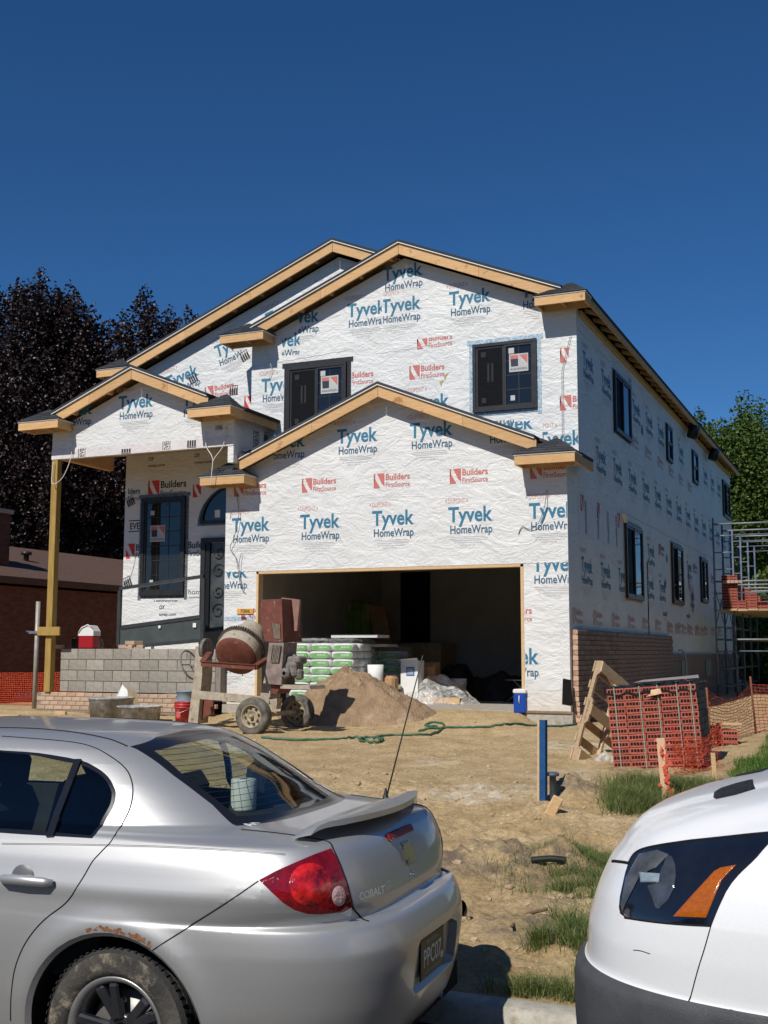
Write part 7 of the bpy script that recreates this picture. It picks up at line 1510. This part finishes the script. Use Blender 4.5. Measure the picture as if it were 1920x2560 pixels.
# seams and stripes
S_ = lambda pts, f: [f(*p) for p in pts]
BD.ribbon(S_(((10, 126), (200, 140), (430, 166), (560, 222), (650, 292), (683, 360), (688, 430), (670, 510), (630, 590), (580, 665), (530, 720), (480, 775), (430, 860), (380, 940), (330, 1000), (250, 1060), (180, 1130), (120, 1220), (78, 1330), (60, 1450), (56, 1600)), v1), .0028, 'door_seam', M_SEAM, CAR)
BD.ribbon(S_(((792, 1235), (930, 1146), (1070, 1055), (1210, 965), (1340, 876)), v1), .0024, 'bumper_seam', M_SEAM, CAR)
BD.ribbon(S_(((245, 507), (400, 522), (550, 540), (690, 562), (760, 580), (790, 625), (820, 690), (855, 780), (885, 880), (908, 970), (940, 1010), (1000, 1052)), e2), .0034, 'boot_seam', M_SEAM, CAR)
for dy in (0, 6): BD.ribbon(S_(((10, 680+dy), (300, 683+dy), (560, 688+dy), (800, 694+dy), (1000, 703+dy), (1200, 716+dy), (1350, 726+dy), (1480, 736+dy)), v1), .0008, 'pinstripe', M_SEAM, CAR, .0006)
BD.ribbon(S_(((0, 82), (200, 88), (400, 108), (520, 130), (600, 152), (660, 178)), v1), .004, 'roof_ditch', M_SEAM, CAR)
PL = BD.hits(S_(((408, 250), (370, 350), (330, 455), (295, 545), (262, 650)), v1))
for sd in (1, -1):
    mb = MB(); pp = [h[0]+h[1]*.004 for h in PL]
    for a, b in zip(pp[:-1], pp[1:]): mb.beam((a.x, a.y*sd, a.z), (b.x, b.y*sd, b.z), .012, .030, up=(1, 0, 0))
    mb.build('window_divider', M_FRIT, CAR)
# door handle
hc, hn = BD.hit(*v1(150, 868))
for sd in (1, -1):
    mb = MB(); mb.tube([(hc.x-.115, (hc.y-.012)*sd, hc.z), (hc.x-.09, (hc.y-.028)*sd, hc.z+.002), (hc.x, (hc.y-.032)*sd, hc.z+.003), (hc.x+.09, (hc.y-.028)*sd, hc.z+.001), (hc.x+.115, (hc.y-.012)*sd, hc.z-.001)], .017, 10, radii=[.012, .018, .019, .018, .012]); mb.build('door_handle', M_SILVER, CAR)
    mb = MB(); mb.lathe([(.001, .006), (.04, .004), (.052, -.002)], 20, Matrix.Translation((hc.x-.03, hc.y*sd, hc.z)) @ Matrix.Rotation(math.pi/2*sd, 4, 'X')); mb.build('handle_cup', pm('cup_grey', (.20, .2, .21), None, rough=.4, metal=.5) if 'cup_grey' not in MATS else MATS['cup_grey'], CAR)
# spoiler
def deck_z(x, y):
    loc, nr, i, d = RAW.ray_cast(Vector((x, -abs(y), 2)), Vector((0, 0, -1))); return loc.z if loc is not None else .97
V = []; ny_ = 61; prof = 9
for i in range(ny_):
    t = -1+2*i/(ny_-1); y = .605*t; e = max(0, 1-abs(t)**16); xt = .815-.13*t*t; xl = .56+.05*t*t; zl = deck_z(xl, y*.9)+.006; zt_c = deck_z(min(xt, .74), y*.6)+.022+.040*e
    up_ = [(xl+(xt-xl)*u, zl+(zt_c-zl)*(u**.9)+.010*math.sin(math.pi*u)*e) for u in (0, .25, .5, .75, 1)]; lo_ = [(xl+(xt-xl)*u, zl+(zt_c-zl)*(u**.9)+.010*math.sin(math.pi*u)*e-(.004+.018*u**2*e)) for u in (1, .75, .5, .25)]
    V += [(x, y, z) for x, z in up_+lo_]
mb = MB(); mb.add(V, [(i*prof+j, i*prof+(j+1) % prof, (i+1)*prof+(j+1) % prof, (i+1)*prof+j) for i in range(ny_-1) for j in range(prof)]+[tuple(range(prof)), tuple((ny_-1)*prof+j for j in range(prof))], 0, True); mb.build('spoiler', M_SILVER, CAR, smooth_angle=.9)
# badge, lettering, brake light, lock, plate
def frame_on(px, py, off=.003):
    h, n = BD.hit(px, py)
    if h is None: return None
    z_ = n.normalized(); x_ = Vector((0, -1, 0)) if False else Vector((0, 1, 0)); x_ = (x_-z_*x_.dot(z_)).normalized(); y_ = z_.cross(x_)
    M_ = Matrix(((x_.x, y_.x, z_.x, 0), (x_.y, y_.y, z_.y, 0), (x_.z, y_.z, z_.z, 0), (0, 0, 0, 1))); p = h+z_*off; M_.translation = p; return M_
M_CHROME = pm('chrome', (.75, .76, .77), None, rough=.08, metal=1.0); M_GOLD = pm('badge_gold', (.62, .48, .22), None, rough=.2, metal=.9)
Mb = Matrix.Translation((.93, 0, .845)) 
h0, n0 = BD.hit(*e2(1203, 655)); zc = h0.z
def rear_frame(y, z, off=.004):
    loc, nr, i, d = RAW.ray_cast(Vector((3, -abs(y)-1e-3, z)), Vector((-1, 0, 0))); nr = Vector((nr.x, nr.y*(1 if y <= 0 else -1), nr.z)); p = Vector((loc.x, y, loc.z)); z_ = nr.normalized(); x_ = Vector((0, 1, 0)); x_ = (x_-z_*x_.dot(z_)).normalized(); y_ = z_.cross(x_); M_ = Matrix(((x_.x, y_.x, z_.x, 0), (x_.y, y_.y, z_.y, 0), (x_.z, y_.z, z_.z, 0), (0, 0, 0, 1))); M_.translation = p+z_*off; return M_
def tie(s, t): return [(-.062*s, -.021*s), (-.026*s, -.021*s), (-.022*s, -.042*s), (.030*s, -.042*s), (.026*s, -.021*s), (.066*s, -.021*s), (.062*s, .021*s), (.026*s, .021*s), (.022*s, .042*s), (-.030*s, .042*s), (-.026*s, .021*s), (-.066*s, .021*s)]
def put_rear(nm, mb, mats, y, z, off=.004, parent=CAR): o = link(nm, mb.data(nm, mats), parent); o.matrix_local = rear_frame(y, z, off); return o
mb = MB(); mb.prism(tie(1.12, 0), 'z', 0, .007); bo = put_rear('badge', mb, M_CHROME, 0, zc); mb = MB(); mb.prism(tie(.95, 0), 'z', .0072, .009); bo2 = link('badge_face', mb.data('badge_face', M_GOLD), bo)
mb = MB(); mb.box((0, 0, .004), (.30, .032, .012), bev=.006); put_rear('high_brake_light', mb, pm('lamp_dark', (.22, .02, .022), None, rough=.45, spec=.2), 0, zc+.078, .001)
mb = MB(); mb.lathe([(.014, 0), (.014, .004), (.011, .005), (.011, .002), (.001, .002)], 16); put_rear('lock', mb, M_CHROME, 0, zc-.085, .001)
tb, tn = BD.hit(*e2(935, 925)); m_let = pm('letter_silver', (.80, .80, .78), None, rough=.25, metal=.3)
for wd, dy, ww in (('COBALT', 0, .16), ('LT', .205, .045)):
    q = MB(); text_fit(q, wd, 0, 0, ww, .026, .014, 0); put_rear('model_lettering', q, m_let, tb.y+dy, tb.z, .009)
# plate in its panel
yc_ = .0; zc_ = .478; xr_ = RAW.ray_cast(Vector((3, -.01, zc_)), Vector((-1, 0, 0)))[0].x-.040
PLT = MB(); PLT.box((0, 0, 0), (.305, .152, .006), bev=.004); m_pl = pm('plate_black', (.012, .012, .013), (.02, .02, .02), 20, .4); o = link('number_plate', PLT.data('number_plate', m_pl), CAR); Mp = Matrix(((0, 0, 1, xr_+.014), (1, 0, 0, yc_), (0, 1, 0, zc_), (0, 0, 0, 1))); o.matrix_local = Mp
q = MB(); text_fit(q, 'PPC07', -.115, -.032, .23, .066, .012, 0); text_fit(q, 'MICHIGAN', -.07, .050, .14, .013, .006, 1); text_fit(q, 'WATER WONDERLAND', -.11, -.062, .22, .014, .006, 1); q.add([(.105, -.045, 0), (.14, -.045, 0), (.14, -.02, 0), (.105, -.02, 0)], [(0, 1, 2, 3)], 2); link('plate_lettering', q.data('plate_lettering', [M_WHITE, M_GREY, M_TAPEB], False), o, (0, 0, .0035))
# antenna
def car_local(w): return BD.Ri @ (Vector(w)-BD.o)
ab = car_local(bp(*e2(1100, 350), Y=-13.165)); ab.z = deck_z(ab.x, ab.y); at_ = car_local(bp(*r5(1225, 1135), Y=-13.3)); mb = MB()
mb.tube([ab, at_], .0035, 6, radii=[.004, .0024]); mb.lathe([(.020, 0), (.013, .018), (.007, .04), (.004, .055)], 12, Matrix.Translation(ab)); mb.build('antenna', M_BLACK, CAR)
# decal, defroster lines
for k in range(13):
    t = (k+1)/14; z = rin[0][1]*(1-t)+(rin[-1][1])*t; pts = []
    for i in range(19):
        y = -.46+.92*i/18; loc, nr, ii, d = RAW.ray_cast(Vector((3, -abs(y)-1e-3, z)), Vector((-1, 0, 0)))
        if loc is not None: pts.append((loc.x-.003, y, loc.z))
    mb = MB(); mb.tube(pts, .0011, 4); mb.build('defroster_line', pm('defroster', (.05, .04, .03), None, rough=.6) if 'defroster' not in MATS else MATS['defroster'], RG, recalc=False)
dk = MB(); text_fit(dk, 'AR', .0, .0, .075, .05, .02, 0, 0, .2); h_, n_ = BD.hit(*v1(1232, 560)); o = link('window_decal', dk.data('window_decal', M_WHITE, False), CAR); o.matrix_local = rear_frame(h_.y-.03, h_.z-.02, .003)
ch = [BD.hit(*e2(*p)) for p in ((828, 1000), (884, 962), (893, 990), (886, 1018))]
if all(h[0] is not None for h in ch): mb = MB(); mb.add([h[0]+h[1]*(.006 if k != 1 else .012) for k, h in enumerate(ch)], [(0, 1, 2, 3)]); mb.build('lamp_chip', M_WHITE, LAMPS[0])
r_ = np.random.RandomState(12)
for k in range(7):
    q = MB(); t = k/6; n_ = 7; w_ = .008+.016*r_.rand(); q.add([(w_*(.6+.6*r_.rand())*math.cos(j*6.283/n_), w_*1.5*(.5+.7*r_.rand())*math.sin(j*6.283/n_), 0) for j in range(n_)], [tuple(range(n_))]); o = link('film_residue', q.data('film_residue', M_WHITE, False), RG); o.matrix_local = rear_frame(.30+.10*t+.01*r_.randn(), 1.14-.10*t, .002)
# rust on the arch
M_RSTP = pm('paint_rust', (.16, .06, .022), (.30, .15, .07), 40, .9, .6, 90)
mb = MB(); r_ = np.random.RandomState(3)
for k in range(70):
    a = math.pi*(.34+.24*r_.rand()); rr = .372+.014*r_.rand()**2; x = .365/.365*rr*math.cos(a); z = .297+rr*math.sin(a); loc, nr, i, d = RAW.ray_cast(Vector((x, -2, z)), Vector((0, 1, 0))); s = .003+.006*r_.rand()
    if loc is not None: c = loc+nr*.0008; mb.add([c+Vector((s*math.cos(t), 0, s*.8*math.sin(t))) for t in [j*1.047 for j in range(6)]], [(0, 1, 2, 3, 4, 5)])
mb.build('rust_patch', M_RSTP, CAR)
# sill and interior
mb = MB(); mb.box((-1.2, 0, .22), (4.1, 1.40, .10)); mb.build('floor_pan', M_UNDER, CAR)
mb = MB(); mb.box((.35, 0, .60), (.55, 1.2, .5)); mb.build('boot_floor', M_UNDER, CAR)
mb = MB(); mb.box((.18, 0, .955), (.52, 1.26, .03)); mb.build('parcel_shelf', M_INT, CAR)
for y in (-.36, .36):
    mb = MB(); mb.box((-.28, y, .45), (.50, .56, .20), bev=.06); mb.box((-.05, y, .76), (.16, .56, .56), Matrix.Rotation(.25, 3, 'Y'), bev=.06); mb.build('rear_seat', M_INT, CAR)
    mb = MB(); mb.box((.03, y, 1.09), (.10, .27, .19), Matrix.Rotation(.15, 3, 'Y'), bev=.05); mb.build('rear_headrest', M_INT, CAR)
    mb = MB(); mb.box((-1.20, y, .45), (.50, .50, .2), bev=.06); mb.box((-.95, y, .78), (.15, .50, .62), Matrix.Rotation(.28, 3, 'Y'), bev=.06); mb.build('front_seat', M_INT, CAR)
    mb = MB(); mb.box((-.84, y, 1.16), (.10, .27, .19), Matrix.Rotation(.15, 3, 'Y'), bev=.05); mb.tube([(-.86, y-.06, 1.0), (-.85, y-.06, 1.1)], .008, 6); mb.tube([(-.86, y+.06, 1.0), (-.85, y+.06, 1.1)], .008, 6); mb.build('front_headrest', M_INT, CAR)
mb = MB(); mb.box((-1.95, 0, .80), (.40, 1.35, .34), bev=.08); mb.build('dashboard', M_INT, CAR)
mb = MB(); mb.tube([(-1.62+.06*math.sin(a), -.36+.18*math.cos(a), .90+.17*math.sin(a)) for a in [2*math.pi*k/24 for k in range(25)]], .015, 8); mb.build('steering_wheel', M_INT, CAR)
for sd in (-1, 1): mb = MB(); mb.box((-1.2, sd*.72, .72), (2.2, .06, .5)); mb.build('door_card', M_INT, CAR)
hr, nr_ = BD.hit(*v1(1262, 505)); mb = MB(); px_ = bp(*v1(1262, 508), Z=STREET+.972); mb.lathe([(.018, 0), (.055, 0), (.056, .01), (.056, .13), (.054, .135), (.02, .135)], 24, Matrix.Translation((px_.x, px_.y, STREET+.972))); tag(mb.build('paper_roll', M_WHITE), 'white paper towel roll standing on the parcel shelf of the silver car', 'paper roll')
# wheels
def car_wheel(parent, x, y, z, r, wd, sd, spokes=5):
    Mw = Matrix.Translation((x, y, z)) @ Matrix.Rotation(math.pi/2*(1 if sd < 0 else -1), 4, 'X'); h = wd/2
    prof = [(r*.66, h*.72), (r*.68, h*.92), (r*.74, h*1.0), (r*.86, h*1.02), (r*.945, h*.93)]; mb = MB(); mb.lathe(prof, 64, Mw); W_ = mb.build('tyre', pm('car_tyre', (.035, .033, .03), (.09, .082, .07), 7, .85, .5, 60, c3=(.24, .20, .14), c3amt=.20, c3scale=9) if 'car_tyre' not in MATS else MATS['car_tyre'], parent)
    tr = [(r*.945, h*.93), (r*.985, h*.80)]
    for k in range(5):
        b0 = h*.80-k*h*.32; tr += [(r, b0-.004), (r, b0-h*.24), (r*.978, b0-h*.25), (r*.978, b0-h*.31)]
    tr += [(r*.985, -h*.8), (r*.945, -h*.93), (r*.7, -h)]; mb = MB(); mb.lathe(tr, 64, Mw, smooth=False)
    for k in range(64):
        for b0 in (h*.72, -h*.72): a = 2*math.pi*(k+.5)/64; mb.box(Mw @ Vector((math.cos(a)*(r+.0015), math.sin(a)*(r+.0015), b0)), (.004, .012, h*.26), (Mw.to_3x3() @ Matrix.Rotation(a, 3, 'Z')))
    mb.build('tread', M_RUBBER, W_)
    mb = MB(); mb.lathe([(r*.655, h*.70), (r*.675, h*.90), (r*.655, h*.94), (r*.60, h*.80), (r*.575, h*.62), (r*.56, -h*.5), (r*.60, -h*.9)], 56, Mw); RM = mb.build('rim', pm('rim_silver', (.34, .33, .31), (.46, .45, .43), 9, .35, metal=.7) if 'rim_silver' not in MATS else MATS['rim_silver'], W_)
    m_sp = pm('spoke_black', (.016, .017, .02), (.03, .03, .034), 10, .3, coat=.5) if 'spoke_black' not in MATS else MATS['spoke_black']
    for k in range(spokes):
        a = 2*math.pi*k/spokes+1.87
        for da in (-.16, .16):
            p0 = Vector((math.cos(a+da*.5)*r*.14, math.sin(a+da*.5)*r*.14, h*.38)); p1 = Vector((math.cos(a+da*1.15)*r*.585, math.sin(a+da*1.15)*r*.585, h*.66)); mb = MB(); mb.beam(Mw @ p0, Mw @ p1, (.040), .034, up=(0, 1, 0), bev=.008); mb.build('spoke', m_sp, W_)
    mb = MB(); mb.lathe([(r*.20, h*.2), (r*.20, h*.42), (r*.10, h*.46), (r*.09, h*.36), (.001, h*.36)], 24, Mw)
    for k in range(5): a = 2*math.pi*k/5+.6; mb.lathe([(.009, h*.38), (.009, h*.5), (.001, h*.52)], 8, Mw @ Matrix.Translation((math.cos(a)*r*.155, math.sin(a)*r*.155, 0)))
    mb.build('hub', m_sp, W_); mb = MB(); mb.lathe([(.001, h*.05), (r*.46, h*.05), (r*.46, -h*.05), (r*.2, -h*.08)], 32, Mw); mb.build('brake_disc', pm('disc_grey', (.25, .24, .23), None, rough=.5, metal=.6) if 'disc_grey' not in MATS else MATS['disc_grey'], W_)
for cx, cz in WC:
    for sd in (-1, 1): car_wheel(CAR, cx, sd*(.80-.095), cz, .297, .19, sd)
mb = MB(); mb.tube([(.3, .42, .22), (.86, .42, .21)], .026, 10); mb.build('exhaust', M_STEEL, CAR)
mb = MB(); mb.box((.85, -.15, .21), (.03, .05, .09)); mb.build('tow_bracket', M_STEEL, CAR)

# ------------------------------------------------------------------ white van
VY = -13.83; VP_ = (6, 3.0); BK = (14, 10)
vrows = [(.20, .80, 4.5, .14, *BK, 6, 3), (.28, .86, 4.52, .05, *BK, 6, 3), (.40, .90, 4.53, .01, *BK, 6, 3), (.55, .915, 4.54, 0.0, *BK, 6, 3), (.655, .915, 4.54, .005, *BK, 6, 3), (.685, .910, 4.54, .03, *BK, 6, 3), (.70, .905, 4.54, .045, *BK, 6, 3), (.80, .912, 4.54, .055, *BK, 6, 3), (.90, .912, 4.54, .085, *BK, 6, 3), (.99, .902, 4.53, .125, *BK, 5.5, 2.9), (1.05, .886, 4.52, .175, *BK, 5, 2.8), (1.10, .866, 4.5, .25, *BK, 4.8, 2.7), (1.155, .840, 4.5, .38, *BK, 4.6, 2.6), (1.22, .812, 4.5, .62, *BK, 4.6, 2.6), (1.29, .795, 4.5, .92, *BK, 5, 3), (1.34, .785, 4.5, 1.10, *BK, 5, 3), (1.50, .755, 4.45, 1.38, *BK, 5, 3.4), (1.66, .715, 4.4, 1.66, *BK, 5, 3.4), (1.76, .67, 4.35, 1.88, *BK, 5, 3.4), (1.81, .58, 4.25, 2.05, 8, 6, 4, 3), (1.835, .40, 4.1, 2.25, 5, 4, 3, 2.6), (1.84, .002, 3.6, 2.8, 2, 2, 2, 2)]
def vmin(Xv):
    xa, ya = plan_curve(.912, .085, 2.3, 6, 3, 200); P = np.stack([xa+Xv, VY-ya, np.full(200, STREET+.86)], -1); return proj_np(P)[:, 0].min()
lo, hi = 2.5, 5.0
for _ in range(40):
    mid = (lo+hi)/2
    if vmin(mid) > 1495: hi = mid
    else: lo = mid
VX = lo; VO = (VX, VY, STREET); VAN = empty('white_van', VO); tag(VAN, 'white cargo van with dark plastic bumper and black headlight parked behind the car', 'van')
def van_shape(x, y, z):
    k = sstep(1.02, 1.09, z)*sstep(1.36, 1.28, z)*sstep(1.25, 1.05, x); return x, y, z+k*(.020*sstep(.64, .52, y)+.010*sstep(.34, .26, y))
VB = Body(vrows, 2.3, 5, 130, 60, VO, van_shape)
VRAW = VB.bvh
def g4(x, y): return (1440+x*.28933, 1880+y*.28933)
for cx in (.82, 3.65):
    circ = [(cx+.36*math.cos(a), .31+.36*math.sin(a)) for a in [2*math.pi*k/36 for k in range(36)]]; fs = VB.cut_axis(circ, (0, 2), lambda f, cx=cx: abs(f.calc_center_median().x-cx) < .5 and f.calc_center_median().z < .8 and f.calc_center_median().y < -.6); bmesh.ops.delete(VB.bm, geom=fs, context='FACES')
    for sd in (-1, 1):
        mb = MB(); n = 30; A_ = [(cx+.36*math.cos(a), .31+.36*math.sin(a)) for a in [-.3+(math.pi+.6)*k/n for k in range(n+1)]]; mb.add([(x, sd*.90, z) for x, z in A_]+[(x, sd*.6, z) for x, z in A_], [(k, k+1, n+2+k, n+1+k) for k in range(n)], 0, True); mb.add([(x, sd*.6, z) for x, z in A_], [tuple(range(n+1))]); mb.build('wheel_liner', M_UNDER, VAN)
hl = [g4(*p) for p in ((455, 945), (490, 885), (545, 842), (700, 802), (850, 778), (1000, 757), (1150, 741), (1300, 727), (1480, 708), (1680, 690), (1700, 720), (1660, 800), (1560, 905), (1450, 1015), (1345, 1125), (1300, 1205), (1250, 1310), (1205, 1410), (1165, 1500), (1000, 1492), (850, 1482), (620, 1458), (420, 1428), (380, 1395), (370, 1340), (378, 1250), (400, 1150), (425, 1040))]
hf = lambda f: f.calc_center_median().x < 1.6 and f.calc_center_median().y < -.2 and .72 < f.calc_center_median().z < 1.3
fl_ = VB.cut_view(hl, hf)
M_HLG = pm('headlamp_black', (.006, .007, .012), (.012, .014, .02), 6, .06, spec=.6, coat=1.0)
HLS = VB.take(fl_, 'headlamp', M_HLG, VAN)
dark = [f for f in VB.bm.faces if f.calc_center_median().z < .69 and f.calc_center_median().x < 1.35]
VB.take(dark, 'bumper', pm('bumper_plastic', (.045, .048, .052), (.075, .078, .082), 5, .55, .25, 200), VAN, joined=True)
wsf = lambda f: f.calc_center_median().x < 2.2 and f.calc_center_median().z > 1.33 and f.normal.x < -.2
fw_ = VB.cut_axis([(.02, 1.765), (-.56, 1.74), (-.70, 1.36), (.02, 1.345)], (1, 2), wsf); VB.take(fw_, 'windscreen', M_CGLASS, VAN, joined=True)
sf = lambda f: f.calc_center_median().y < -.5 and f.calc_center_median().z > 1.05 and f.normal.y < -.5
fs_ = VB.cut_axis([(1.45, 1.25), (1.95, 1.66), (2.45, 1.68), (2.45, 1.22)], (0, 2), sf); VB.take(fs_, 'side_window', M_CGLASS, VAN)
hood = [f for f in VB.bm.faces if f.calc_center_median().z > 1.0 and f.calc_center_median().x < 1.15 and f.calc_center_median().z < 1.35 and f.normal.z > .2]
VB.take(list(VB.bm.faces), 'body', M_VWHITE, VAN, joined=True)
def vpatch(poly_px, mat, nm, off, sides=True, parent=None):
    """flat lens piece laid on the shell inside a pixel polygon"""
    c = (sum(p[0] for p in poly_px)/len(poly_px), sum(p[1] for p in poly_px)/len(poly_px)); rings = 7; n = len(poly_px); V = []
    dn = []
    for a, b in zip(poly_px, poly_px[1:]+poly_px[:1]):
        for k in range(4): dn.append((a[0]+(b[0]-a[0])*k/4, a[1]+(b[1]-a[1])*k/4))
    n = len(dn); H0 = VB.hit(*c); V.append(H0[0]+H0[1]*off)
    for j in range(1, rings+1):
        for p in dn:
            t = j/rings; h = VB.hit(c[0]+(p[0]-c[0])*t, c[1]+(p[1]-c[1])*t); V.append(h[0]+h[1]*(off if j < rings else off*.3) if h[0] is not None else V[0])
    F_ = [(0, 1+i, 1+(i+1) % n) for i in range(n)]+[(1+j*n+i, 1+(j+1)*n+i, 1+(j+1)*n+(i+1) % n, 1+j*n+(i+1) % n) for j in range(rings-1) for i in range(n)]
    for k, sd in enumerate((1, -1)):
        mb = MB(); mb.add([(v.x, v.y*sd, v.z) for v in V], F_, 0, True); mb.build(nm, mat, HLS[k] if parent is None else parent)
def ell(cx, cy, rx, ry, a0=0, a1=2*math.pi, n=24): return [g4(cx+rx*math.cos(a0+(a1-a0)*k/n), cy+ry*math.sin(a0+(a1-a0)*k/n)) for k in range(n)]
M_AMB = pm('amber_lens', (.34, .075, .004), (.42, .11, .007), 90, .15, .15, 160, coat=1); M_LENS = pm('lamp_reflector', (.07, .08, .09), (.13, .145, .16), 18, .12, .2, 60, metal=.5, coat=1); M_LENS2 = pm('lamp_projector', (.20, .26, .29), (.30, .36, .39), 30, .15, coat=1); M_HAZE = pm('lamp_haze', (.045, .047, .048), (.11, .112, .11), 14, .25, coat=1)
vpatch([g4(*p) for p in ((1385, 976), (1250, 1000), (1195, 1030), (1010, 1230), (840, 1420), (980, 1425), (1125, 1432), (1190, 1270), (1260, 1110))], M_AMB, 'turn_lens', .004)
vpatch([g4(*p) for p in ((545, 880), (700, 845), (800, 885), (690, 1000), (560, 1040), (470, 1230), (400, 1380), (385, 1320), (430, 1080))], M_HAZE, 'lens_haze', .0025)
vpatch([g4(*p) for p in ((790, 888), (830, 905), (858, 975), (865, 1070), (845, 1180), (800, 1275), (720, 1355), (690, 1350), (660, 1260), (620, 1160), (700, 1150), (730, 1030), (770, 950))], M_LENS, 'reflector', .005)
vpatch([g4(*p) for p in ((548, 1042), (740, 1055), (730, 1130), (560, 1130))], M_LENS2, 'projector', .007)
vpatch([g4(*p) for p in ((1188, 395), (1195, 350), (1240, 322), (1400, 272), (1530, 240), (1535, 280), (1552, 320), (1380, 372), (1212, 408))], pm('vent_black', (.012, .012, .013), (.03, .03, .03), 60, .5, 1, 120), 'hood_vent', .006, parent=VAN)
def vrib(pts, r, nm, off=0): VB.ribbon([g4(*p) for p in pts], r, nm, M_SEAM, VAN, off)
vrib(((318, 945), (380, 950), (455, 962)), .006, 'hood_gap'); vrib(((455, 958), (490, 895), (545, 850), (700, 808), (850, 784), (1000, 763), (1300, 732), (1480, 712), (1680, 694)), .0035, 'hood_gap'); vrib(((420, 1432), (620, 1462), (850, 1486), (1165, 1504)), .003, 'lamp_gap'); vrib(((1165, 1503), (1345, 1128), (1560, 908), (1680, 760)), .002, 'lamp_gap'); VB.ribbon([v3(*p) for p in ((1364, 942), (1330, 1060), (1290, 1190), (1247, 1335))], .0018, 'fender_seam', M_SEAM, VAN); VB.ribbon([v3(*p) for p in ((962, 1068), (1000, 1072), (1048, 1088))], .0012, 'scratch', M_SEAM, VAN, .0005, False)
for cx in (.82, 3.65):
    for sd in (-1, 1): car_wheel(VAN, cx, sd*.80, .31, .31, .20, sd)
mb = MB(); mb.box((2.4, 0, .28), (4.1, 1.5, .1)); mb.build('floor_pan', M_UNDER, VAN); mb = MB(); mb.box((1.35, 0, 1.0), (.5, 1.4, .4), bev=.08); mb.build('dashboard', M_INT, VAN)
for y in (-.4, .4): mb = MB(); mb.box((2.2, y, 1.0), (.16, .5, .8), Matrix.Rotation(.2, 3, 'Y'), bev=.06); mb.build('seat', M_INT, VAN)
